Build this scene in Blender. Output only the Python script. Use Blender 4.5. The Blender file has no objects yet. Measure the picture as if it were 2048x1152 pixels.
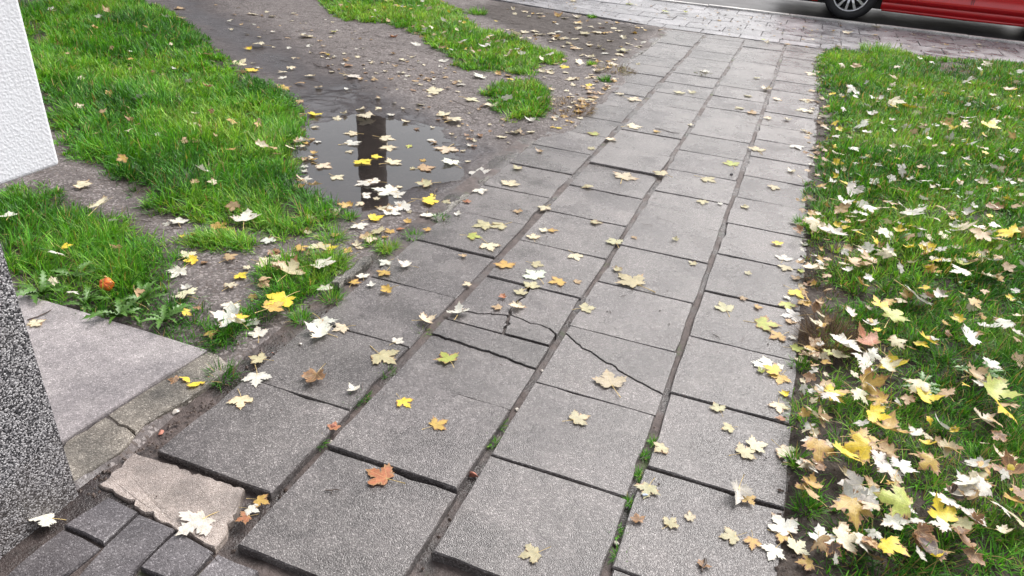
import bpy, math, random
import numpy as np
from mathutils import Vector, Matrix
from mathutils.geometry import delaunay_2d_cdt

# ------------------------------------------------------------------ measured layout (metres; path runs along +Y)
CAM = {'f': 1474.9672778002378, 'pitch': 0.513733959069369, 'roll': 0.07250413677599427, 'yaw': 0.33551143081383716, 'h': 1.3448921188127885}
JOINT_X = [-1.293, -0.935, -0.533, -0.141, 0.235]
ROW0 = [1.036, 1.235, 1.041, 1.174]
ROWP = [0.353, 0.3546, 0.3538, 0.3524]
GRASS = {'left_lawn': [(-8.193, 5.683), (-7.155, 6.878), (-6.167, 5.94), (-5.594, 5.712), (-5.063, 5.387), (-4.581, 5.003), (-3.962, 4.546), (-3.461, 4.222), (-3.105, 4.024), (-2.718, 3.719), (-2.452, 3.392), (-2.317, 3.312), (-2.351, 3.154), (-2.216, 2.984), (-2.14, 2.848), (-1.98, 2.789), (-1.803, 2.727), (-1.695, 2.557), (-1.639, 2.38), (-1.703, 2.306), (-1.727, 2.171), (-1.852, 2.186), (-2.0, 2.208), (-2.087, 2.132), (-2.274, 2.146), (-2.379, 2.14), (-2.472, 2.165), (-2.502, 2.269), (-2.654, 2.294), (-2.692, 2.363), (-2.806, 2.346), (-2.956, 2.438), (-3.214, 2.477), (-3.49, 2.649), (-3.742, 2.795), (-4.586, 3.401), (-5.262, 3.799), (-6.041, 4.081)], 'wall_lawn': [(-3.237, 1.994), (-3.085, 2.016), (-3.069, 2.148), (-3.001, 2.167), (-2.838, 2.127), (-2.755, 2.097), (-2.625, 2.048), (-2.47, 2.07), (-2.287, 2.021), (-2.14, 1.996), (-2.027, 1.932), (-1.957, 1.876), (-1.916, 1.761), (-1.834, 1.666), (-1.679, 1.655), (-1.562, 1.569), (-1.495, 1.473), (-1.504, 1.463), (-1.713, 1.453), (-2.076, 1.439), (-2.261, 1.443), (-2.541, 1.476)], 'low_strip': [(-2.1, 2.023), (-2.052, 2.092), (-1.894, 2.168), (-1.825, 2.143), (-1.813, 2.054), (-1.919, 2.016), (-2.022, 1.974)], 'kerb_strip': [(-1.67, 1.922), (-1.636, 2.081), (-1.539, 2.134), (-1.45, 2.206), (-1.386, 2.068), (-1.388, 1.91), (-1.412, 1.715), (-1.466, 1.601), (-1.428, 1.507), (-1.477, 1.452), (-1.539, 1.547), (-1.508, 1.681), (-1.524, 1.788), (-1.548, 1.896), (-1.598, 1.857)], 'middle_lawn': [(-6.115, 8.076), (-4.945, 7.162), (-4.392, 6.576), (-4.043, 6.393), (-3.755, 6.548), (-3.417, 6.266), (-3.221, 6.254), (-2.965, 5.888), (-2.727, 5.731), (-2.415, 5.232), (-2.254, 5.293), (-2.044, 5.37), (-1.833, 5.409), (-1.931, 5.801), (-1.766, 5.926), (-1.891, 6.314), (-2.236, 6.476), (-2.575, 6.889), (-2.9, 6.833), (-3.17, 7.175), (-3.541, 7.776), (-3.985, 8.122), (-4.913, 9.461)], 'island': [(-1.968, 4.664), (-1.99, 5.007), (-1.814, 5.311), (-1.576, 5.031), (-1.459, 4.686), (-1.403, 4.324), (-1.53, 4.192), (-1.706, 4.277), (-1.794, 4.531)], 'right_lawn': [(0.204, 7.899), (0.26, 8.222), (0.57, 8.267), (0.787, 8.582), (1.231, 8.505), (1.651, 8.638), (2.154, 8.757), (2.614, 8.897), (3.92, 9.606), (2.515, 4.395), (1.807, 2.505), (1.335, 1.469), (0.294, 1.017), (0.293, 1.329), (0.274, 1.417), (0.251, 1.459), (0.27, 1.514), (0.255, 1.638), (0.234, 1.699), (0.253, 1.782), (0.222, 1.856), (0.211, 1.928), (0.23, 2.066), (0.269, 2.253), (0.238, 2.325), (0.217, 2.423), (0.259, 2.588), (0.258, 2.757), (0.233, 2.946), (0.244, 3.11), (0.223, 3.371), (0.194, 3.506), (0.199, 3.616), (0.202, 4.024), (0.257, 4.325), (0.244, 4.548), (0.266, 5.282), (0.277, 5.706), (0.181, 6.556), (0.172, 7.318)]}
PATCH = {'dead': [(-1.337, 4.305), (-1.47, 4.824), (-1.343, 5.034), (-1.19, 4.659), (-1.207, 4.329)], 'bare1': [(1.174, 8.38), (1.651, 8.638), (1.728, 8.007), (1.306, 7.589), (1.076, 7.758)], 'bare2': [(0.224, 2.675), (0.369, 2.927), (0.442, 2.831), (0.385, 2.597), (0.302, 2.341), (0.237, 2.342)], 'bare3': [(0.302, 2.341), (0.498, 2.473), (0.553, 2.337), (0.395, 2.085), (0.278, 2.056)], 'bare4': [(0.247, 3.165), (0.349, 3.334), (0.453, 3.277), (0.369, 2.927), (0.273, 2.924)], 'bare5': [(-6.116, 4.57), (-5.757, 4.597), (-5.168, 4.088), (-5.188, 3.857)], 'bare6': [(0.26, 1.774), (0.392, 1.906), (0.468, 1.806), (0.375, 1.514), (0.294, 1.511)]}
TUFTS = [(-1.355, 1.362, 0.049), (-1.308, 2.469, 0.033), (-1.349, 2.341, 0.04), (-1.59, 2.298, 0.06), (-3.307, 7.703, 0.115), (-1.309, 5.547, 0.057), (-0.682, 6.289, 0.109), (-1.654, 2.531, 0.03), (-2.236, 2.847, 0.1), (0.766, 8.421, 0.248), (0.729, 3.695, 0.132), (-1.286, 2.683, 0.029), (0.428, 2.619, 0.059), (-1.348, 2.3, 0.028), (-1.321, 1.886, 0.042), (-1.334, 1.727, 0.043), (0.412, 1.62, 0.03), (-1.421, 2.327, 0.032), (-1.551, 6.023, 0.044), (-2.212, 8.386, 0.05), (0.262, 1.937, 0.052), (0.249, 1.714, 0.022), (0.283, 1.542, 0.034), (0.246, 2.201, 0.031), (0.21, 3.438, 0.051)]
MOSS = [(-0.948, 1.847, 0.03), (-0.946, 1.597, 0.035), (-0.963, 1.427, 0.03), (-0.528, 1.445, 0.02), (-0.537, 1.522, 0.02), (-0.943, 1.248, 0.02), (-0.115, 1.216, 0.02), (-0.137, 1.279, 0.02), (-0.135, 1.576, 0.015), (-0.123, 1.638, 0.012), (-0.134, 1.493, 0.012), (-0.937, 1.465, 0.02), (-0.135, 1.386, 0.012)]
PUDDLE = [(-2.406, 3.421), (-2.412, 3.688), (-2.321, 3.82), (-2.141, 3.866), (-1.951, 3.825), (-1.77, 3.688), (-1.63, 3.525), (-1.548, 3.26), (-1.556, 3.054), (-1.584, 2.853), (-1.659, 2.707), (-1.8, 2.68), (-1.945, 2.736), (-2.103, 2.886), (-2.292, 3.115)]
WET = [(-3.496, 4.196), (-3.029, 3.9), (-3.07, 4.172), (-2.872, 4.478), (-2.399, 4.335), (-2.001, 4.056), (-1.501, 3.604), (-1.422, 3.294), (-1.464, 3.032), (-1.475, 2.746), (-1.706, 2.614), (-1.884, 2.645), (-2.205, 2.906), (-2.562, 3.453), (-2.96, 3.807)]
MUD = [(-6.773, 6.741), (-5.72, 6.387), (-4.543, 5.66), (-3.465, 4.994), (-2.635, 4.481), (-2.604, 4.05), (-2.626, 3.644), (-3.003, 3.917), (-3.638, 4.268), (-4.507, 4.86), (-5.424, 5.517)]
DARKSOIL = [(-3.511, 8.853), (-1.297, 8.141), (-1.356, 5.958), (-1.883, 6.345), (-2.48, 6.816), (-3.729, 7.904)]
TRACK = [(-1.621, 2.255), (-1.536, 2.585), (-1.449, 2.896), (-1.407, 3.388), (-1.335, 4.129), (-1.538, 4.236), (-1.501, 3.604), (-1.498, 2.939), (-1.676, 2.568)]
PAD = [(-2.476, 1.428), (-2.247, 1.432), (-1.475, 1.438), (-1.516, 0.966), (-1.539, 0.684)]
STRIP = [(-1.516, 0.966), (-1.499, 1.16), (-1.483, 1.383), (-1.474, 1.444), (-1.362, 1.426), (-1.361, 1.359), (-1.365, 1.232), (-1.393, 1.105), (-1.366, 0.996), (-1.378, 0.887), (-1.38, 0.846), (-1.47, 0.897)]
KERBPATH = [[(-1.359, 1.445), (-1.372, 1.606), (-1.363, 1.755), (-1.358, 1.902)], [(-1.349, 1.939), (-1.347, 2.041), (-1.348, 2.184)], [(-1.349, 2.217), (-1.344, 2.333), (-1.312, 2.522), (-1.305, 2.619)], [(-1.307, 2.653), (-1.303, 2.831), (-1.301, 3.01)], [(-1.307, 3.109), (-1.316, 3.442), (-1.298, 3.769), (-1.266, 4.151)], [(-1.314, 5.749), (-1.323, 6.466), (-1.3, 7.147), (-1.276, 7.89)]]
BROKEN = [(-1.333, 1.012), (-1.166, 1.018), (-1.007, 1.025), (-0.977, 0.96), (-0.962, 0.91), (-0.951, 0.874), (-0.95, 0.854), (-1.009, 0.859), (-1.069, 0.862), (-1.161, 0.869), (-1.241, 0.884), (-1.329, 0.892)]
PAVERS = [[(-1.293, 0.765), (-1.173, 0.763), (-1.177, 0.864), (-1.27, 0.872)], [(-1.218, 0.614), (-1.179, 0.678), (-1.174, 0.757), (-1.291, 0.761), (-1.294, 0.652), (-1.285, 0.584)], [(-1.145, 0.619), (-1.166, 0.756), (-1.171, 0.861), (-1.066, 0.861), (-1.062, 0.752), (-1.057, 0.659)], [(-1.057, 0.747), (-1.058, 0.858), (-0.946, 0.845), (-0.943, 0.77), (-0.991, 0.748)], [(-0.934, 0.764), (-0.933, 0.844), (-0.826, 0.845), (-0.821, 0.787)], [(-1.047, 0.659), (-1.057, 0.742), (-0.991, 0.743), (-0.979, 0.689)]]
CRACKS = {'2,1': [[(-0.906, 1.838), (-0.843, 1.839), (-0.75, 1.831), (-0.659, 1.823), (-0.588, 1.815), (-0.534, 1.809)]], '2,2': [[(-0.891, 2.012), (-0.846, 2.028), (-0.8, 2.04), (-0.733, 2.064), (-0.681, 2.061), (-0.637, 2.047), (-0.596, 2.053), (-0.553, 2.033), (-0.516, 2.011)], [(-0.731, 2.283), (-0.723, 2.224), (-0.734, 2.151), (-0.73, 2.11), (-0.719, 2.063)], [(-0.724, 2.061), (-0.713, 2.019), (-0.697, 1.957)]], '3,2': [[(-0.513, 2.047), (-0.446, 2.0), (-0.365, 1.954), (-0.271, 1.907), (-0.184, 1.872), (-0.122, 1.856)]]}
EDGE = [(-4.315, 8.847), (-3.437, 8.67), (-1.314, 8.231), (-0.184, 8.162), (2.116, 8.832), (2.806, 8.989)]
KERBLINE = [(-1.718, 10.388), (-0.073, 10.251), (2.382, 10.27)]
WHEEL = (0.455, 10.593)
PLINTH = (-1.348, 0.852)
WALLC = [-1.334, 1.006, 0.77]
FRUIT = (-2.009, 1.582)
DRYWEED = (0.334, 2.391)
WEEDS = [(-2.191, 1.461, 0.07), (-2.012, 1.479, 0.06), (-1.855, 1.471, 0.07), (-1.698, 1.5, 0.06), (-2.176, 1.586, 0.06), (-1.868, 1.591, 0.05), (0.595, 2.21, 0.05), (0.778, 2.357, 0.06), (0.601, 3.385, 0.05)]
CLOVER = [(-3.422, 4.001), (-3.306, 4.165), (-2.86, 3.875), (-2.728, 3.638), (-2.958, 3.609), (-3.302, 3.71)]
TWIGS = [(-2.069, 1.318, -2.056, 1.393, 0.004), (-3.403, 4.81, -3.128, 4.683, 0.0045), (-3.024, 4.368, -3.226, 4.393, 0.003), (-1.652, 2.374, -1.699, 2.336, 0.012), (-1.46, 2.997, -1.433, 2.905, 0.008), (-1.891, 5.367, -1.679, 5.336, 0.003), (-1.913, 4.311, -1.813, 4.206, 0.003), (-2.544, 4.983, -2.387, 4.915, 0.003), (-0.827, 1.098, -0.792, 1.113, 0.003), (-3.678, 6.103, -3.697, 5.796, 0.003), (-4.916, 5.646, -4.579, 5.567, 0.003), (-2.98, 5.154, -2.776, 5.142, 0.003), (-2.055, 4.425, -1.799, 4.293, 0.003), (-2.011, 5.009, -1.867, 4.893, 0.003), (0.07, 1.277, 0.068, 1.238, 0.006), (-3.652, 4.743, -3.47, 4.739, 0.003), (-0.049, 2.267, -0.022, 2.253, 0.003), (-4.151, 5.282, -4.062, 5.436, 0.004), (-0.718, 4.548, -0.559, 4.533, 0.003), (-2.105, 3.926, -2.005, 3.93, 0.002)]
BITS = [(-0.527, 1.309, 0.016, 'brick'), (-0.938, 1.307, 0.012, 'brick'), (-0.519, 1.611, 0.008, 'stone'), (-0.13, 1.25, 0.008, 'stone'), (-0.921, 1.263, 0.01, 'stone'), (-0.101, 1.417, 0.009, 'glass'), (-0.516, 1.824, 0.006, 'stone'), (-1.371, 1.19, 0.012, 'stone'), (-1.373, 1.241, 0.01, 'stone'), (-1.343, 1.106, 0.01, 'brick'), (-1.251, 1.596, 0.008, 'stone'), (-1.309, 1.536, 0.008, 'brick'), (-0.179, 3.95, 0.012, 'dark'), (-1.015, 3.537, 0.004, 'dark')]
TREE = [(-4.577, 7.529), (-2.024, 3.281)]
LEAVES = [
    (-1.033, 0.886, 0.084, 'w', 'f', 'slab', 'large front leaf of silvery white on the broken beige slab'),
    (0.472, 1.59, 0.094, 'g', 'f', 'grass', 'flat yellow-green leaf on the grass on the lawn side of the leaf-strewn slab edge'),
    (0.627, 2.803, 0.125, 'w', 'f', 'grass', 'large flat silvery white leaf on the grass beyond the dry brown weed'),
    (0.475, 1.911, 0.104, 'o', 'f', 'grass', 'large flat ochre leaf on the grass beyond the densest leaf heap'),
    (0.375, 1.515, 0.088, 'o', 'f', 'grass', 'flat ochre leaf on the grass beside the leaf-strewn slab edge'),
    (0.797, 2.227, 0.109, 'g', 'f', 'grass', 'large flat yellow-green leaf on the grass beyond the leafy lawn'),
    (-1.342, 0.753, 0.067, 'w', 'f', 'slab', 'pale cream leaf leaning at the building plinth foot on the wet pavers'),
    (-0.976, 1.65, 0.09, 'p', 'f', 'slab', 'flat pale lemon leaf on a slab in front of the widest mossy joint'),
    (-0.733, 1.197, 0.074, 'r', 'f', 'slab', 'flat rust red leaf on a slab beside the largest front slab'),
    (-0.306, 1.851, 0.092, 'l', 'f', 'slab', 'flat lacy cream leaf on a slab beside the slab split by one long crack'),
    (0.23, 1.461, 0.074, 'w', 'f', 'slab', 'flat silvery white leaf on a slab in front of the leaf-strewn slab edge'),
    (0.364, 1.724, 0.087, 'y', 'f', 'grass', 'flat bright yellow leaf on the grass beside the densest leaf heap'),
    (0.367, 1.427, 0.075, 'c', 'f', 'grass', 'flat cream leaf on the grass in front of the leaf-strewn slab edge'),
    (-1.407, 1.308, 0.082, 'y', 'f', 'soil', 'flat bright yellow leaf on bare soil beside the grass tuft at the pad corner'),
    (-1.687, 2.894, 0.125, 'w', 'f', 'water', 'large flat silvery white leaf floating on the puddle on the lawn side of the puddle'),
    (-0.398, 2.512, 0.117, 'p', 'f', 'slab', 'large flat pale lemon leaf on a slab beyond the crack-crossed slab'),
    (-1.237, 1.676, 0.088, 'w', 'u', 'slab', 'curled silvery white leaf on a slab on the lawn side of the mossy edging stones'),
    (-1.412, 1.717, 0.096, 'y', 'f', 'grass', 'flat bright yellow leaf on the grass beside the mossy edging stones'),
    (0.118, 1.514, 0.072, 'w', 'd', 'slab', 'folded silvery white leaf on a slab beyond the front lawn-side slab'),
    (0.39, 1.757, 0.083, 'y', 'f', 'grass', 'spread-out bright yellow leaf on the grass beside the densest leaf heap'),
    (0.29, 1.71, 0.082, 'o', 'f', 'grass', 'flat ochre leaf on the grass beside the densest leaf heap'),
    (0.686, 1.784, 0.081, 'c', 'f', 'grass', 'flat cream leaf on the grass in front of the leafy lawn'),
    (0.584, 1.623, 0.076, 'y', 'f', 'grass', 'flat bright yellow leaf on the grass on the lawn side of the densest leaf heap'),
    (-1.255, 1.39, 0.074, 'w', 'f', 'slab', 'flat silvery white leaf on a slab beside the grass tuft at the pad corner'),
    (-1.444, 2.026, 0.1, 'w', 'f', 'grass', 'flat silvery white leaf on the grass beyond the mossy edging stones'),
    (0.142, 2.158, 0.089, 'w', 'f', 'slab', 'flat silvery white leaf on a slab in front of the dry brown weed'),
    (0.792, 2.132, 0.088, 'y', 'f', 'grass', 'flat bright yellow leaf on the grass beyond the leafy lawn'),
    (0.775, 1.866, 0.079, 'b', 'u', 'grass', 'curled brown leaf on the grass on the lawn side of the leafy lawn'),
    (0.423, 1.431, 0.067, 't', 'f', 'grass', 'flat tan leaf on the grass in front of the leaf-strewn slab edge'),
    (0.456, 1.419, 0.066, 'y', 'f', 'grass', 'flat bright yellow leaf on the grass on the lawn side of the leaf-strewn slab edge'),
    (0.543, 1.469, 0.067, 'k', 'f', 'grass', 'flat blackened brown leaf on the grass on the lawn side of the leaf-strewn slab edge'),
    (-1.507, 1.575, 0.087, 'w', 'f', 'grass', 'flat silvery white leaf on the grass in front of the mossy edging stones'),
    (-1.254, 1.731, 0.079, 'w', 'f', 'slab', 'flat silvery white leaf on a slab beside the mossy edging stones'),
    (-1.105, 1.459, 0.071, 'b', 'u', 'slab', 'curled brown leaf on a slab in front of the widest mossy joint'),
    (-1.517, 1.928, 0.092, 'p', 'u', 'grass', 'curled pale lemon leaf on the grass beyond the mossy edging stones'),
    (0.119, 2.424, 0.091, 'g', 'f', 'slab', 'flat yellow-green leaf on a slab on the wall side of the dry brown weed'),
    (0.432, 2.384, 0.093, 'r', 'f', 'grass', 'flat rust red leaf on the grass beside the dry brown weed'),
    (0.366, 2.301, 0.091, 'w', 'f', 'grass', 'flat silvery white leaf on the grass beside the dry brown weed'),
    (0.44, 2.1, 0.084, 'o', 'f', 'grass', 'flat ochre leaf on the grass on the wall side of the leafy lawn'),
    (0.281, 1.867, 0.078, 'c', 'f', 'grass', 'flat cream leaf on the grass on the wall side of the densest leaf heap'),
    (0.462, 1.72, 0.071, 'w', 'f', 'grass', 'flat silvery white leaf on the grass beside the densest leaf heap'),
    (0.38, 1.623, 0.069, 'w', 'f', 'grass', 'flat silvery white leaf on the grass beside the leaf-strewn slab edge'),
    (0.371, 1.556, 0.068, 'w', 'f', 'grass', 'spread-out silvery white leaf on the grass beside the leaf-strewn slab edge'),
    (0.76, 1.662, 0.068, 'c', 'f', 'grass', 'spread-out cream leaf on the grass in front of the leafy lawn'),
    (0.619, 1.53, 0.064, 'b', 'f', 'grass', 'flat brown leaf on the grass in front of the densest leaf heap'),
    (-2.544, 2.051, 0.101, 'c', 'f', 'grass', 'large flat cream leaf on the grass on the wall side of the narrow grass strip'),
    (-1.972, 2.244, 0.104, 'w', 'f', 'grass', 'large flat silvery white leaf on the grass beside the narrow grass strip'),
    (-1.773, 1.671, 0.08, 'c', 'f', 'soil', 'flat cream leaf on bare soil beyond the dandelion plants'),
    (-2.372, 3.843, 0.125, 'c', 'f', 'soil', 'large flat cream leaf on bare soil beyond the puddle'),
    (-1.691, 3.578, 0.125, 'c', 'f', 'water', 'large flat cream leaf floating on the puddle beyond the puddle'),
    (-0.805, 1.735, 0.071, 'g', 'f', 'slab', 'flat yellow-green leaf on a slab on the lawn side of the widest mossy joint'),
    (-0.745, 2.381, 0.089, 'e', 'f', 'slab', 'flat pale mint leaf on a slab beyond the crack-crossed slab'),
    (-1.401, 1.674, 0.074, 'o', 'f', 'soil', 'flat ochre leaf on bare soil beside the mossy edging stones'),
    (-1.226, 1.285, 0.062, 'c', 'f', 'slab', 'flat cream leaf on a slab beyond the broken beige slab'),
    (-0.301, 1.122, 0.052, 'p', 'f', 'slab', 'small flat pale lemon leaf on a slab in front of the wet joint'),
    (0.518, 2.28, 0.083, 'y', 'f', 'grass', 'flat bright yellow leaf on the grass on the lawn side of the dry brown weed'),
    (0.765, 2.573, 0.09, 'w', 'u', 'grass', 'curled silvery white leaf on the grass in front of the middle of the lawn'),
    (0.595, 2.116, 0.078, 'y', 'f', 'grass', 'spread-out bright yellow leaf on the grass beyond the leafy lawn'),
    (0.63, 1.992, 0.074, 'w', 'u', 'grass', 'curled silvery white leaf on the grass beside the leafy lawn'),
    (0.456, 1.788, 0.069, 't', 'f', 'grass', 'flat tan leaf on the grass beside the densest leaf heap'),
    (0.688, 1.833, 0.069, 'w', 'u', 'grass', 'curled silvery white leaf on the grass in front of the leafy lawn'),
    (0.758, 1.715, 0.064, 'o', 'f', 'grass', 'flat ochre leaf on the grass in front of the leafy lawn'),
    (0.31, 1.412, 0.059, 'w', 'f', 'grass', 'small flat silvery white leaf on the grass in front of the leaf-strewn slab edge'),
    (-0.884, 1.994, 0.074, 'w', 'u', 'slab', 'curled silvery white leaf on a slab on the wall side of the crack-crossed slab'),
    (-1.416, 2.843, 0.097, 'y', 'f', 'soil', 'flat bright yellow leaf on bare soil beyond the path-side kerb tufts'),
    (-0.338, 1.633, 0.061, 'l', 'f', 'slab', 'flat lacy cream leaf on a slab on the wall side of the brown gritty joint'),
    (-0.099, 1.436, 0.055, 'p', 'f', 'slab', 'small flat pale lemon leaf on a slab in front of the brown gritty joint'),
    (0.121, 1.697, 0.06, 'p', 'f', 'slab', 'flat pale lemon leaf on a slab on the wall side of the leaf-strewn slab edge'),
    (0.145, 1.739, 0.061, 'c', 'f', 'slab', 'flat cream leaf on a slab beyond the leaf-strewn slab edge'),
    (0.225, 1.742, 0.061, 'c', 'f', 'slab', 'flat cream leaf on a slab on the wall side of the densest leaf heap'),
    (0.215, 1.363, 0.051, 'w', 'f', 'slab', 'small flat silvery white leaf on a slab in front of the leaf-strewn slab edge'),
    (0.202, 2.53, 0.081, 'w', 'f', 'slab', 'flat silvery white leaf on a slab beyond the dry brown weed'),
    (0.685, 3.691, 0.118, 'w', 'f', 'grass', 'large flat silvery white leaf on the grass beside the long floppy grass clump'),
    (0.529, 2.587, 0.086, 'g', 'f', 'grass', 'flat yellow-green leaf on the grass beyond the dry brown weed'),
    (0.458, 2.054, 0.071, 'o', 'f', 'grass', 'spread-out ochre leaf on the grass on the wall side of the leafy lawn'),
    (0.742, 2.07, 0.07, 'c', 'f', 'grass', 'flat cream leaf on the grass beyond the leafy lawn'),
    (0.413, 1.82, 0.065, 'o', 'f', 'grass', 'spread-out ochre leaf on the grass beside the densest leaf heap'),
    (0.679, 1.735, 0.061, 'w', 'f', 'grass', 'flat silvery white leaf on the grass in front of the leafy lawn'),
    (0.268, 1.404, 0.051, 'c', 'f', 'soil', 'small flat cream leaf on bare soil in front of the leaf-strewn slab edge'),
    (-0.686, 3.617, 0.115, 'l', 'f', 'slab', 'large flat lacy cream leaf on a slab beyond the lawn-side slab column'),
    (-1.442, 6.675, 0.125, 'p', 'f', 'soil', 'large flat pale lemon leaf on bare soil in front of the dark soil patch'),
    (-0.876, 2.406, 0.077, 'o', 'f', 'slab', 'flat ochre leaf on a slab beyond the crack-crossed slab'),
    (-1.096, 2.697, 0.085, 'p', 'f', 'slab', 'flat pale lemon leaf on a slab on the lawn side of the path-side kerb tufts'),
    (-0.99, 2.523, 0.08, 'c', 'f', 'slab', 'flat cream leaf on a slab on the lawn side of the path-side kerb tufts'),
    (-1.515, 2.653, 0.086, 'w', 'f', 'soil', 'flat silvery white leaf on bare soil on the wall side of the path-side kerb tufts'),
    (-0.685, 1.434, 0.054, 'o', 'f', 'slab', 'small flat ochre leaf on a slab on the wall side of the wet joint'),
    (0.114, 1.37, 0.047, 'p', 'f', 'slab', 'small flat pale lemon leaf on a slab beside the front lawn-side slab'),
    (0.319, 3.244, 0.099, 'w', 'f', 'grass', 'flat silvery white leaf on the grass beyond the lawn-side slab column'),
    (0.421, 2.998, 0.091, 't', 'f', 'grass', 'flat tan leaf on the grass on the wall side of the middle of the lawn'),
    (1.075, 3.685, 0.107, 'y', 'f', 'grass', 'large flat bright yellow leaf on the grass beyond the middle of the lawn'),
    (0.418, 2.242, 0.071, 'w', 'f', 'grass', 'flat silvery white leaf on the grass in front of the dry brown weed'),
    (0.902, 2.732, 0.081, 'w', 'f', 'grass', 'flat silvery white leaf on the grass in front of the middle of the lawn'),
    (0.431, 2.138, 0.068, 'w', 'd', 'grass', 'folded silvery white leaf on the grass in front of the dry brown weed'),
    (0.336, 2.027, 0.066, 'y', 'f', 'grass', 'flat bright yellow leaf on the grass beyond the densest leaf heap'),
    (0.278, 1.538, 0.054, 't', 'f', 'grass', 'small flat tan leaf on the grass beside the leaf-strewn slab edge'),
    (0.62, 1.708, 0.056, 'k', 'f', 'grass', 'small flat blackened brown leaf on the grass in front of the leafy lawn'),
    (0.627, 1.595, 0.053, 'p', 'f', 'grass', 'small flat pale lemon leaf on the grass in front of the leafy lawn'),
    (0.717, 1.672, 0.054, 'w', 'f', 'grass', 'small flat silvery white leaf on the grass in front of the leafy lawn'),
    (0.393, 1.417, 0.05, 'w', 'f', 'grass', 'small spread-out silvery white leaf on the grass in front of the leaf-strewn slab edge'),
    (0.31, 1.38, 0.05, 't', 'f', 'grass', 'small flat tan leaf on the grass in front of the leaf-strewn slab edge'),
    (-2.843, 2.229, 0.082, 'c', 'f', 'soil', 'flat cream leaf on bare soil on the lawn side of the white wall corner'),
    (-1.905, 1.783, 0.068, 'w', 'f', 'soil', 'flat silvery white leaf on bare soil on the wall side of the bare soil hollow'),
    (-1.578, 1.67, 0.064, 'w', 'f', 'soil', 'flat silvery white leaf on bare soil on the wall side of the mossy edging stones'),
    (-1.979, 3.175, 0.099, 'y', 'f', 'water', 'flat bright yellow leaf floating on the puddle beside the puddle'),
    (-1.774, 4.445, 0.125, 'c', 'f', 'soil', 'large flat cream leaf on bare soil in front of the small grass island'),
    (-1.376, 3.305, 0.101, 'w', 'f', 'soil', 'large flat silvery white leaf on bare soil on the lawn side of the puddle'),
    (-0.958, 1.9, 0.061, 'c', 'u', 'slab', 'curled cream leaf on a slab on the lawn side of the widest mossy joint'),
    (-0.648, 2.371, 0.069, 'o', 'f', 'slab', 'spread-out ochre leaf on a slab beyond the crack-crossed slab'),
    (-1.035, 2.725, 0.078, 'p', 'f', 'slab', 'spread-out pale lemon leaf on a slab on the lawn side of the path-side kerb tufts'),
    (-1.318, 1.475, 0.053, 'p', 'f', 'slab', 'small flat pale lemon leaf on a slab beside the grass tuft at the pad corner'),
    (-1.466, 2.437, 0.074, 'p', 'f', 'soil', 'flat pale lemon leaf on bare soil in front of the path-side kerb tufts'),
    (-1.554, 2.446, 0.074, 'w', 'f', 'soil', 'spread-out silvery white leaf on bare soil on the wall side of the path-side kerb tufts'),
    (-1.503, 2.725, 0.08, 'w', 'f', 'soil', 'flat silvery white leaf on bare soil beyond the path-side kerb tufts'),
    (-0.813, 1.476, 0.051, 'y', 'f', 'slab', 'small flat bright yellow leaf on a slab on the wall side of the wet joint'),
    (0.192, 1.944, 0.056, 'c', 'f', 'slab', 'small flat cream leaf on a slab on the wall side of the densest leaf heap'),
    (-0.037, 2.475, 0.068, 'p', 'f', 'slab', 'flat pale lemon leaf on a slab in front of the lawn-side slab column'),
    (0.245, 3.342, 0.093, 'c', 'f', 'grass', 'flat cream leaf on the grass on the wall side of the long floppy grass clump'),
    (0.258, 2.879, 0.081, 'c', 'f', 'grass', 'flat cream leaf on the grass on the lawn side of the lawn-side slab column'),
    (0.212, 2.717, 0.073, 'y', 'f', 'slab', 'flat bright yellow leaf on a slab on the lawn side of the lawn-side slab column'),
    (0.159, 2.357, 0.065, 'o', 'f', 'slab', 'flat ochre leaf on a slab on the wall side of the dry brown weed'),
    (0.158, 2.129, 0.06, 'y', 'f', 'slab', 'flat bright yellow leaf on a slab in front of the dry brown weed'),
    (0.186, 2.097, 0.059, 'o', 'f', 'slab', 'small flat ochre leaf on a slab in front of the dry brown weed'),
    (0.913, 3.689, 0.098, 'c', 'f', 'grass', 'flat cream leaf on the grass on the lawn side of the long floppy grass clump'),
    (0.946, 3.565, 0.094, 't', 'f', 'grass', 'flat tan leaf on the grass on the lawn side of the long floppy grass clump'),
    (0.624, 2.451, 0.068, 'y', 'f', 'grass', 'spread-out bright yellow leaf on the grass on the lawn side of the dry brown weed'),
    (0.322, 1.967, 0.058, 'w', 'f', 'grass', 'small flat silvery white leaf on the grass beyond the densest leaf heap'),
    (0.404, 2.028, 0.06, 'c', 'f', 'grass', 'flat cream leaf on the grass beyond the densest leaf heap'),
    (0.819, 2.184, 0.061, 't', 'f', 'grass', 'flat tan leaf on the grass beyond the leafy lawn'),
    (0.295, 1.858, 0.057, 't', 'f', 'grass', 'small flat tan leaf on the grass on the wall side of the densest leaf heap'),
    (0.618, 1.857, 0.055, 'c', 'd', 'grass', 'small folded cream leaf on the grass beside the leafy lawn'),
    (0.407, 1.548, 0.049, 'w', 'f', 'grass', 'small flat silvery white leaf on the grass in front of the densest leaf heap'),
    (0.411, 1.526, 0.048, 'c', 'f', 'grass', 'small flat cream leaf on the grass on the lawn side of the leaf-strewn slab edge'),
    (0.569, 1.546, 0.048, 'w', 'f', 'grass', 'small spread-out silvery white leaf on the grass in front of the densest leaf heap'),
    (0.285, 1.352, 0.043, 'o', 'f', 'soil', 'small flat ochre leaf on bare soil on the lawn side of the front lawn-side slab'),
    (0.637, 1.495, 0.046, 'b', 'f', 'grass', 'small flat brown leaf on the grass on the lawn side of the leaf-strewn slab edge'),
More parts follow.
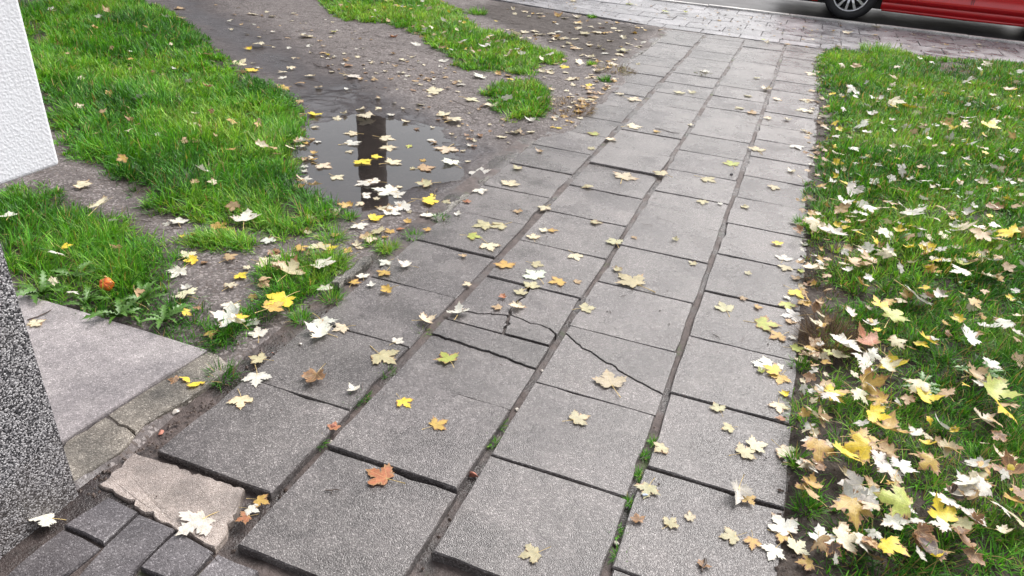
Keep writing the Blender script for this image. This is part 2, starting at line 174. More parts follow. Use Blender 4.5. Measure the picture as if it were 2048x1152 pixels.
    (-2.763, 1.812, 0.069, 'w', 'f', 'grass', 'flat silvery white leaf on the grass in front of the white wall corner'),
    (-2.325, 1.648, 0.064, 'w', 'f', 'grass', 'flat silvery white leaf on the grass on the wall side of the orange fruit'),
    (-2.222, 2.133, 0.07, 'w', 'f', 'soil', 'flat silvery white leaf on bare soil on the wall side of the narrow grass strip'),
    (-2.045, 2.165, 0.071, 'o', 'f', 'soil', 'flat ochre leaf on bare soil beside the narrow grass strip'),
    (-1.971, 1.916, 0.065, 'c', 'f', 'soil', 'flat cream leaf on bare soil on the wall side of the bare soil hollow'),
    (-1.685, 1.991, 0.065, 'c', 'f', 'soil', 'flat cream leaf on bare soil beyond the bare soil hollow'),
    (-1.4, 1.584, 0.055, 'w', 'f', 'soil', 'small flat silvery white leaf on bare soil in front of the mossy edging stones'),
    (-2.033, 1.319, 0.053, 'c', 'f', 'pad', 'small flat cream leaf on the concrete in front of the orange fruit'),
    (-2.184, 3.406, 0.096, 'w', 'f', 'water', 'flat silvery white leaf floating on the puddle beyond the puddle'),
    (-1.844, 3.258, 0.093, 'c', 'f', 'water', 'flat cream leaf floating on the puddle beyond the puddle'),
    (-1.658, 3.265, 0.093, 't', 'f', 'water', 'flat tan leaf floating on the puddle on the lawn side of the puddle'),
    (-1.585, 3.4, 0.095, 'w', 'f', 'soil', 'flat silvery white leaf on bare soil on the lawn side of the puddle'),
    (-2.114, 3.019, 0.089, 'c', 'f', 'water', 'flat cream leaf floating on the puddle on the wall side of the puddle'),
    (-1.823, 2.917, 0.086, 'w', 'f', 'water', 'flat silvery white leaf floating on the puddle in front of the puddle'),
    (-1.546, 3.028, 0.087, 'p', 'f', 'soil', 'flat pale lemon leaf on bare soil on the lawn side of the puddle'),
    (-1.869, 4.069, 0.111, 'c', 'f', 'soil', 'large spread-out cream leaf on bare soil in front of the small grass island'),
    (-2.257, 4.567, 0.124, 'c', 'f', 'soil', 'large flat cream leaf on bare soil on the wall side of the small grass island'),
    (-1.276, 4.982, 0.125, 'p', 'f', 'slab', 'large flat pale lemon leaf on a slab beyond the dead brown grass patch'),
    (-1.172, 3.222, 0.09, 'c', 'f', 'slab', 'flat cream leaf on a slab beyond the path-side kerb tufts'),
    (0.635, 1.704, 0.067, 'w', 'u', 'grass', 'curled silvery white leaf on the grass on the lawn side of the densest leaf heap'),
    (-1.188, 1.73, 0.053, 'c', 'f', 'slab', 'small flat cream leaf on a slab in front of the widest mossy joint'),
    (-0.724, 2.302, 0.062, 'p', 'f', 'slab', 'flat pale lemon leaf on a slab beyond the crack-crossed slab'),
    (-0.49, 2.235, 0.059, 'p', 'f', 'slab', 'small flat pale lemon leaf on a slab on the lawn side of the crack-crossed slab'),
    (-1.638, 2.153, 0.062, 'o', 'f', 'soil', 'flat ochre leaf on bare soil beyond the bare soil hollow'),
    (-1.536, 2.2, 0.063, 'y', 'f', 'soil', 'flat bright yellow leaf on bare soil in front of the path-side kerb tufts'),
    (-1.441, 2.339, 0.065, 'c', 'f', 'soil', 'flat cream leaf on bare soil in front of the path-side kerb tufts'),
    (-1.544, 2.562, 0.07, 'y', 'f', 'soil', 'flat bright yellow leaf on bare soil on the wall side of the path-side kerb tufts'),
    (-0.942, 1.006, 0.038, 'o', 'f', 'slab', 'small flat ochre leaf on a slab on the wall side of the largest front slab'),
    (-0.099, 1.608, 0.046, 'p', 'f', 'slab', 'small flat pale lemon leaf on a slab beside the brown gritty joint'),
    (-0.023, 1.354, 0.04, 'p', 'f', 'slab', 'small spread-out pale lemon leaf on a slab beside the front lawn-side slab'),
    (0.167, 1.372, 0.04, 'o', 'f', 'slab', 'small flat ochre leaf on a slab beside the front lawn-side slab'),
    (0.236, 1.423, 0.041, 'o', 'f', 'slab', 'small flat ochre leaf on a slab on the lawn side of the front lawn-side slab'),
    (0.18, 2.6, 0.064, 'g', 'f', 'slab', 'flat yellow-green leaf on a slab in front of the lawn-side slab column'),
    (0.371, 3.673, 0.091, 'w', 'f', 'grass', 'flat silvery white leaf on the grass beyond the middle of the lawn'),
    (0.462, 3.07, 0.077, 't', 'f', 'grass', 'spread-out tan leaf on the grass on the wall side of the middle of the lawn'),
    (0.805, 3.087, 0.076, 'w', 'f', 'grass', 'flat silvery white leaf on the grass beside the middle of the lawn'),
    (0.923, 3.134, 0.076, 'c', 'f', 'grass', 'flat cream leaf on the grass beyond the middle of the lawn'),
    (0.486, 2.669, 0.068, 'y', 'f', 'grass', 'flat bright yellow leaf on the grass beyond the dry brown weed'),
    (0.35, 2.25, 0.059, 'p', 'f', 'grass', 'small flat pale lemon leaf on the grass in front of the dry brown weed'),
    (0.53, 2.404, 0.062, 'p', 'f', 'grass', 'flat pale lemon leaf on the grass on the lawn side of the dry brown weed'),
    (0.266, 1.65, 0.047, 'w', 'f', 'grass', 'small flat silvery white leaf on the grass beside the leaf-strewn slab edge'),
    (0.364, 1.668, 0.047, 'c', 'f', 'grass', 'small flat cream leaf on the grass beside the densest leaf heap'),
    (0.426, 1.65, 0.047, 't', 'f', 'grass', 'small flat tan leaf on the grass in front of the densest leaf heap'),
    (0.285, 1.592, 0.046, 'o', 'f', 'grass', 'small flat ochre leaf on the grass beside the leaf-strewn slab edge'),
    (0.655, 1.698, 0.047, 't', 'f', 'grass', 'small flat tan leaf on the grass in front of the leafy lawn'),
    (-2.648, 3.724, 0.096, 'y', 'f', 'soil', 'flat bright yellow leaf on bare soil on the lawn side of the big left lawn'),
    (-3.801, 4.464, 0.113, 'c', 'f', 'soil', 'large flat cream leaf on bare soil in front of the muddy track'),
    (-1.452, 1.557, 0.053, 'w', 'f', 'grass', 'small flat silvery white leaf on the grass in front of the mossy edging stones'),
    (-1.453, 1.625, 0.052, 'w', 'f', 'soil', 'small spread-out silvery white leaf on bare soil in front of the mossy edging stones'),
    (-2.063, 3.571, 0.091, 'c', 'f', 'water', 'spread-out cream leaf floating on the puddle beyond the puddle'),
    (-1.975, 3.434, 0.088, 'c', 'f', 'water', 'open cream leaf floating on the puddle beyond the puddle'),
    (-1.623, 2.894, 0.077, 'w', 'f', 'water', 'flat silvery white leaf floating on the puddle on the lawn side of the puddle'),
    (-2.918, 4.609, 0.114, 'w', 'f', 'soil', 'large flat silvery white leaf on bare soil in front of the middle grass strip'),
    (-0.542, 2.824, 0.071, 'p', 'f', 'slab', 'flat pale lemon leaf on a slab on the wall side of the lawn-side slab column'),
    (0.594, 1.658, 0.061, 'w', 'f', 'grass', 'flat silvery white leaf on the grass on the lawn side of the densest leaf heap'),
    (0.449, 1.948, 0.067, 'y', 'u', 'grass', 'curled bright yellow leaf on the grass beyond the densest leaf heap'),
    (0.499, 1.744, 0.062, 'w', 'f', 'grass', 'spread-out silvery white leaf on the grass beside the densest leaf heap'),
    (0.774, 1.926, 0.067, 'c', 'u', 'grass', 'curled cream leaf on the grass on the lawn side of the leafy lawn'),
    (1.327, 5.757, 0.125, 'y', 'f', 'grass', 'large flat bright yellow leaf on the grass beyond the thick lawn'),
    (0.567, 1.791, 0.062, 'o', 'f', 'grass', 'flat ochre leaf on the grass on the lawn side of the densest leaf heap'),
    (0.574, 2.159, 0.069, 'c', 'f', 'grass', 'spread-out cream leaf on the grass beyond the leafy lawn'),
    (0.472, 1.52, 0.055, 'w', 'u', 'grass', 'small curled silvery white leaf on the grass in front of the densest leaf heap'),
    (-0.715, 2.119, 0.052, 'c', 'u', 'slab', 'small curled cream leaf on a slab beside the crack-crossed slab'),
    (-0.645, 2.605, 0.06, 'c', 'f', 'slab', 'flat cream leaf on a slab beyond the crack-crossed slab'),
    (-1.255, 2.126, 0.054, 'o', 'f', 'slab', 'small flat ochre leaf on a slab beyond the widest mossy joint'),
    (-1.18, 2.013, 0.051, 'o', 'u', 'slab', 'small curled ochre leaf on a slab beyond the widest mossy joint'),
    (-1.215, 2.217, 0.056, 'w', 'u', 'slab', 'small curled silvery white leaf on a slab in front of the path-side kerb tufts'),
    (-1.085, 2.581, 0.062, 'g', 'f', 'slab', 'flat yellow-green leaf on a slab on the lawn side of the path-side kerb tufts'),
    (-1.575, 1.848, 0.051, 't', 'f', 'soil', 'small flat tan leaf on bare soil on the lawn side of the bare soil hollow'),
    (-1.369, 1.914, 0.051, 'w', 'u', 'soil', 'small curled silvery white leaf on bare soil beyond the mossy edging stones'),
    (-1.601, 2.191, 0.057, 'c', 'f', 'soil', 'small flat cream leaf on bare soil beyond the bare soil hollow'),
    (-1.351, 2.681, 0.064, 'w', 'f', 'soil', 'spread-out silvery white leaf on bare soil beyond the path-side kerb tufts'),
    (-1.261, 3.052, 0.07, 'w', 'f', 'slab', 'flat silvery white leaf on a slab beyond the path-side kerb tufts'),
    (-0.944, 0.975, 0.035, 'w', 'f', 'slab', 'small flat silvery white leaf on a slab in front of the largest front slab'),
    (-0.945, 0.946, 0.035, 'r', 'f', 'slab', 'small flat rust red leaf on a slab in front of the largest front slab'),
    (0.021, 1.861, 0.045, 'p', 'f', 'slab', 'small flat pale lemon leaf on a slab beyond the brown gritty joint'),
    (0.276, 1.755, 0.045, 'w', 'u', 'grass', 'small curled silvery white leaf on the grass beside the densest leaf heap'),
    (0.144, 1.507, 0.039, 'o', 'f', 'slab', 'small flat ochre leaf on a slab beyond the front lawn-side slab'),
    (0.283, 3.282, 0.075, 'p', 'f', 'grass', 'flat pale lemon leaf on the grass beyond the lawn-side slab column'),
    (0.144, 3.02, 0.066, 'w', 'f', 'slab', 'flat silvery white leaf on a slab beyond the lawn-side slab column'),
    (0.229, 2.311, 0.052, 'g', 'f', 'slab', 'small flat yellow-green leaf on a slab on the wall side of the dry brown weed'),
    (0.269, 2.275, 0.054, 'o', 'f', 'grass', 'small flat ochre leaf on the grass in front of the dry brown weed'),
    (0.412, 3.879, 0.086, 'w', 'f', 'grass', 'flat silvery white leaf on the grass on the lawn side of the middle slab columns'),
    (0.592, 3.787, 0.084, 't', 'f', 'grass', 'flat tan leaf on the grass beyond the long floppy grass clump'),
    (0.542, 3.375, 0.076, 'w', 'f', 'grass', 'flat silvery white leaf on the grass in front of the long floppy grass clump'),
    (0.711, 3.307, 0.073, 'y', 'f', 'grass', 'flat bright yellow leaf on the grass in front of the long floppy grass clump'),
    (0.826, 3.212, 0.071, 'g', 'f', 'grass', 'flat yellow-green leaf on the grass beyond the middle of the lawn'),
    (0.452, 2.499, 0.058, 'w', 'f', 'grass', 'small flat silvery white leaf on the grass beyond the leafy lawn'),
    (0.459, 2.315, 0.055, 'w', 'f', 'grass', 'small spread-out silvery white leaf on the grass beyond the leafy lawn'),
    (0.816, 2.417, 0.055, 'w', 'f', 'grass', 'small open silvery white leaf on the grass beyond the leafy lawn'),
    (0.365, 2.019, 0.049, 't', 'f', 'grass', 'small flat tan leaf on the grass beyond the densest leaf heap'),
    (0.659, 2.183, 0.05, 't', 'f', 'grass', 'small flat tan leaf on the grass beyond the leafy lawn'),
    (0.763, 2.055, 0.048, 't', 'f', 'grass', 'small flat tan leaf on the grass on the lawn side of the leafy lawn'),
    (0.547, 1.914, 0.046, 'w', 'f', 'grass', 'small flat silvery white leaf on the grass on the wall side of the leafy lawn'),
    (0.48, 1.666, 0.042, 'o', 'f', 'grass', 'small flat ochre leaf on the grass in front of the densest leaf heap'),
    (0.418, 1.589, 0.041, 'w', 'f', 'grass', 'small open silvery white leaf on the grass in front of the densest leaf heap'),
    (0.79, 1.723, 0.042, 'w', 'f', 'grass', 'small spread-out silvery white leaf on the grass in front of the leafy lawn'),
    (0.718, 1.608, 0.04, 'c', 'f', 'grass', 'small flat cream leaf on the grass in front of the leafy lawn'),
    (-2.446, 2.536, 0.068, 'w', 'f', 'grass', 'flat silvery white leaf on the grass on the wall side of the narrow grass strip'),
    (-2.349, 3.168, 0.08, 'w', 'u', 'grass', 'curled silvery white leaf on the grass on the wall side of the puddle'),
    (-3.606, 4.35, 0.101, 'y', 'f', 'soil', 'large flat bright yellow leaf on bare soil beyond the big left lawn'),
    (-3.156, 4.095, 0.095, 'o', 'f', 'soil', 'flat ochre leaf on bare soil beyond the big left lawn'),
    (-4.097, 5.06, 0.114, 'c', 'f', 'soil', 'large flat cream leaf on bare soil on the lawn side of the muddy track'),
    (-3.962, 5.524, 0.123, 'c', 'f', 'soil', 'large spread-out cream leaf on bare soil on the lawn side of the muddy track'),
    (-2.016, 2.701, 0.07, 'c', 'f', 'grass', 'flat cream leaf on the grass in front of the puddle'),
    (-1.969, 2.729, 0.071, 't', 'f', 'grass', 'flat tan leaf on the grass in front of the puddle'),
    (-1.795, 2.156, 0.057, 'w', 'f', 'soil', 'small flat silvery white leaf on bare soil beyond the bare soil hollow'),
    (-1.937, 1.887, 0.053, 'y', 'f', 'soil', 'small flat bright yellow leaf on bare soil beyond the orange fruit'),
    (-1.821, 1.965, 0.053, 't', 'f', 'soil', 'small flat tan leaf on bare soil beside the bare soil hollow'),
    (-1.693, 1.865, 0.051, 'y', 'f', 'soil', 'small flat bright yellow leaf on bare soil beside the bare soil hollow'),
    (-1.68, 1.794, 0.049, 'c', 'f', 'soil', 'small flat cream leaf on bare soil on the lawn side of the bare soil hollow'),
    (-1.438, 1.564, 0.046, 'y', 'f', 'soil', 'small flat bright yellow leaf on bare soil in front of the mossy edging stones'),
    (-1.849, 1.543, 0.05, 't', 'd', 'grass', 'small folded tan leaf on the grass beside the dandelion plants'),
    (-1.517, 1.508, 0.045, 'o', 'f', 'soil', 'small flat ochre leaf on bare soil on the lawn side of the dandelion plants'),
    (-2.281, 3.543, 0.082, 'c', 'f', 'water', 'flat cream leaf floating on the puddle on the lawn side of the big left lawn'),
    (-1.971, 2.922, 0.071, 'c', 'f', 'water', 'flat cream leaf floating on the puddle in front of the puddle'),
    (-1.798, 2.971, 0.071, 'w', 'f', 'water', 'spread-out silvery white leaf floating on the puddle in front of the puddle'),
    (-1.945, 4.499, 0.1, 'c', 'f', 'soil', 'flat cream leaf on bare soil on the wall side of the small grass island'),
    (-1.978, 4.126, 0.092, 'c', 'f', 'soil', 'flat cream leaf on bare soil in front of the small grass island'),
    (-2.167, 5.125, 0.113, 'w', 'f', 'soil', 'large flat silvery white leaf on bare soil beyond the small grass island'),
    (-1.267, 4.233, 0.093, 'y', 'f', 'slab', 'flat bright yellow leaf on a slab beside the far edging stone'),
    (-0.526, 3.74, 0.081, 'p', 'f', 'slab', 'flat pale lemon leaf on a slab beyond the middle slab columns'),
    (-0.28, 3.8, 0.083, 'p', 'f', 'slab', 'spread-out pale lemon leaf on a slab beyond the middle slab columns'),
    (-0.203, 4.13, 0.088, 'g', 'f', 'slab', 'flat yellow-green leaf on a slab beyond the middle slab columns'),
    (-0.094, 4.482, 0.095, 'p', 'f', 'slab', 'flat pale lemon leaf on a slab in front of the bare lawn margin'),
    (-0.842, 4.508, 0.097, 'c', 'f', 'slab', 'flat cream leaf on a slab on the lawn side of the dead brown grass patch'),
    (0.653, 1.628, 0.057, 'w', 'f', 'grass', 'small open silvery white leaf on the grass in front of the leafy lawn'),
    (0.538, 1.517, 0.054, 'b', 'f', 'grass', 'small spread-out brown leaf on the grass on the lawn side of the leaf-strewn slab edge'),
    (0.65, 1.736, 0.059, 'w', 'f', 'grass', 'small flat silvery white leaf on the grass in front of the dry brown weed'),
    (0.463, 1.784, 0.059, 't', 'u', 'grass', 'small curled tan leaf on the grass beside the densest leaf heap'),
    (0.535, 1.517, 0.053, 'b', 'f', 'grass', 'small open brown leaf on the grass on the lawn side of the leaf-strewn slab edge'),
    (-1.983, 7.288, 0.125, 'p', 'f', 'soil', 'large flat pale lemon leaf on bare soil beyond the middle grass strip'),
    (0.736, 5.927, 0.124, 'c', 'f', 'grass', 'large flat cream leaf on the grass in front of the street end of the lawn'),
    (0.495, 5.168, 0.109, 'w', 'f', 'grass', 'large flat silvery white leaf on the grass on the wall side of the thick lawn'),
    (-0.991, 5.151, 0.105, 'c', 'f', 'slab', 'large flat cream leaf on a slab beyond the dead brown grass patch'),
    (0.502, 2.26, 0.065, 'c', 'u', 'grass', 'curled cream leaf on the grass on the lawn side of the dry brown weed'),
    (0.447, 1.749, 0.054, 'w', 'f', 'grass', 'small flat silvery white leaf on the grass beside the densest leaf heap'),
    (0.76, 2.324, 0.065, 't', 'u', 'grass', 'curled tan leaf on the grass beyond the leafy lawn'),
    (-0.987, 1.752, 0.041, 'w', 'f', 'slab', 'small flat silvery white leaf on a slab in front of the crack-crossed slab'),
    (-0.743, 2.234, 0.049, 'p', 'f', 'slab', 'small flat pale lemon leaf on a slab beyond the crack-crossed slab'),
    (-0.762, 2.467, 0.053, 'p', 'f', 'slab', 'small spread-out pale lemon leaf on a slab beyond the crack-crossed slab'),
    (-1.291, 2.2, 0.05, 'w', 'f', 'slab', 'small flat silvery white leaf on a slab in front of the path-side kerb tufts'),
    (-1.315, 2.072, 0.048, 'w', 'f', 'slab', 'small flat silvery white leaf on a slab beyond the widest mossy joint'),
    (-1.316, 2.02, 0.047, 'o', 'f', 'slab', 'small flat ochre leaf on a slab beyond the mossy edging stones'),
    (-0.864, 2.702, 0.055, 'c', 'f', 'slab', 'small flat cream leaf on a slab on the lawn side of the path-side kerb tufts'),
    (-0.921, 3.011, 0.061, 'c', 'f', 'slab', 'flat cream leaf on a slab on the wall side of the middle slab columns'),
    (-1.57, 1.915, 0.049, 't', 'f', 'grass', 'small flat tan leaf on the grass on the lawn side of the bare soil hollow'),
    (-1.518, 2.127, 0.051, 'p', 'f', 'grass', 'small flat pale lemon leaf on the grass beyond the mossy edging stones'),
    (-1.67, 2.045, 0.048, 'c', 'f', 'soil', 'small spread-out cream leaf on bare soil beyond the bare soil hollow'),
    (-0.977, 1.467, 0.038, 'w', 'u', 'slab', 'small curled silvery white leaf on a slab beyond the largest front slab'),
    (0.061, 1.778, 0.038, 'p', 'f', 'slab', 'small flat pale lemon leaf on a slab beyond the front lawn-side slab'),
    (0.156, 2.923, 0.057, 'p', 'f', 'slab', 'small flat pale lemon leaf on a slab beyond the lawn-side slab column'),
    (0.239, 2.652, 0.052, 'o', 'f', 'slab', 'small flat ochre leaf on a slab on the lawn side of the lawn-side slab column'),
    (0.248, 2.242, 0.046, 'c', 'f', 'slab', 'small flat cream leaf on a slab in front of the dry brown weed'),
    (0.363, 3.555, 0.071, 't', 'f', 'grass', 'flat tan leaf on the grass on the wall side of the long floppy grass clump'),
    (0.658, 3.969, 0.078, 't', 'f', 'grass', 'spread-out tan leaf on the grass beyond the long floppy grass clump'),
    (0.706, 2.85, 0.057, 'w', 'u', 'grass', 'small curled silvery white leaf on the grass in front of the middle of the lawn'),
    (0.378, 2.517, 0.052, 'w', 'f', 'grass', 'small flat silvery white leaf on the grass beyond the dry brown weed'),
    (0.934, 2.663, 0.052, 'w', 'f', 'grass', 'small flat silvery white leaf on the grass in front of the middle of the lawn'),
    (0.974, 2.832, 0.055, 'c', 'f', 'grass', 'small flat cream leaf on the grass in front of the middle of the lawn'),
    (1.078, 4.025, 0.077, 'b', 'f', 'grass', 'flat brown leaf on the grass beyond the long floppy grass clump'),
]
LITTER = [
    (0.706, 3.116, 0.062, 'o', 'grass'),
    (0.516, 2.069, 0.044, 'w', 'grass'),
    (0.54, 2.076, 0.044, 't', 'grass'),
    (0.584, 1.931, 0.041, 'c', 'grass'),
    (0.406, 1.886, 0.041, 'w', 'grass'),
    (0.337, 1.381, 0.037, 'k', 'grass'),
    (0.483, 1.447, 0.037, 'b', 'grass'),
    (-3.575, 3.296, 0.076, 'w', 'grass'),
    (-2.457, 2.974, 0.067, 'c', 'grass'),
    (-5.256, 5.308, 0.113, 'w', 'grass'),
    (-3.45, 4.596, 0.093, 'c', 'soil'),
    (-5.656, 5.89, 0.117, 't', 'soil'),
    (-2.186, 1.785, 0.048, 'b', 'grass'),
    (-2.064, 2.282, 0.056, 't', 'grass'),
    (-2.005, 2.178, 0.051, 'o', 'soil'),
    (-1.805, 1.715, 0.044, 'w', 'soil'),
    (-1.535, 1.643, 0.042, 'y', 'soil'),
    (-2.192, 1.519, 0.044, 'c', 'grass'),
    (-1.556, 1.757, 0.043, 'o', 'soil'),
    (-1.523, 1.788, 0.046, 't', 'grass'),
    (-2.475, 3.973, 0.08, 'c', 'soil'),
    (-1.96, 3.28, 0.068, 'y', 'water'),
    (-3.209, 4.488, 0.09, 'c', 'soil'),
    (-3.142, 4.271, 0.086, 't', 'soil'),
    (-1.683, 4.459, 0.092, 'w', 'grass'),
    (-1.432, 3.991, 0.079, 'c', 'soil'),
    (-2.346, 6.977, 0.125, 'c', 'soil'),
    (-0.817, 3.364, 0.067, 'p', 'slab'),
    (-0.664, 2.975, 0.06, 'p', 'slab'),
    (0.046, 3.867, 0.073, 'p', 'slab'),
    (-1.03, 4.229, 0.082, 'g', 'slab'),
    (-0.905, 4.176, 0.081, 'c', 'slab'),
    (-0.461, 2.573, 0.053, 'p', 'slab'),
    (0.127, 4.655, 0.087, 'w', 'slab'),
    (0.269, 1.647, 0.049, 'c', 'grass'),
    (0.574, 1.867, 0.054, 'y', 'grass'),
    (0.895, 6.651, 0.125, 't', 'grass'),
    (0.838, 5.976, 0.114, 'y', 'grass'),
    (0.272, 5.027, 0.096, 'w', 'grass'),
    (0.148, 5.889, 0.107, 'c', 'slab'),
    (-0.16, 6.046, 0.111, 'c', 'slab'),
    (-1.647, 6.034, 0.111, 'c', 'soil'),
    (-1.419, 5.776, 0.106, 'c', 'soil'),
    (0.626, 1.849, 0.052, 'o', 'grass'),
    (0.912, 2.5, 0.064, 't', 'grass'),
    (0.431, 2.818, 0.068, 'o', 'grass'),
    (0.711, 2.887, 0.069, 'b', 'grass'),
    (0.498, 2.819, 0.067, 'o', 'grass'),
    (-1.548, 5.431, 0.095, 'c', 'soil'),
    (-1.396, 6.127, 0.107, 'c', 'soil'),
    (0.636, 1.87, 0.05, 'b', 'grass'),
    (1.199, 5.868, 0.101, 'w', 'grass'),
    (0.125, 5.574, 0.092, 'c', 'slab'),
    (-0.743, 5.555, 0.094, 'p', 'slab'),
    (0.482, 1.691, 0.046, 'c', 'grass'),
    (0.404, 1.417, 0.041, 'b', 'grass'),
    (0.702, 1.825, 0.049, 'o', 'grass'),
    (0.297, 1.663, 0.044, 'b', 'grass'),
    (-0.78, 2.092, 0.041, 't', 'slab'),
    (-0.809, 2.8, 0.05, 'o', 'slab'),
    (-1.47, 2.288, 0.045, 'c', 'soil'),
    (-1.35, 2.869, 0.053, 'p', 'soil'),
    (-1.404, 2.589, 0.049, 'o', 'soil'),
    (-1.703, 2.69, 0.05, 'c', 'soil'),
    (-1.952, 2.263, 0.049, 'w', 'grass'),
    (0.202, 2.018, 0.037, 'y', 'slab'),
    (0.108, 3.148, 0.053, 'y', 'slab'),
    (0.198, 2.483, 0.044, 't', 'slab'),
    (0.496, 3.283, 0.057, 'y', 'grass'),
    (0.453, 2.858, 0.051, 'w', 'grass'),
    (0.641, 3.381, 0.058, 't', 'grass'),
    (0.567, 2.744, 0.049, 'c', 'grass'),
    (0.572, 2.403, 0.044, 'o', 'grass'),
    (0.823, 2.848, 0.049, 'c', 'grass'),
    (0.313, 2.242, 0.042, 'g', 'grass'),
    (1.081, 3.33, 0.056, 'w', 'grass'),
    (0.821, 3.857, 0.066, 't', 'grass'),
    (0.649, 1.962, 0.037, 'y', 'grass'),
    (0.609, 1.92, 0.037, 't', 'grass'),
    (0.762, 1.76, 0.037, 'y', 'grass'),
    (0.575, 1.494, 0.037, 't', 'grass'),
    (0.426, 1.4, 0.037, 't', 'grass'),
    (-5.302, 4.581, 0.087, 'o', 'grass'),
    (-4.64, 3.671, 0.073, 'w', 'grass'),
    (-3.41, 3.687, 0.072, 'b', 'grass'),
    (-2.85, 2.464, 0.053, 'o', 'grass'),
    (-2.391, 2.984, 0.059, 't', 'grass'),
    (-2.35, 3.071, 0.061, 'c', 'grass'),
    (-2.874, 3.888, 0.069, 't', 'soil'),
    (-5.172, 5.383, 0.099, 't', 'grass'),
    (-4.079, 4.91, 0.086, 'y', 'soil'),
    (-4.933, 6.062, 0.104, 'c', 'soil'),
    (-2.407, 1.973, 0.046, 'w', 'grass'),
    (-2.341, 1.709, 0.041, 'y', 'grass'),
    (-1.649, 1.549, 0.038, 'y', 'grass'),
    (-1.458, 1.282, 0.035, 'b', 'soil'),
    (-2.056, 1.48, 0.038, 'w', 'grass'),
    (-2.261, 3.96, 0.07, 'w', 'soil'),
    (-1.741, 2.812, 0.053, 'w', 'water'),
    (-3.885, 5.83, 0.1, 'g', 'soil'),
    (-2.615, 5.439, 0.092, 'w', 'soil'),
    (-3.09, 5.877, 0.099, 'w', 'soil'),
    (-2.127, 5.927, 0.106, 'w', 'grass'),
    (-2.488, 6.012, 0.107, 'w', 'grass'),
    (-1.327, 4.381, 0.075, 'w', 'soil'),
    (-1.432, 4.228, 0.073, 'w', 'soil'),
    (-1.362, 4.036, 0.07, 'c', 'soil'),
    (-1.492, 3.897, 0.067, 'c', 'soil'),
    (-1.247, 4.8, 0.08, 'o', 'slab'),
    (-2.473, 6.667, 0.119, 'c', 'grass'),
    (-4.269, 7.52, 0.125, 'g', 'grass'),
    (-0.262, 3.471, 0.059, 'p', 'slab'),
    (-0.193, 5.287, 0.087, 't', 'slab'),
    (-1.22, 3.442, 0.061, 'p', 'slab'),
    (0.263, 1.576, 0.042, 'o', 'grass'),
    (0.619, 1.554, 0.043, 'b', 'grass'),
    (0.769, 1.751, 0.047, 'b', 'grass'),
    (-2.222, 7.854, 0.125, 'c', 'soil'),
    (-2.088, 6.954, 0.114, 'c', 'soil'),
    (-1.885, 5.269, 0.088, 'c', 'soil'),
    (0.465, 3.201, 0.07, 'w', 'grass'),
    (0.526, 3.132, 0.068, 'c', 'grass'),
    (-1.542, 2.007, 0.056, 'o', 'soil'),
    (-1.575, 1.93, 0.056, 'c', 'soil'),
    (0.513, 3.164, 0.068, 'w', 'grass'),
    (0.883, 3.241, 0.07, 't', 'grass'),
    (0.319, 2.075, 0.048, 't', 'grass'),
    (0.764, 1.992, 0.048, 'b', 'grass'),
    (0.655, 2.812, 0.061, 'w', 'grass'),
    (0.432, 2.072, 0.048, 'w', 'grass'),
    (-1.425, 2.474, 0.06, 'o', 'soil'),
    (0.252, 2.218, 0.049, 't', 'grass'),
    (-1.59, 2.032, 0.055, 'b', 'soil'),
    (-2.55, 8.185, 0.125, 'o', 'soil'),
    (-1.901, 7.474, 0.116, 'c', 'soil'),
    (-1.433, 6.501, 0.1, 'c', 'soil'),
    (-2.183, 6.025, 0.099, 'y', 'grass'),
    (0.441, 6.21, 0.098, 'w', 'grass'),
    (0.268, 5.33, 0.083, 'w', 'grass'),
    (1.03, 5.599, 0.087, 'o', 'grass'),
    (1.075, 5.536, 0.086, 'y', 'grass'),
    (0.146, 6.878, 0.103, 'c', 'slab'),
    (0.503, 7.165, 0.114, 't', 'grass'),
    (1.654, 7.044, 0.11, 't', 'grass'),
    (-0.061, 5.786, 0.086, 'c', 'slab'),
    (-0.29, 5.369, 0.08, 'p', 'slab'),
    (-0.68, 6.375, 0.097, 'w', 'slab'),
    (-1.118, 5.236, 0.081, 'c', 'slab'),
    (-1.709, 2.077, 0.056, 'b', 'soil'),
    (0.829, 2.855, 0.061, 'o', 'grass'),
    (0.272, 1.578, 0.039, 't', 'grass'),
    (-1.508, 1.858, 0.05, 't', 'soil'),
    (0.605, 2.424, 0.052, 'y', 'grass'),
    (0.474, 1.669, 0.04, 'o', 'grass'),
    (0.891, 3.358, 0.068, 'y', 'grass'),
    (0.632, 3.267, 0.066, 'y', 'grass'),
    (0.282, 2.328, 0.049, 't', 'grass'),
    (0.762, 3.221, 0.065, 'w', 'grass'),
    (0.924, 3.364, 0.068, 'c', 'grass'),
    (0.408, 3.534, 0.068, 'c', 'grass'),
    (0.301, 1.766, 0.04, 'w', 'grass'),
    (0.483, 3.626, 0.069, 'w', 'grass'),
    (0.458, 3.691, 0.07, 'w', 'grass'),
    (-2.123, 7.527, 0.108, 'c', 'soil'),
    (-1.563, 7.665, 0.111, 'o', 'soil'),
    (-2.256, 7.081, 0.102, 'c', 'soil'),
    (-1.566, 6.505, 0.093, 'w', 'soil'),
    (-1.803, 5.699, 0.082, 'w', 'soil'),
    (-1.755, 5.558, 0.08, 'c', 'soil'),
    (-2.503, 7.011, 0.101, 'c', 'soil'),
    (-0.845, 2.78, 0.043, 'c', 'slab'),
    (-1.015, 2.913, 0.045, 't', 'slab'),
    (-1.24, 2.754, 0.044, 'w', 'slab'),
    (-0.942, 2.194, 0.037, 'c', 'slab'),
    (-1.287, 2.546, 0.041, 'o', 'slab'),
    (-1.263, 2.907, 0.045, 'r', 'slab'),
    (-1.689, 2.533, 0.044, 'o', 'grass'),
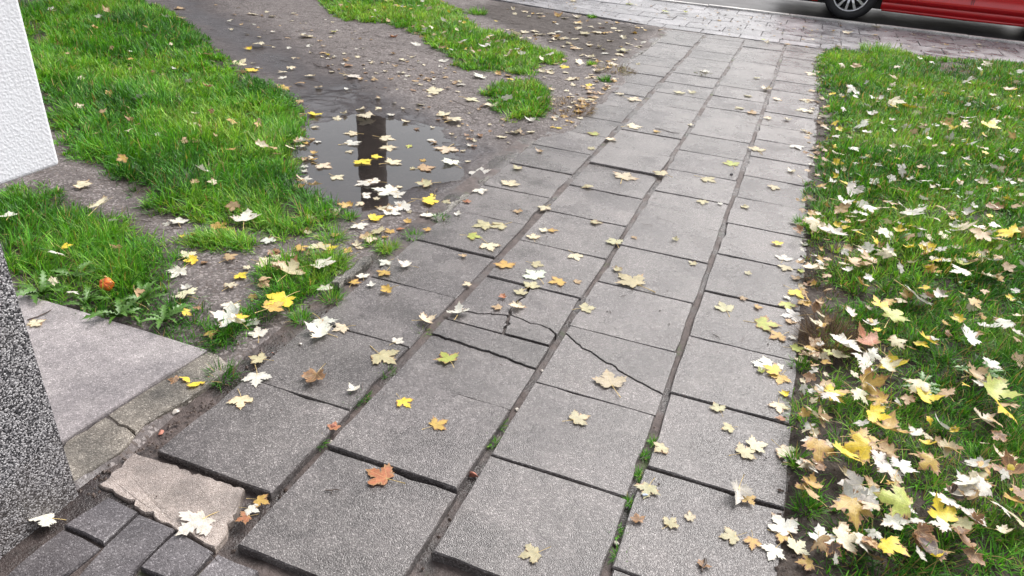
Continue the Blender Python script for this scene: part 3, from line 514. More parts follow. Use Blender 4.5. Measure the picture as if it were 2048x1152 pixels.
    (-1.738, 2.658, 0.044, 'o', 'soil'),
    (-1.724, 2.783, 0.045, 'w', 'water'),
    (-1.601, 2.855, 0.045, 'w', 'water'),
    (-1.396, 2.514, 0.041, 'r', 'soil'),
    (-0.064, 3.509, 0.051, 'p', 'slab'),
    (0.22, 3.2, 0.046, 'w', 'slab'),
    (0.213, 3.022, 0.043, 'w', 'slab'),
    (0.254, 3.01, 0.045, 'w', 'grass'),
    (0.217, 2.922, 0.042, 'g', 'slab'),
    (0.2, 2.849, 0.041, 't', 'slab'),
    (0.177, 2.662, 0.039, 'w', 'slab'),
    (0.21, 2.371, 0.035, 'w', 'slab'),
    (0.124, 2.113, 0.035, 'g', 'slab'),
    (0.278, 2.128, 0.037, 'w', 'grass'),
    (0.457, 3.565, 0.053, 'w', 'grass'),
    (0.424, 3.36, 0.05, 'c', 'grass'),
    (0.523, 3.261, 0.049, 'b', 'grass'),
    (0.375, 3.074, 0.047, 'w', 'grass'),
    (0.381, 2.896, 0.045, 'w', 'grass'),
    (0.45, 2.637, 0.041, 'c', 'grass'),
    (0.467, 2.447, 0.037, 'y', 'grass'),
    (0.648, 2.486, 0.038, 'w', 'grass'),
    (0.8, 2.596, 0.04, 't', 'grass'),
    (0.838, 2.712, 0.041, 'w', 'grass'),
    (0.832, 2.747, 0.041, 'o', 'grass'),
    (0.873, 2.958, 0.044, 't', 'grass'),
    (0.964, 2.976, 0.044, 'y', 'grass'),
    (0.708, 2.647, 0.039, 'o', 'grass'),
    (0.919, 2.609, 0.038, 't', 'grass'),
    (0.311, 2.189, 0.037, 'o', 'grass'),
    (0.783, 4.21, 0.06, 'w', 'grass'),
    (1.229, 4.468, 0.064, 'w', 'grass'),
    (0.459, 3.459, 0.051, 'b', 'grass'),
    (0.47, 2.008, 0.037, 'c', 'grass'),
    (0.544, 1.822, 0.037, 't', 'grass'),
    (0.508, 1.6, 0.037, 'w', 'grass'),
    (0.748, 1.819, 0.037, 'w', 'grass'),
    (0.519, 1.437, 0.037, 'w', 'grass'),
    (0.553, 1.452, 0.037, 'y', 'grass'),
    (-5.825, 5.179, 0.083, 't', 'grass'),
    (-5.458, 4.92, 0.079, 't', 'grass'),
    (-4.045, 4.414, 0.072, 't', 'grass'),
    (-3.583, 3.715, 0.062, 'w', 'grass'),
    (-2.915, 2.753, 0.048, 'o', 'grass'),
    (-2.552, 3.14, 0.053, 'o', 'grass'),
    (-2.852, 3.231, 0.055, 'o', 'grass'),
    (-2.627, 3.571, 0.059, 'o', 'grass'),
    (-2.513, 3.526, 0.055, 'c', 'soil'),
    (-3.515, 4.145, 0.067, 't', 'grass'),
    (-3.641, 4.452, 0.068, 'w', 'soil'),
    (-3.333, 4.336, 0.066, 'w', 'soil'),
    (-2.324, 2.461, 0.045, 'c', 'grass'),
    (-2.388, 2.424, 0.044, 't', 'grass'),
    (-5.952, 5.872, 0.087, 'c', 'soil'),
    (-2.254, 2.096, 0.038, 'w', 'soil'),
    (-2.086, 2.068, 0.038, 'o', 'soil'),
    (-1.887, 1.898, 0.035, 'b', 'soil'),
    (-1.723, 1.931, 0.035, 'c', 'soil'),
    (-1.627, 1.572, 0.037, 'b', 'grass'),
    (-2.122, 3.902, 0.059, 'c', 'soil'),
    (-2.498, 3.738, 0.057, 'c', 'soil'),
    (-2.513, 3.836, 0.059, 'c', 'soil'),
    (-1.894, 3.519, 0.054, 'g', 'water'),
    (-1.837, 3.679, 0.056, 'w', 'water'),
    (-1.603, 3.683, 0.055, 'w', 'soil'),
    (-2.124, 3.275, 0.051, 'c', 'water'),
    (-1.653, 2.965, 0.047, 'c', 'water'),
    (-1.674, 2.791, 0.045, 'c', 'water'),
    (-3.419, 4.457, 0.068, 'c', 'soil'),
    (-3.117, 4.846, 0.072, 'b', 'soil'),
    (-2.989, 4.268, 0.065, 'c', 'soil'),
    (-2.89, 5.265, 0.078, 'c', 'soil'),
    (-3.4, 6.042, 0.088, 'r', 'soil'),
    (-2.195, 4.232, 0.063, 'c', 'soil'),
    (-2.174, 4.82, 0.071, 'w', 'soil'),
    (-1.995, 5.282, 0.076, 'o', 'soil'),
    (-1.915, 6.013, 0.091, 'w', 'grass'),
    (-2.187, 5.766, 0.089, 'c', 'grass'),
    (-1.205, 3.744, 0.055, 't', 'slab'),
    (-1.442, 2.913, 0.045, 'y', 'soil'),
    (-1.368, 5.303, 0.076, 'y', 'soil'),
    (-1.181, 4.309, 0.063, 'c', 'slab'),
    (-1.72, 5.825, 0.084, 'y', 'soil'),
    (-1.868, 6.592, 0.095, 't', 'soil'),
    (-0.964, 3.961, 0.057, 'p', 'slab'),
    (-0.307, 2.962, 0.043, 'p', 'slab'),
    (-0.2, 2.778, 0.041, 'p', 'slab'),
    (0.116, 4.181, 0.059, 'c', 'slab'),
    (0.264, 2.076, 0.043, 'b', 'grass'),
    (-1.479, 2.373, 0.054, 't', 'soil'),
    (0.547, 3.191, 0.061, 'w', 'grass'),
    (0.275, 2.546, 0.05, 'b', 'grass'),
    (0.283, 2.233, 0.045, 'c', 'grass'),
    (0.586, 2.796, 0.054, 'o', 'grass'),
    (0.796, 3.518, 0.065, 'c', 'grass'),
    (0.442, 2.978, 0.056, 't', 'grass'),
    (0.747, 2.678, 0.052, 'y', 'grass'),
    (0.553, 3.164, 0.058, 'c', 'grass'),
    (-1.532, 1.798, 0.045, 't', 'soil'),
    (0.295, 2.405, 0.046, 'o', 'grass'),
    (0.297, 2.047, 0.041, 't', 'grass'),
    (0.262, 1.801, 0.038, 'c', 'grass'),
    (-1.757, 2.428, 0.054, 'o', 'soil'),
    (1.389, 7.271, 0.102, 'w', 'grass'),
    (0.273, 5.533, 0.077, 'o', 'grass'),
    (1.81, 7.472, 0.103, 'c', 'grass'),
    (-0.662, 5.611, 0.076, 'p', 'slab'),
    (-0.27, 5.762, 0.077, 'p', 'slab'),
    (0.283, 2.29, 0.044, 't', 'grass'),
    (0.286, 1.804, 0.037, 'c', 'grass'),
    (-1.526, 2.17, 0.049, 'o', 'soil'),
    (0.531, 2.737, 0.05, 'o', 'grass'),
    (0.692, 1.784, 0.038, 'y', 'grass'),
    (0.28, 1.636, 0.035, 'w', 'grass'),
    (-2.242, 7.946, 0.107, 'o', 'soil'),
    (-1.996, 7.031, 0.095, 'c', 'soil'),
    (-1.392, 7.042, 0.093, 'c', 'soil'),
    (-1.648, 6.301, 0.083, 'c', 'soil'),
    (-1.824, 5.565, 0.075, 'c', 'soil'),
    (-1.266, 5.69, 0.076, 'c', 'slab'),
    (-2.434, 7.116, 0.095, 'c', 'soil'),
    (1.162, 3.753, 0.067, 'o', 'grass'),
    (0.286, 2.483, 0.046, 'c', 'grass'),
    (0.438, 3.121, 0.055, 'w', 'grass'),
    (0.275, 1.647, 0.034, 't', 'grass'),
    (0.964, 3.689, 0.064, 'w', 'grass'),
    (0.243, 2.595, 0.047, 'o', 'grass'),
    (0.664, 2.801, 0.051, 'b', 'grass'),
    (0.78, 1.875, 0.039, 'y', 'grass'),
    (1.013, 3.279, 0.058, 't', 'grass'),
    (0.283, 2.407, 0.044, 'c', 'grass'),
    (0.366, 2.952, 0.051, 'c', 'grass'),
    (0.254, 1.864, 0.036, 'o', 'grass'),
    (0.272, 2.226, 0.041, 'c', 'grass'),
    (0.755, 2.259, 0.043, 'w', 'grass'),
    (-2.049, 2.724, 0.057, 'o', 'soil'),
    (0.308, 2.215, 0.041, 'c', 'grass'),
    (0.729, 3.449, 0.059, 'c', 'grass'),
    (0.222, 2.643, 0.046, 't', 'grass'),
    (0.545, 3.7, 0.062, 'c', 'grass'),
    (0.439, 3.321, 0.056, 'y', 'grass'),
    (0.77, 3.665, 0.061, 'c', 'grass'),
    (0.75, 3.971, 0.066, 'w', 'grass'),
    (-2.001, 2.715, 0.056, 'w', 'soil'),
    (0.271, 1.822, 0.035, 'w', 'grass'),
    (-1.589, 2.696, 0.052, 'c', 'soil'),
    (0.425, 3.147, 0.053, 'c', 'grass'),
    (0.64, 3.814, 0.063, 'w', 'grass'),
    (-1.585, 2.129, 0.045, 'b', 'soil'),
    (0.729, 3.205, 0.054, 'y', 'grass'),
    (-1.595, 2.326, 0.047, 'o', 'soil'),
    (0.872, 3.78, 0.062, 'y', 'grass'),
    (0.703, 3.332, 0.055, 'c', 'grass'),
    (-2.931, 8.138, 0.101, 'c', 'soil'),
    (-2.447, 8.101, 0.101, 'c', 'soil'),
    (-2.35, 8.249, 0.103, 'c', 'soil'),
    (-1.829, 7.488, 0.092, 'o', 'soil'),
    (-2.169, 6.975, 0.086, 'o', 'soil'),
    (-1.99, 6.803, 0.084, 'p', 'soil'),
    (-1.847, 6.658, 0.082, 'c', 'soil'),
    (-1.806, 6.85, 0.084, 'c', 'soil'),
    (-1.44, 5.536, 0.068, 'c', 'soil'),
    (-2.701, 9.253, 0.116, 'c', 'soil'),
    (-2.233, 7.24, 0.09, 'w', 'soil'),
    (0.266, 2.438, 0.042, 'c', 'grass'),
    (0.35, 4.346, 0.068, 'y', 'grass'),
    (0.754, 3.291, 0.054, 'w', 'grass'),
    (0.695, 3.494, 0.056, 'w', 'grass'),
    (0.549, 4.023, 0.063, 't', 'grass'),
    (0.676, 3.493, 0.056, 'c', 'grass'),
    (0.673, 1.779, 0.034, 'c', 'grass'),
    (0.701, 3.117, 0.051, 'y', 'grass'),
    (0.946, 3.113, 0.051, 'o', 'grass'),
    (1.03, 3.56, 0.058, 'o', 'grass'),
    (0.972, 3.325, 0.054, 'w', 'grass'),
    (-1.474, 2.224, 0.043, 'o', 'soil'),
    (0.306, 2.834, 0.046, 't', 'grass'),
    (-1.248, 2.027, 0.035, 'w', 'slab'),
    (-1.051, 2.395, 0.035, 't', 'slab'),
    (-1.458, 2.706, 0.036, 'c', 'soil'),
    (-1.411, 2.411, 0.035, 'o', 'soil'),
    (0.167, 3.424, 0.04, 'w', 'slab'),
    (0.423, 3.546, 0.044, 'w', 'grass'),
    (0.606, 3.748, 0.045, 'y', 'grass'),
    (0.475, 3.06, 0.038, 'y', 'grass'),
    (0.69, 3.225, 0.04, 'o', 'grass'),
    (0.798, 2.934, 0.037, 'o', 'grass'),
    (0.95, 4.307, 0.052, 'c', 'grass'),
    (0.986, 4.02, 0.048, 'w', 'grass'),
    (1.137, 4.204, 0.051, 'c', 'grass'),
    (0.556, 3.513, 0.044, 'p', 'grass'),
    (0.425, 1.475, 0.037, 'w', 'grass'),
    (-6.235, 4.972, 0.067, 'w', 'grass'),
    (-5.602, 4.895, 0.066, 'w', 'grass'),
    (-3.043, 2.881, 0.042, 'w', 'grass'),
    (-2.825, 2.839, 0.042, 't', 'grass'),
    (-2.717, 3.281, 0.046, 'o', 'grass'),
    (-3.759, 4.565, 0.057, 'c', 'soil'),
    (-3.502, 5.092, 0.063, 't', 'soil'),
    (-4.953, 5.747, 0.071, 'w', 'soil'),
    (-4.752, 6.107, 0.075, 'p', 'soil'),
    (-2.115, 2.034, 0.035, 'y', 'soil'),
    (-1.873, 2.019, 0.035, 'w', 'soil'),
    (-1.727, 3.36, 0.044, 'o', 'water'),
    (-1.718, 3.229, 0.041, 'p', 'water'),
    (-2.434, 4.839, 0.06, 'b', 'soil'),
    (-2.882, 5.422, 0.066, 'c', 'soil'),
    (-2.08, 5.284, 0.064, 'o', 'soil'),
    (-2.701, 6.89, 0.084, 'c', 'soil'),
    (-2.729, 6.081, 0.077, 'w', 'grass'),
    (-3.27, 6.787, 0.086, 'w', 'grass'),
    (-1.501, 4.581, 0.059, 'w', 'grass'),
    (-1.23, 4.622, 0.056, 'o', 'slab'),
    (-3.698, 7.34, 0.094, 'c', 'grass'),
    (-0.695, 4.481, 0.053, 'o', 'slab'),
    (-0.471, 2.901, 0.037, 't', 'slab'),
    (0.019, 2.803, 0.035, 'p', 'slab'),
    (-0.085, 5.217, 0.06, 'c', 'slab'),
    (0.041, 5.254, 0.061, 'c', 'slab'),
    (0.219, 4.353, 0.051, 'w', 'slab'),
    (0.785, 6.94, 0.085, 't', 'grass'),
    (0.331, 5.123, 0.062, 'y', 'grass'),
    (0.777, 5.347, 0.065, 'w', 'grass'),
    (1.164, 5.653, 0.068, 'w', 'grass'),
    (1.689, 8.293, 0.103, 'p', 'grass'),
    (1.111, 5.911, 0.071, 'w', 'grass'),
    (0.468, 9.433, 0.115, 'c', 'walk'),
    (0.792, 10.179, 0.125, 'c', 'walk'),
    (-1.563, 9.258, 0.112, 'g', 'soil'),
    (-2.076, 9.582, 0.118, 'g', 'soil'),
    (0.385, 3.141, 0.05, 't', 'grass'),
    (-2.362, 3.149, 0.06, 't', 'soil'),
    (0.663, 1.625, 0.032, 'b', 'grass'),
    (0.659, 2.891, 0.047, 'y', 'grass'),
    (0.276, 2.567, 0.042, 'b', 'grass'),
    (0.251, 2.005, 0.035, 'w', 'grass'),
    (0.602, 3.442, 0.053, 'y', 'grass'),
    (0.239, 2.365, 0.039, 'c', 'grass'),
    (0.728, 1.957, 0.035, 'c', 'grass'),
    (0.342, 4.538, 0.067, 'c', 'grass'),
    (0.616, 4.198, 0.063, 'w', 'grass'),
    (0.182, 3.233, 0.05, 'b', 'grass'),
    (0.378, 3.984, 0.06, 'y', 'grass'),
    (0.942, 3.878, 0.059, 'w', 'grass'),
    (0.38, 3.451, 0.052, 'w', 'grass'),
    (0.294, 2.024, 0.034, 'w', 'grass'),
    (0.437, 4.623, 0.068, 'w', 'grass'),
    (1.01, 3.673, 0.057, 'w', 'grass'),
    (0.862, 3.69, 0.055, 'w', 'grass'),
    (1.029, 3.738, 0.057, 'w', 'grass'),
    (-1.853, 2.42, 0.046, 't', 'soil'),
    (0.582, 3.042, 0.046, 'w', 'grass'),
    (-2.745, 8.126, 0.093, 'c', 'soil'),
    (-1.832, 7.854, 0.089, 'c', 'soil'),
    (-1.61, 7.328, 0.084, 'c', 'soil'),
    (-1.68, 7.119, 0.08, 'c', 'soil'),
    (-1.695, 6.78, 0.076, 'c', 'soil'),
    (-1.94, 5.877, 0.07, 'c', 'grass'),
    (-1.946, 5.198, 0.06, 'y', 'soil'),
    (-2.326, 2.921, 0.054, 't', 'grass'),
    (0.324, 1.783, 0.031, 'c', 'grass'),
    (0.728, 3.109, 0.047, 'o', 'grass'),
    (0.27, 2.108, 0.034, 'w', 'grass'),
    (0.325, 4.024, 0.057, 'w', 'grass'),
    (0.728, 3.791, 0.055, 'w', 'grass'),
    (0.254, 2.236, 0.035, 'c', 'grass'),
    (-2.015, 2.685, 0.048, 't', 'soil'),
    (0.677, 4.327, 0.061, 'w', 'grass'),
    (0.57, 3.926, 0.056, 'w', 'grass'),
    (-2.807, 2.891, 0.056, 't', 'grass'),
    (1.166, 4.191, 0.06, 'y', 'grass'),
    (-2.528, 3.422, 0.059, 'c', 'soil'),
    (-1.733, 2.313, 0.042, 'b', 'soil'),
    (1.024, 3.625, 0.053, 'w', 'grass'),
    (0.265, 1.669, 0.028, 't', 'grass'),
    (-1.652, 2.284, 0.041, 'b', 'soil'),
    (0.394, 2.146, 0.034, 'c', 'grass'),
    (0.24, 2.565, 0.038, 'o', 'grass'),
    (-1.642, 2.093, 0.039, 'c', 'soil'),
    (1.001, 4.221, 0.059, 'w', 'grass'),
    (0.281, 3.009, 0.043, 'o', 'grass'),
    (0.282, 1.977, 0.031, 'c', 'grass'),
    (-2.551, 2.862, 0.053, 'o', 'grass'),
    (0.634, 3.119, 0.045, 'c', 'grass'),
    (-1.802, 2.447, 0.043, 'c', 'soil'),
    (0.53, 4.136, 0.056, 'w', 'grass'),
    (-2.446, 3.308, 0.056, 't', 'soil'),
    (1.185, 4.735, 0.065, 'w', 'grass'),
    (0.456, 2.515, 0.037, 'o', 'grass'),
    (0.251, 2.207, 0.033, 'c', 'grass'),
    (0.427, 4.042, 0.055, 'w', 'grass'),
    (0.205, 2.906, 0.041, 't', 'grass'),
    (1.188, 4.105, 0.057, 't', 'grass'),
    (0.735, 4.9, 0.065, 'w', 'grass'),
    (0.234, 3.494, 0.048, 'o', 'grass'),
    (0.806, 5.246, 0.069, 't', 'grass'),
    (0.28, 2.583, 0.037, 't', 'grass'),
    (0.449, 3.487, 0.047, 'c', 'grass'),
    (0.708, 3.287, 0.045, 'c', 'grass'),
    (0.719, 2.254, 0.034, 'y', 'grass'),
    (0.23, 2.572, 0.036, 'c', 'grass'),
    (0.311, 2.607, 0.037, 'o', 'grass'),
    (0.458, 3.964, 0.053, 'w', 'grass'),
    (0.592, 2.006, 0.031, 'y', 'grass'),
    (0.246, 2.739, 0.038, 'b', 'grass'),
    (-1.756, 2.578, 0.042, 'c', 'soil'),
    (-2.041, 7.724, 0.08, 'c', 'soil'),
    (-1.951, 7.828, 0.081, 'r', 'soil'),
    (0.718, 7.114, 0.074, 'w', 'grass'),
    (0.844, 7.441, 0.079, 'c', 'grass'),
    (0.583, 6.029, 0.063, 'w', 'grass'),
    (0.644, 6.07, 0.063, 'w', 'grass'),
    (1.48, 6.1, 0.063, 'o', 'grass'),
    (1.417, 6.251, 0.065, 't', 'grass'),
    (1.508, 7.26, 0.075, 't', 'grass'),
    (0.249, 5.483, 0.054, 't', 'slab'),
    (0.152, 5.039, 0.05, 'c', 'slab'),
    (0.188, 5.653, 0.056, 'c', 'slab'),
    (-0.264, 6.405, 0.063, 'p', 'slab'),
    (-2.413, 3.305, 0.053, 'o', 'soil'),
    (0.79, 4.524, 0.059, 't', 'grass'),
    (1.282, 5.01, 0.066, 'w', 'grass'),
    (-1.709, 2.097, 0.037, 't', 'soil'),
    (0.308, 2.676, 0.037, 't', 'grass'),
    (0.615, 3.526, 0.047, 'w', 'grass'),
    (0.277, 2.137, 0.031, 't', 'grass'),
    (0.288, 2.235, 0.032, 'b', 'grass'),
    (0.342, 3.371, 0.045, 'y', 'grass'),
    (0.66, 3.569, 0.047, 'y', 'grass'),
    (0.281, 2.577, 0.036, 't', 'grass'),
    (0.387, 3.441, 0.045, 'o', 'grass'),
    (1.152, 4.38, 0.057, 'y', 'grass'),
    (1.176, 5.051, 0.065, 'c', 'grass'),
    (0.38, 3.374, 0.044, 'y', 'grass'),
    (1.376, 5.193, 0.067, 'w', 'grass'),
    (-1.573, 2.728, 0.041, 't', 'soil'),
    (0.275, 2.02, 0.029, 'w', 'grass'),
    (0.835, 4.583, 0.058, 'c', 'grass'),
    (1.089, 4.377, 0.057, 'c', 'grass'),
    (0.833, 3.398, 0.045, 'c', 'grass'),
    (1.024, 5.231, 0.066, 'w', 'grass'),
    (-2.048, 2.677, 0.043, 't', 'soil'),
    (1.138, 5.198, 0.065, 'w', 'grass'),
    (0.232, 3.654, 0.047, 'w', 'grass'),
    (0.243, 2.786, 0.037, 'b', 'grass'),
    (0.58, 5.643, 0.069, 'w', 'grass'),
    (0.273, 2.915, 0.038, 't', 'grass'),
    (0.215, 2.676, 0.036, 'c', 'grass'),
    (0.268, 3.859, 0.048, 'o', 'grass'),
    (0.489, 4.523, 0.056, 'w', 'grass'),
    (0.549, 5.521, 0.067, 'w', 'grass'),
    (-2.206, 3.065, 0.047, 'o', 'soil'),
    (0.725, 3.213, 0.042, 'c', 'grass'),
    (1.023, 3.829, 0.049, 't', 'grass'),
    (-1.198, 4.499, 0.057, 'c', 'soil'),
    (0.514, 4.99, 0.061, 'w', 'grass'),
    (1.266, 4.834, 0.06, 'w', 'grass'),
    (0.268, 1.885, 0.027, 't', 'grass'),
    (0.825, 2.746, 0.037, 'b', 'grass'),
    (1.062, 5.71, 0.069, 't', 'grass'),
    (0.861, 5.379, 0.065, 'c', 'grass'),
    (0.558, 4.404, 0.054, 'w', 'grass'),
    (-0.79, 2.167, 0.035, 'r', 'slab'),
    (-0.936, 1.306, 0.035, 'r', 'slab'),
    (0.069, 1.26, 0.035, 'b', 'slab'),
    (0.023, 2.576, 0.035, 't', 'slab'),
    (-0.18, 3.491, 0.035, 'w', 'slab'),
    (1.134, 4.332, 0.041, 'c', 'grass'),
    (0.524, 1.551, 0.037, 'w', 'grass'),
    (0.341, 1.362, 0.037, 'w', 'grass'),
    (-4.668, 5.723, 0.056, 'w', 'soil'),
    (-3.745, 5.26, 0.051, 'w', 'soil'),
    (-3.424, 5.039, 0.05, 'y', 'soil'),
    (-2.8, 4.32, 0.044, 'w', 'soil'),
    (-3.21, 5.13, 0.05, 'c', 'soil'),
    (-3.215, 6.297, 0.064, 'w', 'grass'),
    (-0.529, 4.752, 0.045, 'c', 'slab'),
    (0.973, 5.579, 0.067, 'w', 'grass'),
    (-2.355, 3.318, 0.05, 'w', 'soil'),
    (0.238, 4.611, 0.055, 't', 'soil'),
    (0.87, 5.805, 0.069, 'c', 'grass'),
    (1.148, 5.605, 0.068, 'o', 'grass'),
    (-3.013, 3.118, 0.052, 'c', 'grass'),
    (0.339, 4.078, 0.049, 'y', 'grass'),
    (0.978, 3.335, 0.043, 't', 'grass'),
    (-3.689, 2.98, 0.056, 'c', 'grass'),
    (1.412, 5.525, 0.067, 'o', 'grass'),
    (0.854, 3.621, 0.045, 'w', 'grass'),
    (-2.265, 3.155, 0.047, 'o', 'soil'),
    (0.422, 5.234, 0.061, 'o', 'grass'),
    (0.52, 3.362, 0.041, 'w', 'grass'),
    (0.707, 2.572, 0.034, 'b', 'grass'),
    (0.467, 3.041, 0.038, 'c', 'grass'),
    (0.963, 4.106, 0.05, 'w', 'grass'),
    (-3.225, 2.934, 0.051, 't', 'grass'),
    (0.68, 4.437, 0.053, 'w', 'grass'),
    (0.259, 2.713, 0.034, 'o', 'grass'),
    (0.883, 5.274, 0.062, 'w', 'grass'),
    (-1.616, 3.863, 0.049, 'b', 'soil'),
    (0.18, 5.025, 0.058, 'o', 'soil'),
    (-3.118, 8.282, 0.078, 'c', 'soil'),
    (-1.718, 7.678, 0.071, 'c', 'soil'),
    (-1.378, 7.196, 0.067, 'w', 'soil'),
    (-1.554, 6.105, 0.056, 'c', 'soil'),
    (-1.802, 6.08, 0.056, 'o', 'soil'),
    (-1.613, 8.018, 0.074, 'o', 'soil'),
    (-2.979, 7.969, 0.075, 'c', 'soil'),
    (1.374, 5.883, 0.069, 'c', 'grass'),
    (0.453, 4.154, 0.049, 'w', 'grass'),
    (0.747, 4.237, 0.05, 'w', 'grass'),
    (-1.313, 4.67, 0.056, 'c', 'soil'),
    (0.319, 1.724, 0.024, 't', 'grass'),
    (-1.517, 1.885, 0.031, 't', 'soil'),
    (-1.548, 2.121, 0.033, 'o', 'soil'),
    (0.206, 3.07, 0.037, 'w', 'grass'),
    (-2.963, 3.784, 0.055, 'w', 'soil'),
    (0.282, 3.362, 0.04, 'c', 'grass'),
    (0.838, 3.253, 0.04, 'w', 'grass'),
    (-3.075, 3.201, 0.051, 'c', 'grass'),
    (-1.302, 4.876, 0.057, 'o', 'soil'),
    (1.11, 5.955, 0.068, 'w', 'grass'),
    (0.25, 5.302, 0.06, 't', 'soil'),
    (-1.286, 4.451, 0.053, 'o', 'soil'),
    (1.025, 3.521, 0.042, 'c', 'grass'),
    (-3.51, 3.132, 0.053, 't', 'grass'),
    (0.312, 2.466, 0.031, 't', 'grass'),
    (-3.342, 2.99, 0.051, 'b', 'grass'),
    (1.087, 4.029, 0.047, 'c', 'grass'),
    (0.721, 5.832, 0.065, 'y', 'grass'),
    (0.283, 1.662, 0.023, 'w', 'grass'),
    (-1.235, 5.134, 0.059, 't', 'soil'),
    (-3.796, 3.287, 0.056, 'o', 'grass'),
    (-1.235, 5.003, 0.057, 't', 'soil'),
    (-1.804, 3.648, 0.046, 't', 'soil'),
    (-3.626, 3.374, 0.055, 'o', 'grass'),
    (1.245, 4.319, 0.05, 'c', 'grass'),
    (-3.174, 2.822, 0.047, 'c', 'grass'),
    (-1.22, 4.604, 0.053, 'b', 'soil'),
    (0.415, 4.832, 0.053, 'c', 'grass'),
    (-2.805, 3.657, 0.051, 't', 'soil'),
    (0.302, 1.743, 0.023, 't', 'grass'),
    (0.265, 5.478, 0.06, 'c', 'soil'),
    (-1.599, 4.185, 0.049, 't', 'soil'),
    (-1.488, 3.989, 0.047, 'c', 'soil'),
    (0.338, 4.848, 0.053, 'w', 'grass'),
    (0.277, 3.84, 0.043, 'c', 'grass'),
    (0.281, 2.964, 0.034, 'w', 'grass'),
    (-1.271, 4.705, 0.053, 'o', 'soil'),
    (0.71, 5.873, 0.063, 'w', 'grass'),
    (-4.18, 3.429, 0.058, 'c', 'grass'),
    (0.431, 3.733, 0.042, 'y', 'grass'),
    (-3.519, 2.984, 0.05, 't', 'grass'),
    (0.841, 4.988, 0.054, 'y', 'grass'),
    (-1.443, 2.267, 0.031, 'c', 'soil'),
    (0.886, 5.475, 0.059, 't', 'grass'),
    (0.311, 6.008, 0.064, 'y', 'grass'),
    (0.253, 4.721, 0.051, 't', 'soil'),
    (0.551, 5.801, 0.062, 'w', 'grass'),
    (0.994, 3.043, 0.036, 'w', 'grass'),
    (-1.302, 5.114, 0.056, 't', 'soil'),
    (-1.476, 5.257, 0.058, 'c', 'soil'),
    (0.287, 5.62, 0.06, 'b', 'soil'),
    (-2.002, 3.816, 0.047, 'b', 'soil'),
    (0.473, 6.032, 0.052, 'w', 'grass'),
    (0.67, 5.279, 0.045, 'w', 'grass'),
    (0.717, 8.597, 0.073, 'o', 'walk'),
    (0.383, 7.157, 0.063, 'c', 'grass'),
    (0.352, 8.167, 0.073, 'c', 'grass'),
    (-1.221, 6.286, 0.052, 'p', 'slab'),
    (-0.308, 8.14, 0.069, 'c', 'slab'),
    (-0.115, 8.186, 0.07, 'o', 'slab'),
    (-0.356, 8.291, 0.07, 'g', 'soil'),
    (-1.355, 9.396, 0.081, 'g', 'soil'),
    (1.061, 4.843, 0.053, 'w', 'grass'),
    (-2.188, 2.96, 0.04, 'w', 'soil'),
    (0.521, 5.348, 0.057, 'c', 'grass'),
    (0.698, 3.474, 0.039, 'w', 'grass'),
    (-1.26, 4.683, 0.052, 't', 'soil'),
    (-2.381, 4.024, 0.05, 'c', 'soil'),
    (-1.714, 2.304, 0.032, 'c', 'soil'),
    (-2.154, 2.91, 0.04, 'w', 'soil'),
    (0.34, 3.303, 0.037, 'c', 'grass'),
    (0.579, 5.547, 0.059, 'w', 'grass'),
    (0.922, 5.95, 0.063, 'c', 'grass'),
    (0.89, 6.058, 0.064, 'w', 'grass'),
    (0.284, 4.402, 0.047, 'b', 'grass'),
    (0.016, 1.393, 0.035, 'c', 'slab'),
    (-1.411, 5.579, 0.06, 't', 'soil'),
    (-1.57, 3.679, 0.043, 'b', 'soil'),
    (-2.373, 3.205, 0.043, 'c', 'soil'),
    (0.985, 2.757, 0.033, 'o', 'grass'),
    (1.072, 4.386, 0.048, 'c', 'grass'),
    (0.885, 4.216, 0.046, 'c', 'grass'),
    (-1.533, 2.66, 0.034, 't', 'soil'),
    (-1.633, 3.789, 0.044, 'b', 'soil'),
    (-1.735, 2.546, 0.034, 't', 'soil'),
    (0.182, 4.911, 0.051, 't', 'soil'),
    (-1.326, 4.368, 0.048, 't', 'soil'),
    (-1.53, 6.122, 0.065, 'o', 'soil'),
    (-2.391, 3.259, 0.043, 'o', 'soil'),
    (1.327, 6.571, 0.069, 'o', 'grass'),
    (0.356, 5.027, 0.052, 'y', 'grass'),
    (0.63, 3.465, 0.038, 'c', 'grass'),
    (-2.217, 4.694, 0.054, 't', 'soil'),
    (-1.514, 2.731, 0.034, 't', 'soil'),
    (1.176, 4.991, 0.053, 'y', 'grass'),
    (0.649, 5.983, 0.062, 'c', 'grass'),
    (-2.83, 8.626, 0.072, 'y', 'soil'),
    (-2.399, 7.698, 0.063, 'w', 'soil'),
    (-1.906, 5.744, 0.048, 'o', 'soil'),
    (1.098, 4.459, 0.048, 'w', 'grass'),
    (-2.653, 4.658, 0.055, 't', 'soil'),
    (0.253, 1.889, 0.023, 'c', 'grass'),
    (0.276, 5.217, 0.054, 't', 'soil'),
    (-1.388, 5.946, 0.062, 'o', 'soil'),
    (0.722, 4.288, 0.045, 'w', 'grass'),
    (0.305, 2.97, 0.032, 't', 'grass'),
    (-2.255, 3.044, 0.04, 't', 'soil'),
    (0.864, 3.817, 0.041, 't', 'grass'),
    (-3.306, 2.723, 0.044, 't', 'grass'),
    (-1.648, 5.629, 0.059, 'c', 'soil'),
    (0.219, 3.699, 0.039, 'b', 'grass'),
    (-2.502, 4.743, 0.054, 't', 'soil'),
    (0.199, 3.353, 0.036, 'c', 'grass'),
    (-1.51, 5.472, 0.057, 't', 'soil'),
    (-2.439, 3.301, 0.042, 'w', 'soil'),
    (-1.461, 5.055, 0.053, 'c', 'soil'),
    (-1.662, 2.283, 0.03, 't', 'soil'),
    (0.689, 5.429, 0.055, 'w', 'grass'),
    (0.289, 2.287, 0.026, 'w', 'grass'),
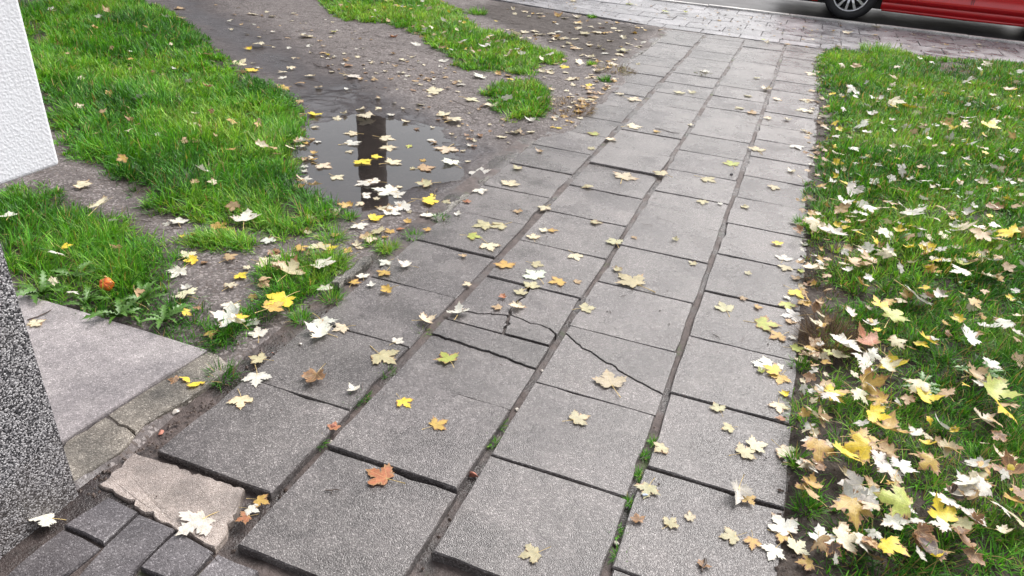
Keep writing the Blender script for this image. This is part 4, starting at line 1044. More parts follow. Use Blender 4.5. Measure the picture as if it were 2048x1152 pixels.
    (-1.425, 4.022, 0.043, 't', 'soil'),
    (0.177, 4.391, 0.045, 'b', 'grass'),
    (1.24, 4.577, 0.048, 'w', 'grass'),
    (-1.472, 4.776, 0.05, 'c', 'soil'),
    (0.44, 4.35, 0.044, 'w', 'grass'),
    (0.232, 2.665, 0.029, 'o', 'grass'),
    (0.268, 1.594, 0.02, 'b', 'grass'),
    (0.301, 3.629, 0.037, 'o', 'grass'),
    (0.873, 3.716, 0.039, 'w', 'grass'),
    (0.665, 4.869, 0.049, 'c', 'grass'),
    (-1.737, 6.35, 0.065, 'c', 'soil'),
    (-1.262, 5.021, 0.051, 't', 'soil'),
    (0.306, 1.893, 0.023, 'c', 'grass'),
    (-2.749, 4.6, 0.053, 't', 'soil'),
    (0.382, 5.533, 0.055, 'w', 'grass'),
    (0.242, 5.542, 0.055, 'c', 'soil'),
    (0.244, 2.052, 0.024, 'c', 'grass'),
    (-1.256, 4.613, 0.047, 'o', 'soil'),
    (1.22, 4.712, 0.048, 'c', 'grass'),
    (-1.304, 4.886, 0.05, 'c', 'soil'),
    (0.209, 3.383, 0.035, 't', 'grass'),
    (-2.233, 3.077, 0.038, 'c', 'soil'),
    (-1.967, 4.034, 0.044, 'b', 'soil'),
    (0.217, 2.645, 0.028, 'o', 'grass'),
    (0.923, 6.729, 0.066, 'c', 'grass'),
    (0.951, 3.419, 0.036, 't', 'grass'),
    (-1.777, 3.823, 0.042, 'c', 'soil'),
    (0.209, 4.52, 0.044, 'c', 'soil'),
    (-1.293, 5.167, 0.051, 't', 'soil'),
    (-1.235, 5.384, 0.053, 'c', 'soil'),
    (-1.346, 5.208, 0.051, 'o', 'soil'),
    (-1.232, 4.703, 0.047, 't', 'soil'),
    (-1.909, 4.042, 0.043, 't', 'soil'),
    (-1.234, 4.709, 0.047, 'o', 'soil'),
    (-1.238, 5.359, 0.052, 'b', 'soil'),
    (1.003, 4.614, 0.045, 'y', 'grass'),
    (-1.976, 4.859, 0.049, 't', 'soil'),
    (0.168, 6.219, 0.058, 't', 'soil'),
    (1.642, 6.471, 0.062, 'w', 'grass'),
    (-1.638, 6.369, 0.061, 'p', 'soil'),
    (0.267, 2.158, 0.023, 'o', 'grass'),
    (0.194, 3.664, 0.035, 'o', 'grass'),
    (-2.254, 3.062, 0.036, 't', 'soil'),
    (1.469, 5.684, 0.054, 't', 'grass'),
    (0.277, 3.347, 0.033, 'c', 'grass'),
    (1.504, 6.129, 0.058, 'c', 'grass'),
    (-1.449, 6.184, 0.058, 'o', 'soil'),
    (0.833, 6.031, 0.056, 'w', 'grass'),
    (0.761, 6.593, 0.061, 'c', 'grass'),
    (1.229, 4.191, 0.041, 't', 'grass'),
    (0.887, 4.547, 0.043, 'w', 'grass'),
    (-2.845, 4.57, 0.05, 't', 'soil'),
    (0.31, 2.108, 0.023, 'c', 'grass'),
    (0.776, 5.367, 0.05, 'w', 'grass'),
    (-2.409, 4.648, 0.048, 'c', 'soil'),
    (-1.279, 4.845, 0.046, 'o', 'soil'),
    (-1.265, 5.126, 0.049, 'b', 'soil'),
    (-1.396, 5.25, 0.05, 't', 'soil'),
    (-2.751, 5.728, 0.058, 't', 'grass'),
    (-1.814, 5.895, 0.056, 't', 'soil'),
    (1.037, 4.666, 0.044, 'y', 'grass'),
    (-1.689, 3.842, 0.039, 'b', 'soil'),
    (0.282, 3.107, 0.03, 'o', 'grass'),
    (-1.555, 5.032, 0.048, 'c', 'soil'),
    (0.735, 3.868, 0.037, 'w', 'grass'),
    (-2.736, 3.321, 0.04, 't', 'grass'),
    (-1.589, 4.435, 0.043, 't', 'soil'),
    (-1.257, 4.771, 0.045, 't', 'soil'),
    (-2.407, 3.343, 0.038, 't', 'soil'),
    (-2.545, 4.926, 0.05, 't', 'soil'),
    (-2.157, 6.857, 0.064, 'c', 'soil'),
    (0.23, 2.72, 0.026, 'b', 'grass'),
    (-1.743, 5.399, 0.039, 'c', 'soil'),
    (-1.883, 8.21, 0.059, 'o', 'soil'),
    (0.795, 6.099, 0.055, 'w', 'grass'),
    (-0.578, 2.408, 0.035, 't', 'slab'),
    (-0.102, 1.33, 0.035, 'b', 'slab'),
    (0.2, 1.891, 0.035, 'r', 'slab'),
    (0.08, 2.535, 0.035, 'o', 'slab'),
    (-4.489, 4.141, 0.037, 'w', 'grass'),
    (-3.915, 3.94, 0.037, 'w', 'grass'),
    (-3.735, 5.226, 0.038, 'w', 'soil'),
    (-2.825, 5.043, 0.052, 't', 'soil'),
    (-3.227, 4.991, 0.053, 't', 'soil'),
    (1.256, 4.936, 0.046, 'w', 'grass'),
    (0.48, 6.154, 0.055, 'w', 'grass'),
    (-2.474, 6.239, 0.059, 'c', 'grass'),
    (-3.779, 3.483, 0.046, 'o', 'grass'),
    (0.382, 3.662, 0.034, 'w', 'grass'),
    (-1.609, 3.776, 0.037, 'c', 'soil'),
    (-2.605, 4.831, 0.049, 'c', 'soil'),
    (-1.712, 4.628, 0.044, 't', 'soil'),
    (-2.679, 4.889, 0.049, 'c', 'soil'),
    (-1.232, 5.338, 0.048, 'c', 'soil'),
    (1.57, 5.991, 0.054, 'y', 'grass'),
    (1.014, 4.534, 0.041, 'w', 'grass'),
    (0.515, 3.202, 0.03, 'c', 'grass'),
    (1.157, 6.651, 0.059, 'y', 'grass'),
    (0.597, 4.723, 0.042, 'w', 'grass'),
    (1.61, 6.445, 0.058, 'y', 'grass'),
    (0.584, 3.826, 0.035, 'w', 'grass'),
    (-3.612, 4.856, 0.053, 'c', 'soil'),
    (-2.673, 3.13, 0.037, 't', 'grass'),
    (-1.361, 5.462, 0.049, 'o', 'soil'),
    (-1.228, 4.9, 0.045, 't', 'soil'),
    (-1.593, 6.261, 0.056, 'c', 'soil'),
    (-1.244, 5.569, 0.05, 'o', 'soil'),
    (-1.431, 6.305, 0.056, 'c', 'soil'),
    (0.234, 3.632, 0.033, 'c', 'grass'),
    (-1.302, 4.864, 0.044, 'o', 'soil'),
    (0.631, 5.959, 0.052, 'c', 'grass'),
    (-2.455, 4.809, 0.047, 't', 'soil'),
    (-1.6, 3.594, 0.035, 'c', 'soil'),
    (1.299, 4.603, 0.042, 'c', 'grass'),
    (0.192, 3.503, 0.032, 't', 'grass'),
    (0.93, 4.817, 0.043, 'w', 'grass'),
    (0.453, 3.895, 0.035, 'w', 'grass'),
    (0.516, 4.587, 0.041, 'y', 'grass'),
    (0.304, 2.95, 0.027, 't', 'grass'),
    (0.263, 3.516, 0.032, 'c', 'grass'),
    (0.18, 5.552, 0.048, 'o', 'soil'),
    (-2.496, 4.217, 0.043, 'c', 'soil'),
    (-1.235, 4.603, 0.042, 'o', 'soil'),
    (0.552, 4.639, 0.041, 't', 'grass'),
    (0.818, 3.574, 0.033, 'w', 'grass'),
    (-1.398, 4.911, 0.044, 'o', 'soil'),
    (-3.147, 4.674, 0.048, 'c', 'soil'),
    (0.284, 2.222, 0.022, 't', 'grass'),
    (0.299, 3.159, 0.029, 'b', 'grass'),
    (0.817, 4.201, 0.037, 'c', 'grass'),
    (-1.445, 5.641, 0.05, 'c', 'soil'),
    (0.303, 2.299, 0.022, 'b', 'grass'),
    (0.565, 6.553, 0.046, 'w', 'grass'),
    (1.574, 7.921, 0.055, 'w', 'grass'),
    (1.092, 8.149, 0.058, 'w', 'grass'),
    (1.179, 7.943, 0.055, 'w', 'grass'),
    (0.073, 8.228, 0.056, 'o', 'soil'),
    (0.765, 9.508, 0.065, 'o', 'walk'),
    (1.345, 9.817, 0.068, 'c', 'walk'),
    (1.841, 9.724, 0.067, 'c', 'walk'),
    (1.478, 9.431, 0.065, 'o', 'walk'),
    (-0.922, 9.164, 0.063, 'o', 'walk'),
    (-1.384, 6.98, 0.06, 'c', 'soil'),
    (-1.435, 4.669, 0.042, 't', 'soil'),
    (-3.053, 3.302, 0.039, 'b', 'grass'),
    (-2.411, 4.856, 0.046, 'w', 'soil'),
    (0.829, 5.051, 0.043, 'w', 'grass'),
    (0.176, 6.278, 0.053, 'o', 'soil'),
    (0.213, 7.012, 0.058, 'o', 'soil'),
    (0.244, 4.511, 0.039, 'b', 'grass'),
    (0.225, 4.659, 0.04, 'c', 'soil'),
    (-1.998, 6.112, 0.053, 'c', 'soil'),
    (0.332, 4.654, 0.04, 'y', 'grass'),
    (-2.448, 4.938, 0.046, 't', 'soil'),
    (-1.251, 5.559, 0.048, 'o', 'soil'),
    (0.194, 4.077, 0.035, 't', 'grass'),
    (-1.508, 3.457, 0.033, 'c', 'soil'),
    (0.277, 2.561, 0.024, 't', 'grass'),
    (-2.235, 4.851, 0.045, 't', 'soil'),
    (0.247, 4.051, 0.035, 't', 'grass'),
    (0.673, 4.615, 0.039, 'y', 'grass'),
    (0.338, 4.118, 0.035, 'w', 'grass'),
    (1.915, 8.01, 0.067, 'w', 'grass'),
    (0.394, 3.659, 0.031, 'c', 'grass'),
    (0.191, 5.011, 0.042, 't', 'soil'),
    (-3.044, 5.394, 0.051, 't', 'soil'),
    (-5.025, 3.998, 0.052, 't', 'grass'),
    (-2.209, 6.508, 0.056, 't', 'grass'),
    (1.024, 3.844, 0.033, 'y', 'grass'),
    (-3.345, 4.997, 0.049, 'c', 'soil'),
    (-1.505, 5.941, 0.05, 't', 'soil'),
    (-2.347, 6.857, 0.058, 't', 'soil'),
    (-3.021, 5.025, 0.048, 'c', 'soil'),
    (0.182, 4.982, 0.041, 'c', 'soil'),
    (-1.652, 3.784, 0.034, 't', 'soil'),
    (-2.363, 4.958, 0.045, 't', 'soil'),
    (-1.995, 7.361, 0.061, 'c', 'soil'),
    (-1.578, 5.047, 0.043, 'o', 'soil'),
    (-2.645, 6.508, 0.056, 'w', 'grass'),
    (1.484, 6.718, 0.055, 'c', 'grass'),
    (-1.269, 5.435, 0.045, 'c', 'soil'),
    (-2.226, 4.428, 0.04, 'c', 'soil'),
    (1.774, 7.418, 0.06, 'c', 'grass'),
    (0.289, 3.473, 0.029, 'b', 'grass'),
    (-1.496, 4.776, 0.04, 't', 'soil'),
    (-1.31, 4.345, 0.037, 'c', 'soil'),
    (-1.36, 5.266, 0.043, 'c', 'soil'),
    (-1.339, 4.55, 0.038, 'o', 'soil'),
    (1.162, 5.702, 0.046, 'c', 'grass'),
    (-2.536, 6.177, 0.053, 't', 'grass'),
    (-2.623, 6.457, 0.055, 'c', 'grass'),
    (0.248, 5.996, 0.047, 't', 'soil'),
    (-1.234, 4.361, 0.036, 'o', 'soil'),
    (0.231, 4.365, 0.035, 't', 'grass'),
    (-2.478, 6.034, 0.051, 'w', 'grass'),
    (0.392, 5.934, 0.047, 'y', 'grass'),
    (-1.205, 4.362, 0.036, 'o', 'soil'),
    (0.223, 2.561, 0.022, 'c', 'grass'),
    (-2.508, 5.778, 0.049, 't', 'grass'),
    (-1.442, 5.813, 0.047, 'c', 'soil'),
    (-3.677, 6.432, 0.057, 't', 'grass'),
    (-3.084, 3.706, 0.038, 't', 'grass'),
    (-2.937, 3.075, 0.034, 't', 'grass'),
    (0.228, 6.685, 0.052, 'b', 'soil'),
    (-4.046, 5.384, 0.052, 't', 'soil'),
    (-2.408, 3.195, 0.032, 'w', 'soil'),
    (-1.393, 3.986, 0.034, 't', 'soil'),
    (0.297, 2.301, 0.02, 'w', 'grass'),
    (0.258, 7.055, 0.054, 't', 'soil'),
    (-2.225, 4.908, 0.042, 'c', 'soil'),
    (-1.278, 5.003, 0.04, 'b', 'soil'),
    (-2.682, 7.944, 0.064, 'c', 'soil'),
    (-3.635, 5.296, 0.049, 't', 'soil'),
    (0.178, 5.561, 0.043, 'c', 'soil'),
    (1.256, 6.271, 0.049, 'w', 'grass'),
    (-1.385, 4.671, 0.038, 'c', 'soil'),
    (-2.232, 3.078, 0.03, 'c', 'soil'),
    (-1.994, 8.167, 0.05, 'o', 'soil'),
    (-1.449, 7.016, 0.043, 'c', 'soil'),
    (-2.771, 2.999, 0.032, 't', 'grass'),
    (-1.237, 5.256, 0.041, 'o', 'soil'),
    (-3.228, 6.444, 0.055, 'c', 'grass'),
    (-2.917, 4.761, 0.043, 'b', 'soil'),
    (-2.445, 4.648, 0.04, 'w', 'soil'),
    (-2.226, 6.062, 0.049, 'w', 'grass'),
    (1.099, 5.253, 0.041, 'c', 'grass'),
    (0.712, 5.413, 0.042, 'o', 'grass'),
    (-4.293, 3.947, 0.044, 'o', 'grass'),
    (-2.169, 6.172, 0.049, 'w', 'grass'),
    (-3.832, 5.1, 0.048, 'w', 'soil'),
    (-1.799, 7.603, 0.058, 't', 'soil'),
    (-1.2, 4.857, 0.038, 't', 'soil'),
    (-3.592, 3.086, 0.036, 'b', 'grass'),
    (-1.98, 6.607, 0.052, 'c', 'soil'),
    (0.279, 4.554, 0.035, 't', 'grass'),
    (-3.766, 5.439, 0.05, 't', 'soil'),
    (1.236, 6.412, 0.049, 't', 'grass'),
    (-3.421, 3.446, 0.037, 't', 'grass'),
    (0.227, 5.898, 0.044, 't', 'soil'),
    (-2.226, 4.82, 0.04, 't', 'soil'),
    (0.268, 4.258, 0.033, 'c', 'grass'),
    (-3.217, 6.269, 0.053, 'w', 'grass'),
    (-3.063, 6.829, 0.056, 'y', 'grass'),
    (-3.179, 4.874, 0.044, 'w', 'soil'),
    (-1.371, 8.008, 0.06, 'o', 'soil'),
    (-2.363, 6.767, 0.053, 'c', 'soil'),
    (-2.835, 7.082, 0.056, 'y', 'grass'),
    (0.37, 4.504, 0.034, 'c', 'grass'),
    (0.896, 4.959, 0.038, 't', 'grass'),
    (-1.937, 3.893, 0.033, 'c', 'soil'),
    (0.225, 4.661, 0.035, 't', 'soil'),
    (-1.753, 5.88, 0.045, 'c', 'soil'),
    (0.199, 3.641, 0.028, 'c', 'grass'),
    (-2.834, 4.775, 0.041, 'c', 'soil'),
    (-1.259, 5.638, 0.043, 'c', 'soil'),
    (-2.161, 4.13, 0.035, 't', 'soil'),
    (-1.374, 4.93, 0.038, 'c', 'soil'),
    (-3.785, 5.628, 0.05, 'c', 'soil'),
    (1.507, 5.779, 0.044, 'y', 'grass'),
    (0.637, 4.763, 0.036, 'c', 'grass'),
    (0.214, 3.379, 0.026, 't', 'grass'),
    (1.308, 4.56, 0.035, 'c', 'grass'),
    (0.187, 3.194, 0.025, 'b', 'grass'),
    (-3.154, 7.097, 0.056, 'y', 'grass'),
    (-2.657, 7.09, 0.055, 'c', 'soil'),
    (0.378, 6.033, 0.044, 'c', 'grass'),
    (0.265, 4.239, 0.032, 'c', 'grass'),
    (-3.062, 6.17, 0.05, 't', 'grass'),
    (0.233, 2.601, 0.021, 'c', 'grass'),
    (-2.128, 6.923, 0.053, 'p', 'soil'),
    (-2.373, 4.483, 0.037, 'b', 'soil'),
    (-1.913, 5.907, 0.045, 't', 'soil'),
    (-3.63, 6.854, 0.056, 't', 'grass'),
    (0.93, 4.112, 0.031, 'w', 'grass'),
    (-1.325, 4.773, 0.036, 'c', 'soil'),
    (-1.618, 6.672, 0.05, 'p', 'soil'),
    (-1.405, 6.088, 0.045, 'o', 'soil'),
    (-1.94, 4.069, 0.033, 't', 'soil'),
    (-2.385, 6.592, 0.051, 'c', 'grass'),
    (-2.797, 7.929, 0.06, 'p', 'soil'),
    (0.378, 4.235, 0.032, 'c', 'grass'),
    (-1.431, 5.833, 0.043, 'o', 'soil'),
    (-1.436, 5.516, 0.041, 'c', 'soil'),
    (-4.479, 6.878, 0.059, 't', 'grass'),
    (0.229, 6.652, 0.048, 'c', 'soil'),
    (-2.544, 5.24, 0.042, 'w', 'soil'),
    (0.417, 4.895, 0.036, 'c', 'grass'),
    (-2.804, 4.852, 0.04, 'c', 'soil'),
    (-2.693, 8.254, 0.062, 'c', 'soil'),
    (1.182, 4.773, 0.036, 'w', 'grass'),
    (0.743, 5.754, 0.042, 'o', 'grass'),
    (-3.864, 7.23, 0.058, 'y', 'grass'),
    (-1.25, 5.275, 0.039, 'o', 'soil'),
    (-2.089, 6.924, 0.051, 'o', 'soil'),
    (-1.315, 4.776, 0.036, 't', 'soil'),
    (-1.404, 4.973, 0.037, 'c', 'soil'),
    (-6.11, 4.898, 0.055, 'c', 'grass'),
    (-1.809, 3.995, 0.032, 'c', 'soil'),
    (0.712, 6.428, 0.046, 'c', 'grass'),
    (0.16, 4.004, 0.029, 'c', 'grass'),
    (-1.278, 4.193, 0.032, 'o', 'soil'),
    (-2.631, 6.325, 0.048, 't', 'grass'),
    (-1.31, 4.938, 0.037, 't', 'soil'),
    (-3.568, 5.75, 0.048, 't', 'soil'),
    (0.383, 6.013, 0.043, 'w', 'grass'),
    (-1.288, 4.731, 0.035, 'o', 'soil'),
    (-3.357, 6.343, 0.05, 't', 'grass'),
    (0.907, 4.613, 0.034, 'w', 'grass'),
    (0.683, 5.18, 0.037, 'w', 'grass'),
    (-1.822, 4.332, 0.034, 't', 'soil'),
    (0.283, 3.454, 0.025, 'w', 'grass'),
    (-3.004, 6.241, 0.048, 'c', 'grass'),
    (-1.375, 5.036, 0.037, 't', 'soil'),
    (-3.239, 4.989, 0.041, 't', 'soil'),
    (-1.963, 6.072, 0.044, 't', 'soil'),
    (-2.607, 4.816, 0.038, 'w', 'soil'),
    (0.16, 7.341, 0.051, 'c', 'soil'),
    (-1.249, 4.681, 0.034, 't', 'soil'),
    (-3.296, 6.415, 0.05, 't', 'grass'),
    (0.206, 4.388, 0.031, 'o', 'grass'),
    (0.862, 6.618, 0.046, 'c', 'grass'),
    (0.562, 4.411, 0.031, 'c', 'grass'),
    (1.154, 4.409, 0.032, 'o', 'grass'),
    (-5.073, 5.971, 0.053, 't', 'soil'),
    (-2.985, 6.211, 0.047, 'c', 'grass'),
    (-4.064, 5.637, 0.048, 'w', 'soil'),
    (0.853, 4.263, 0.031, 'w', 'grass'),
    (-2.762, 5.299, 0.041, 'c', 'soil'),
    (-4.744, 5.656, 0.05, 't', 'soil'),
    (-3.371, 4.955, 0.041, 'w', 'soil'),
    (-3.058, 3.531, 0.033, 'o', 'grass'),
    (-5.176, 4.174, 0.045, 't', 'grass'),
    (0.241, 4.597, 0.032, 't', 'soil'),
    (-1.993, 4.527, 0.034, 't', 'soil'),
    (1.642, 7.014, 0.049, 'w', 'grass'),
    (-4.652, 4.131, 0.042, 't', 'grass'),
    (-3.008, 4.625, 0.038, 'c', 'soil'),
    (-2.801, 8.073, 0.057, 'o', 'soil'),
    (0.296, 5.174, 0.036, 't', 'soil'),
    (-2.353, 4.179, 0.033, 'c', 'soil'),
    (-3.332, 5.007, 0.041, 'w', 'soil'),
    (0.957, 4.301, 0.03, 'o', 'grass'),
    (-2.351, 4.738, 0.036, 'w', 'soil'),
    (-2.445, 6.337, 0.046, 'w', 'grass'),
    (0.888, 5.156, 0.036, 'w', 'grass'),
    (-2.253, 4.108, 0.032, 'c', 'soil'),
    (-4.58, 7.175, 0.057, 'w', 'grass'),
    (-2.684, 5.949, 0.044, 'y', 'grass'),
    (0.241, 5.443, 0.037, 'c', 'soil'),
    (-2.968, 4.568, 0.037, 't', 'soil'),
    (-2.968, 6.441, 0.048, 'c', 'grass'),
    (0.267, 3.443, 0.024, 'c', 'grass'),
    (0.622, 5.336, 0.036, 'c', 'grass'),
    (-1.767, 7.738, 0.053, 'c', 'soil'),
    (-4.447, 5.359, 0.047, 'c', 'soil'),
    (-3.812, 7.875, 0.058, 'y', 'grass'),
    (1.649, 6.445, 0.044, 't', 'grass'),
    (-2.383, 5.159, 0.038, 't', 'soil'),
    (-2.968, 5.086, 0.04, 't', 'soil'),
    (-3.254, 4.782, 0.039, 'b', 'soil'),
    (-2.828, 5.231, 0.04, 't', 'soil'),
    (-2.457, 7.775, 0.054, 'o', 'soil'),
    (-1.965, 5.001, 0.036, 'c', 'soil'),
    (-1.314, 5.094, 0.035, 'b', 'soil'),
    (-1.685, 3.908, 0.029, 't', 'soil'),
    (-2.417, 4.791, 0.036, 't', 'soil'),
    (-2.352, 6.506, 0.046, 'c', 'grass'),
    (-2.126, 4.658, 0.034, 'c', 'soil'),
    (-3.587, 7.43, 0.054, 'c', 'grass'),
    (-2.19, 6.82, 0.047, 'p', 'soil'),
    (0.891, 6.255, 0.042, 'o', 'grass'),
    (-2.191, 6.301, 0.044, 't', 'soil'),
    (-4.279, 4.585, 0.041, 'c', 'grass'),
    (-4.694, 6.373, 0.052, 'c', 'soil'),
    (-4.309, 5.529, 0.046, 'w', 'soil'),
    (0.506, 4.813, 0.032, 'c', 'grass'),
    (1.01, 5.064, 0.034, 'o', 'grass'),
    (-3.589, 5.047, 0.041, 'c', 'soil'),
    (1.058, 4.424, 0.03, 'w', 'grass'),
    (0.165, 3.641, 0.025, 't', 'grass'),
    (-2.732, 5.253, 0.039, 'w', 'soil'),
    (-2.468, 5.822, 0.041, 't', 'grass'),
    (-2.937, 8.161, 0.055, 't', 'soil'),
    (-3.473, 7.33, 0.052, 'y', 'grass'),
    (-4.158, 6.232, 0.048, 'c', 'soil'),
    (1.466, 6.338, 0.042, 'w', 'grass'),
    (-1.506, 7.868, 0.051, 'o', 'soil'),
    (-4.739, 3.833, 0.039, 't', 'grass'),
    (-4.914, 6.244, 0.051, 'c', 'soil'),
    (-3.44, 4.989, 0.039, 'c', 'soil'),
    (-3.045, 5.556, 0.041, 'w', 'soil'),
    (1.153, 5.113, 0.034, 'w', 'grass'),
    (-4.669, 5.427, 0.046, 'c', 'soil'),
    (-3.947, 6.591, 0.049, 'y', 'grass'),
    (0.193, 4.809, 0.031, 't', 'soil'),
    (-4.038, 7.271, 0.053, 'y', 'grass'),
    (-2.03, 8.03, 0.052, 'c', 'soil'),
    (-3.844, 4.241, 0.037, 'c', 'grass'),
    (-1.564, 8.009, 0.041, 'c', 'soil'),
    (-1.519, 6.904, 0.045, 'o', 'soil'),
    (-1.495, 7.052, 0.046, 'c', 'soil'),
    (1.903, 9.733, 0.05, 'c', 'walk'),
    (-2.595, 5.821, 0.04, 't', 'grass'),
    (-3.357, 5.168, 0.039, 'c', 'soil'),
    (1.289, 6.783, 0.043, 'c', 'grass'),
    (1.789, 7.757, 0.05, 'w', 'grass'),
    (-1.271, 5.423, 0.035, 'c', 'soil'),
    (-1.383, 4.723, 0.031, 'o', 'soil'),
    (-4.022, 7.151, 0.051, 't', 'grass'),
    (0.726, 6.423, 0.04, 'c', 'grass'),
    (-1.941, 6.736, 0.043, 'o', 'soil'),
    (-1.793, 6.815, 0.044, 'o', 'soil'),
    (-2.136, 7.296, 0.047, 't', 'soil'),
    (-3.338, 5.43, 0.039, 'w', 'soil'),
    (-5.072, 4.875, 0.043, 'o', 'grass'),
    (0.279, 4.08, 0.026, 'b', 'grass'),
    (-2.062, 6.268, 0.04, 'c', 'soil'),
    (-3.989, 7.74, 0.053, 'w', 'grass'),
    (-3.915, 6.555, 0.046, 'w', 'grass'),
    (-1.319, 5.26, 0.033, 't', 'soil'),
    (-4.994, 6.093, 0.048, 'c', 'soil'),
    (-1.635, 4.062, 0.027, 'c', 'soil'),
    (-3.092, 5.974, 0.041, 't', 'grass'),
    (-2.507, 4.812, 0.033, 'b', 'soil'),
    (-4.835, 6.065, 0.047, 't', 'soil'),
    (1.23, 5.429, 0.034, 'y', 'grass'),
    (-3.047, 4.944, 0.036, 't', 'soil'),
    (-1.272, 4.841, 0.031, 't', 'soil'),
    (0.237, 3.375, 0.022, 't', 'grass'),
    (-2.453, 4.839, 0.033, 't', 'soil'),
    (-1.477, 7.313, 0.045, 't', 'soil'),
    (1.393, 7.199, 0.044, 'c', 'grass'),
    (0.26, 5.517, 0.034, 't', 'soil'),
    (-1.317, 5.121, 0.032, 't', 'soil'),
    (-1.952, 4.09, 0.028, 't', 'soil'),
    (-1.246, 4.873, 0.031, 'c', 'soil'),
    (-1.889, 4.77, 0.031, 't', 'soil'),
    (-1.347, 5.476, 0.034, 'c', 'soil'),
    (-3.04, 6.351, 0.042, 't', 'grass'),
    (-1.635, 5.927, 0.037, 't', 'soil'),
    (-3.37, 6.214, 0.042, 'w', 'grass'),
    (-1.918, 8.129, 0.05, 't', 'soil'),
    (-1.849, 4.238, 0.028, 'c', 'soil'),
    (0.136, 6.693, 0.04, 'c', 'soil'),
    (1.63, 6.828, 0.042, 'y', 'grass'),
    (-4.738, 3.912, 0.037, 't', 'grass'),
    (-1.341, 5.344, 0.033, 'c', 'soil'),
    (-2.614, 6.351, 0.041, 'c', 'grass'),
    (-2.453, 7.172, 0.045, 'c', 'soil'),
    (-4.651, 6.35, 0.046, 't', 'soil'),
    (-1.837, 4.412, 0.029, 'b', 'soil'),
    (1.746, 7.25, 0.044, 'y', 'grass'),
    (-3.783, 5.351, 0.038, 'w', 'soil'),
    (0.246, 6.35, 0.037, 't', 'soil'),
    (1.378, 6.41, 0.038, 'w', 'grass'),
    (-4.287, 5.318, 0.04, 'c', 'soil'),
    (1.256, 5.475, 0.033, 't', 'grass'),
    (-1.247, 5.03, 0.031, 't', 'soil'),
    (-1.492, 5.453, 0.033, 'c', 'soil'),
    (-2.121, 4.214, 0.028, 'b', 'soil'),
    (-3.924, 7.355, 0.048, 'c', 'grass'),
    (-2.572, 4.733, 0.032, 'w', 'soil'),
    (-4.015, 7.19, 0.047, 't', 'grass'),
    (-2.229, 4.492, 0.03, 't', 'soil'),
    (1.323, 6.453, 0.038, 'w', 'grass'),
    (-1.592, 3.965, 0.025, 'b', 'soil'),
    (-1.393, 5.553, 0.033, 'c', 'soil'),
    (-2.746, 4.603, 0.031, 't', 'soil'),
    (-4.238, 7.28, 0.048, 'y', 'grass'),
    (-3.254, 5.063, 0.035, 'b', 'soil'),
    (-3.866, 3.797, 0.031, 't', 'grass'),
    (-4.491, 5.4, 0.04, 'w', 'soil'),
    (-1.847, 6.984, 0.041, 't', 'soil'),
    (-3.074, 5.077, 0.034, 'w', 'soil'),
    (-3.473, 5.781, 0.038, 't', 'soil'),
    (-2.139, 4.178, 0.027, 't', 'soil'),
    (-2.716, 4.887, 0.032, 'w', 'soil'),
    (-2.672, 5.218, 0.033, 'c', 'soil'),
    (-2.69, 7.023, 0.042, 'c', 'soil'),
    (-3.999, 6.747, 0.043, 'w', 'grass'),
    (-1.505, 6.169, 0.035, 'p', 'soil'),
    (-2.057, 4.404, 0.027, 't', 'soil'),
    (-4.169, 3.814, 0.032, 't', 'grass'),
    (-4.721, 6.403, 0.044, 'w', 'soil'),
    (1.446, 5.442, 0.031, 'y', 'grass'),
    (-2.551, 6.335, 0.038, 't', 'grass'),
    (-1.232, 5.272, 0.03, 't', 'soil'),
    (0.219, 3.905, 0.022, 't', 'grass'),
    (-3.937, 3.781, 0.03, 'b', 'grass'),
    (-2.149, 6.737, 0.039, 'c', 'soil'),
    (-2.713, 5.965, 0.036, 'c', 'grass'),
    (0.862, 8.679, 0.048, 'b', 'walk'),
    (-2.485, 4.453, 0.028, 'c', 'soil'),
    (0.265, 4.603, 0.026, 'w', 'grass'),
    (-3.426, 6.61, 0.041, 't', 'grass'),
    (-2.516, 5.047, 0.031, 't', 'soil'),
    (0.151, 5.884, 0.032, 'o', 'soil'),
    (-3.127, 6.865, 0.041, 'c', 'grass'),
    (0.212, 5.909, 0.032, 'b', 'soil'),
    (-2.811, 5.778, 0.035, 't', 'grass'),
    (-2.664, 5.691, 0.034, 'w', 'grass'),
    (-3.972, 5.09, 0.035, 'c', 'soil'),
    (-2.666, 8.042, 0.046, 't', 'soil'),
    (0.188, 8.031, 0.043, 'c', 'soil'),
    (-2.493, 4.208, 0.027, 't', 'soil'),
    (-3.135, 4.742, 0.031, 'b', 'soil'),
    (0.985, 6.659, 0.036, 'w', 'grass'),
    (0.23, 6.7, 0.036, 'o', 'soil'),
    (-2.191, 8.128, 0.045, 't', 'soil'),
    (-2.69, 5.678, 0.034, 'y', 'grass'),
    (-1.802, 4.034, 0.024, 't', 'soil'),
    (-0.102, 9.235, 0.049, 'c', 'walk'),
    (0.368, 8.483, 0.045, 'b', 'walk'),
    (0.219, 3.713, 0.021, 'o', 'grass'),
    (-5.274, 6.27, 0.043, 't', 'soil'),
    (-3.088, 8.195, 0.046, 'c', 'soil'),
    (-2.626, 6.401, 0.037, 'y', 'grass'),
    (-0.891, 8.687, 0.046, 'b', 'walk'),
    (-3.781, 6.007, 0.038, 'c', 'soil'),
    (-1.431, 5.543, 0.031, 'c', 'soil'),
    (-3.94, 8.098, 0.047, 't', 'grass'),
    (0.32, 9.433, 0.049, 'o', 'walk'),
    (-4.174, 5.698, 0.037, 'c', 'soil'),
    (-3.15, 8.179, 0.045, 'c', 'soil'),
    (-3.918, 5.94, 0.037, 'w', 'soil'),
    (-4.082, 5.778, 0.037, 't', 'soil'),
    (-2.692, 5.005, 0.03, 't', 'soil'),
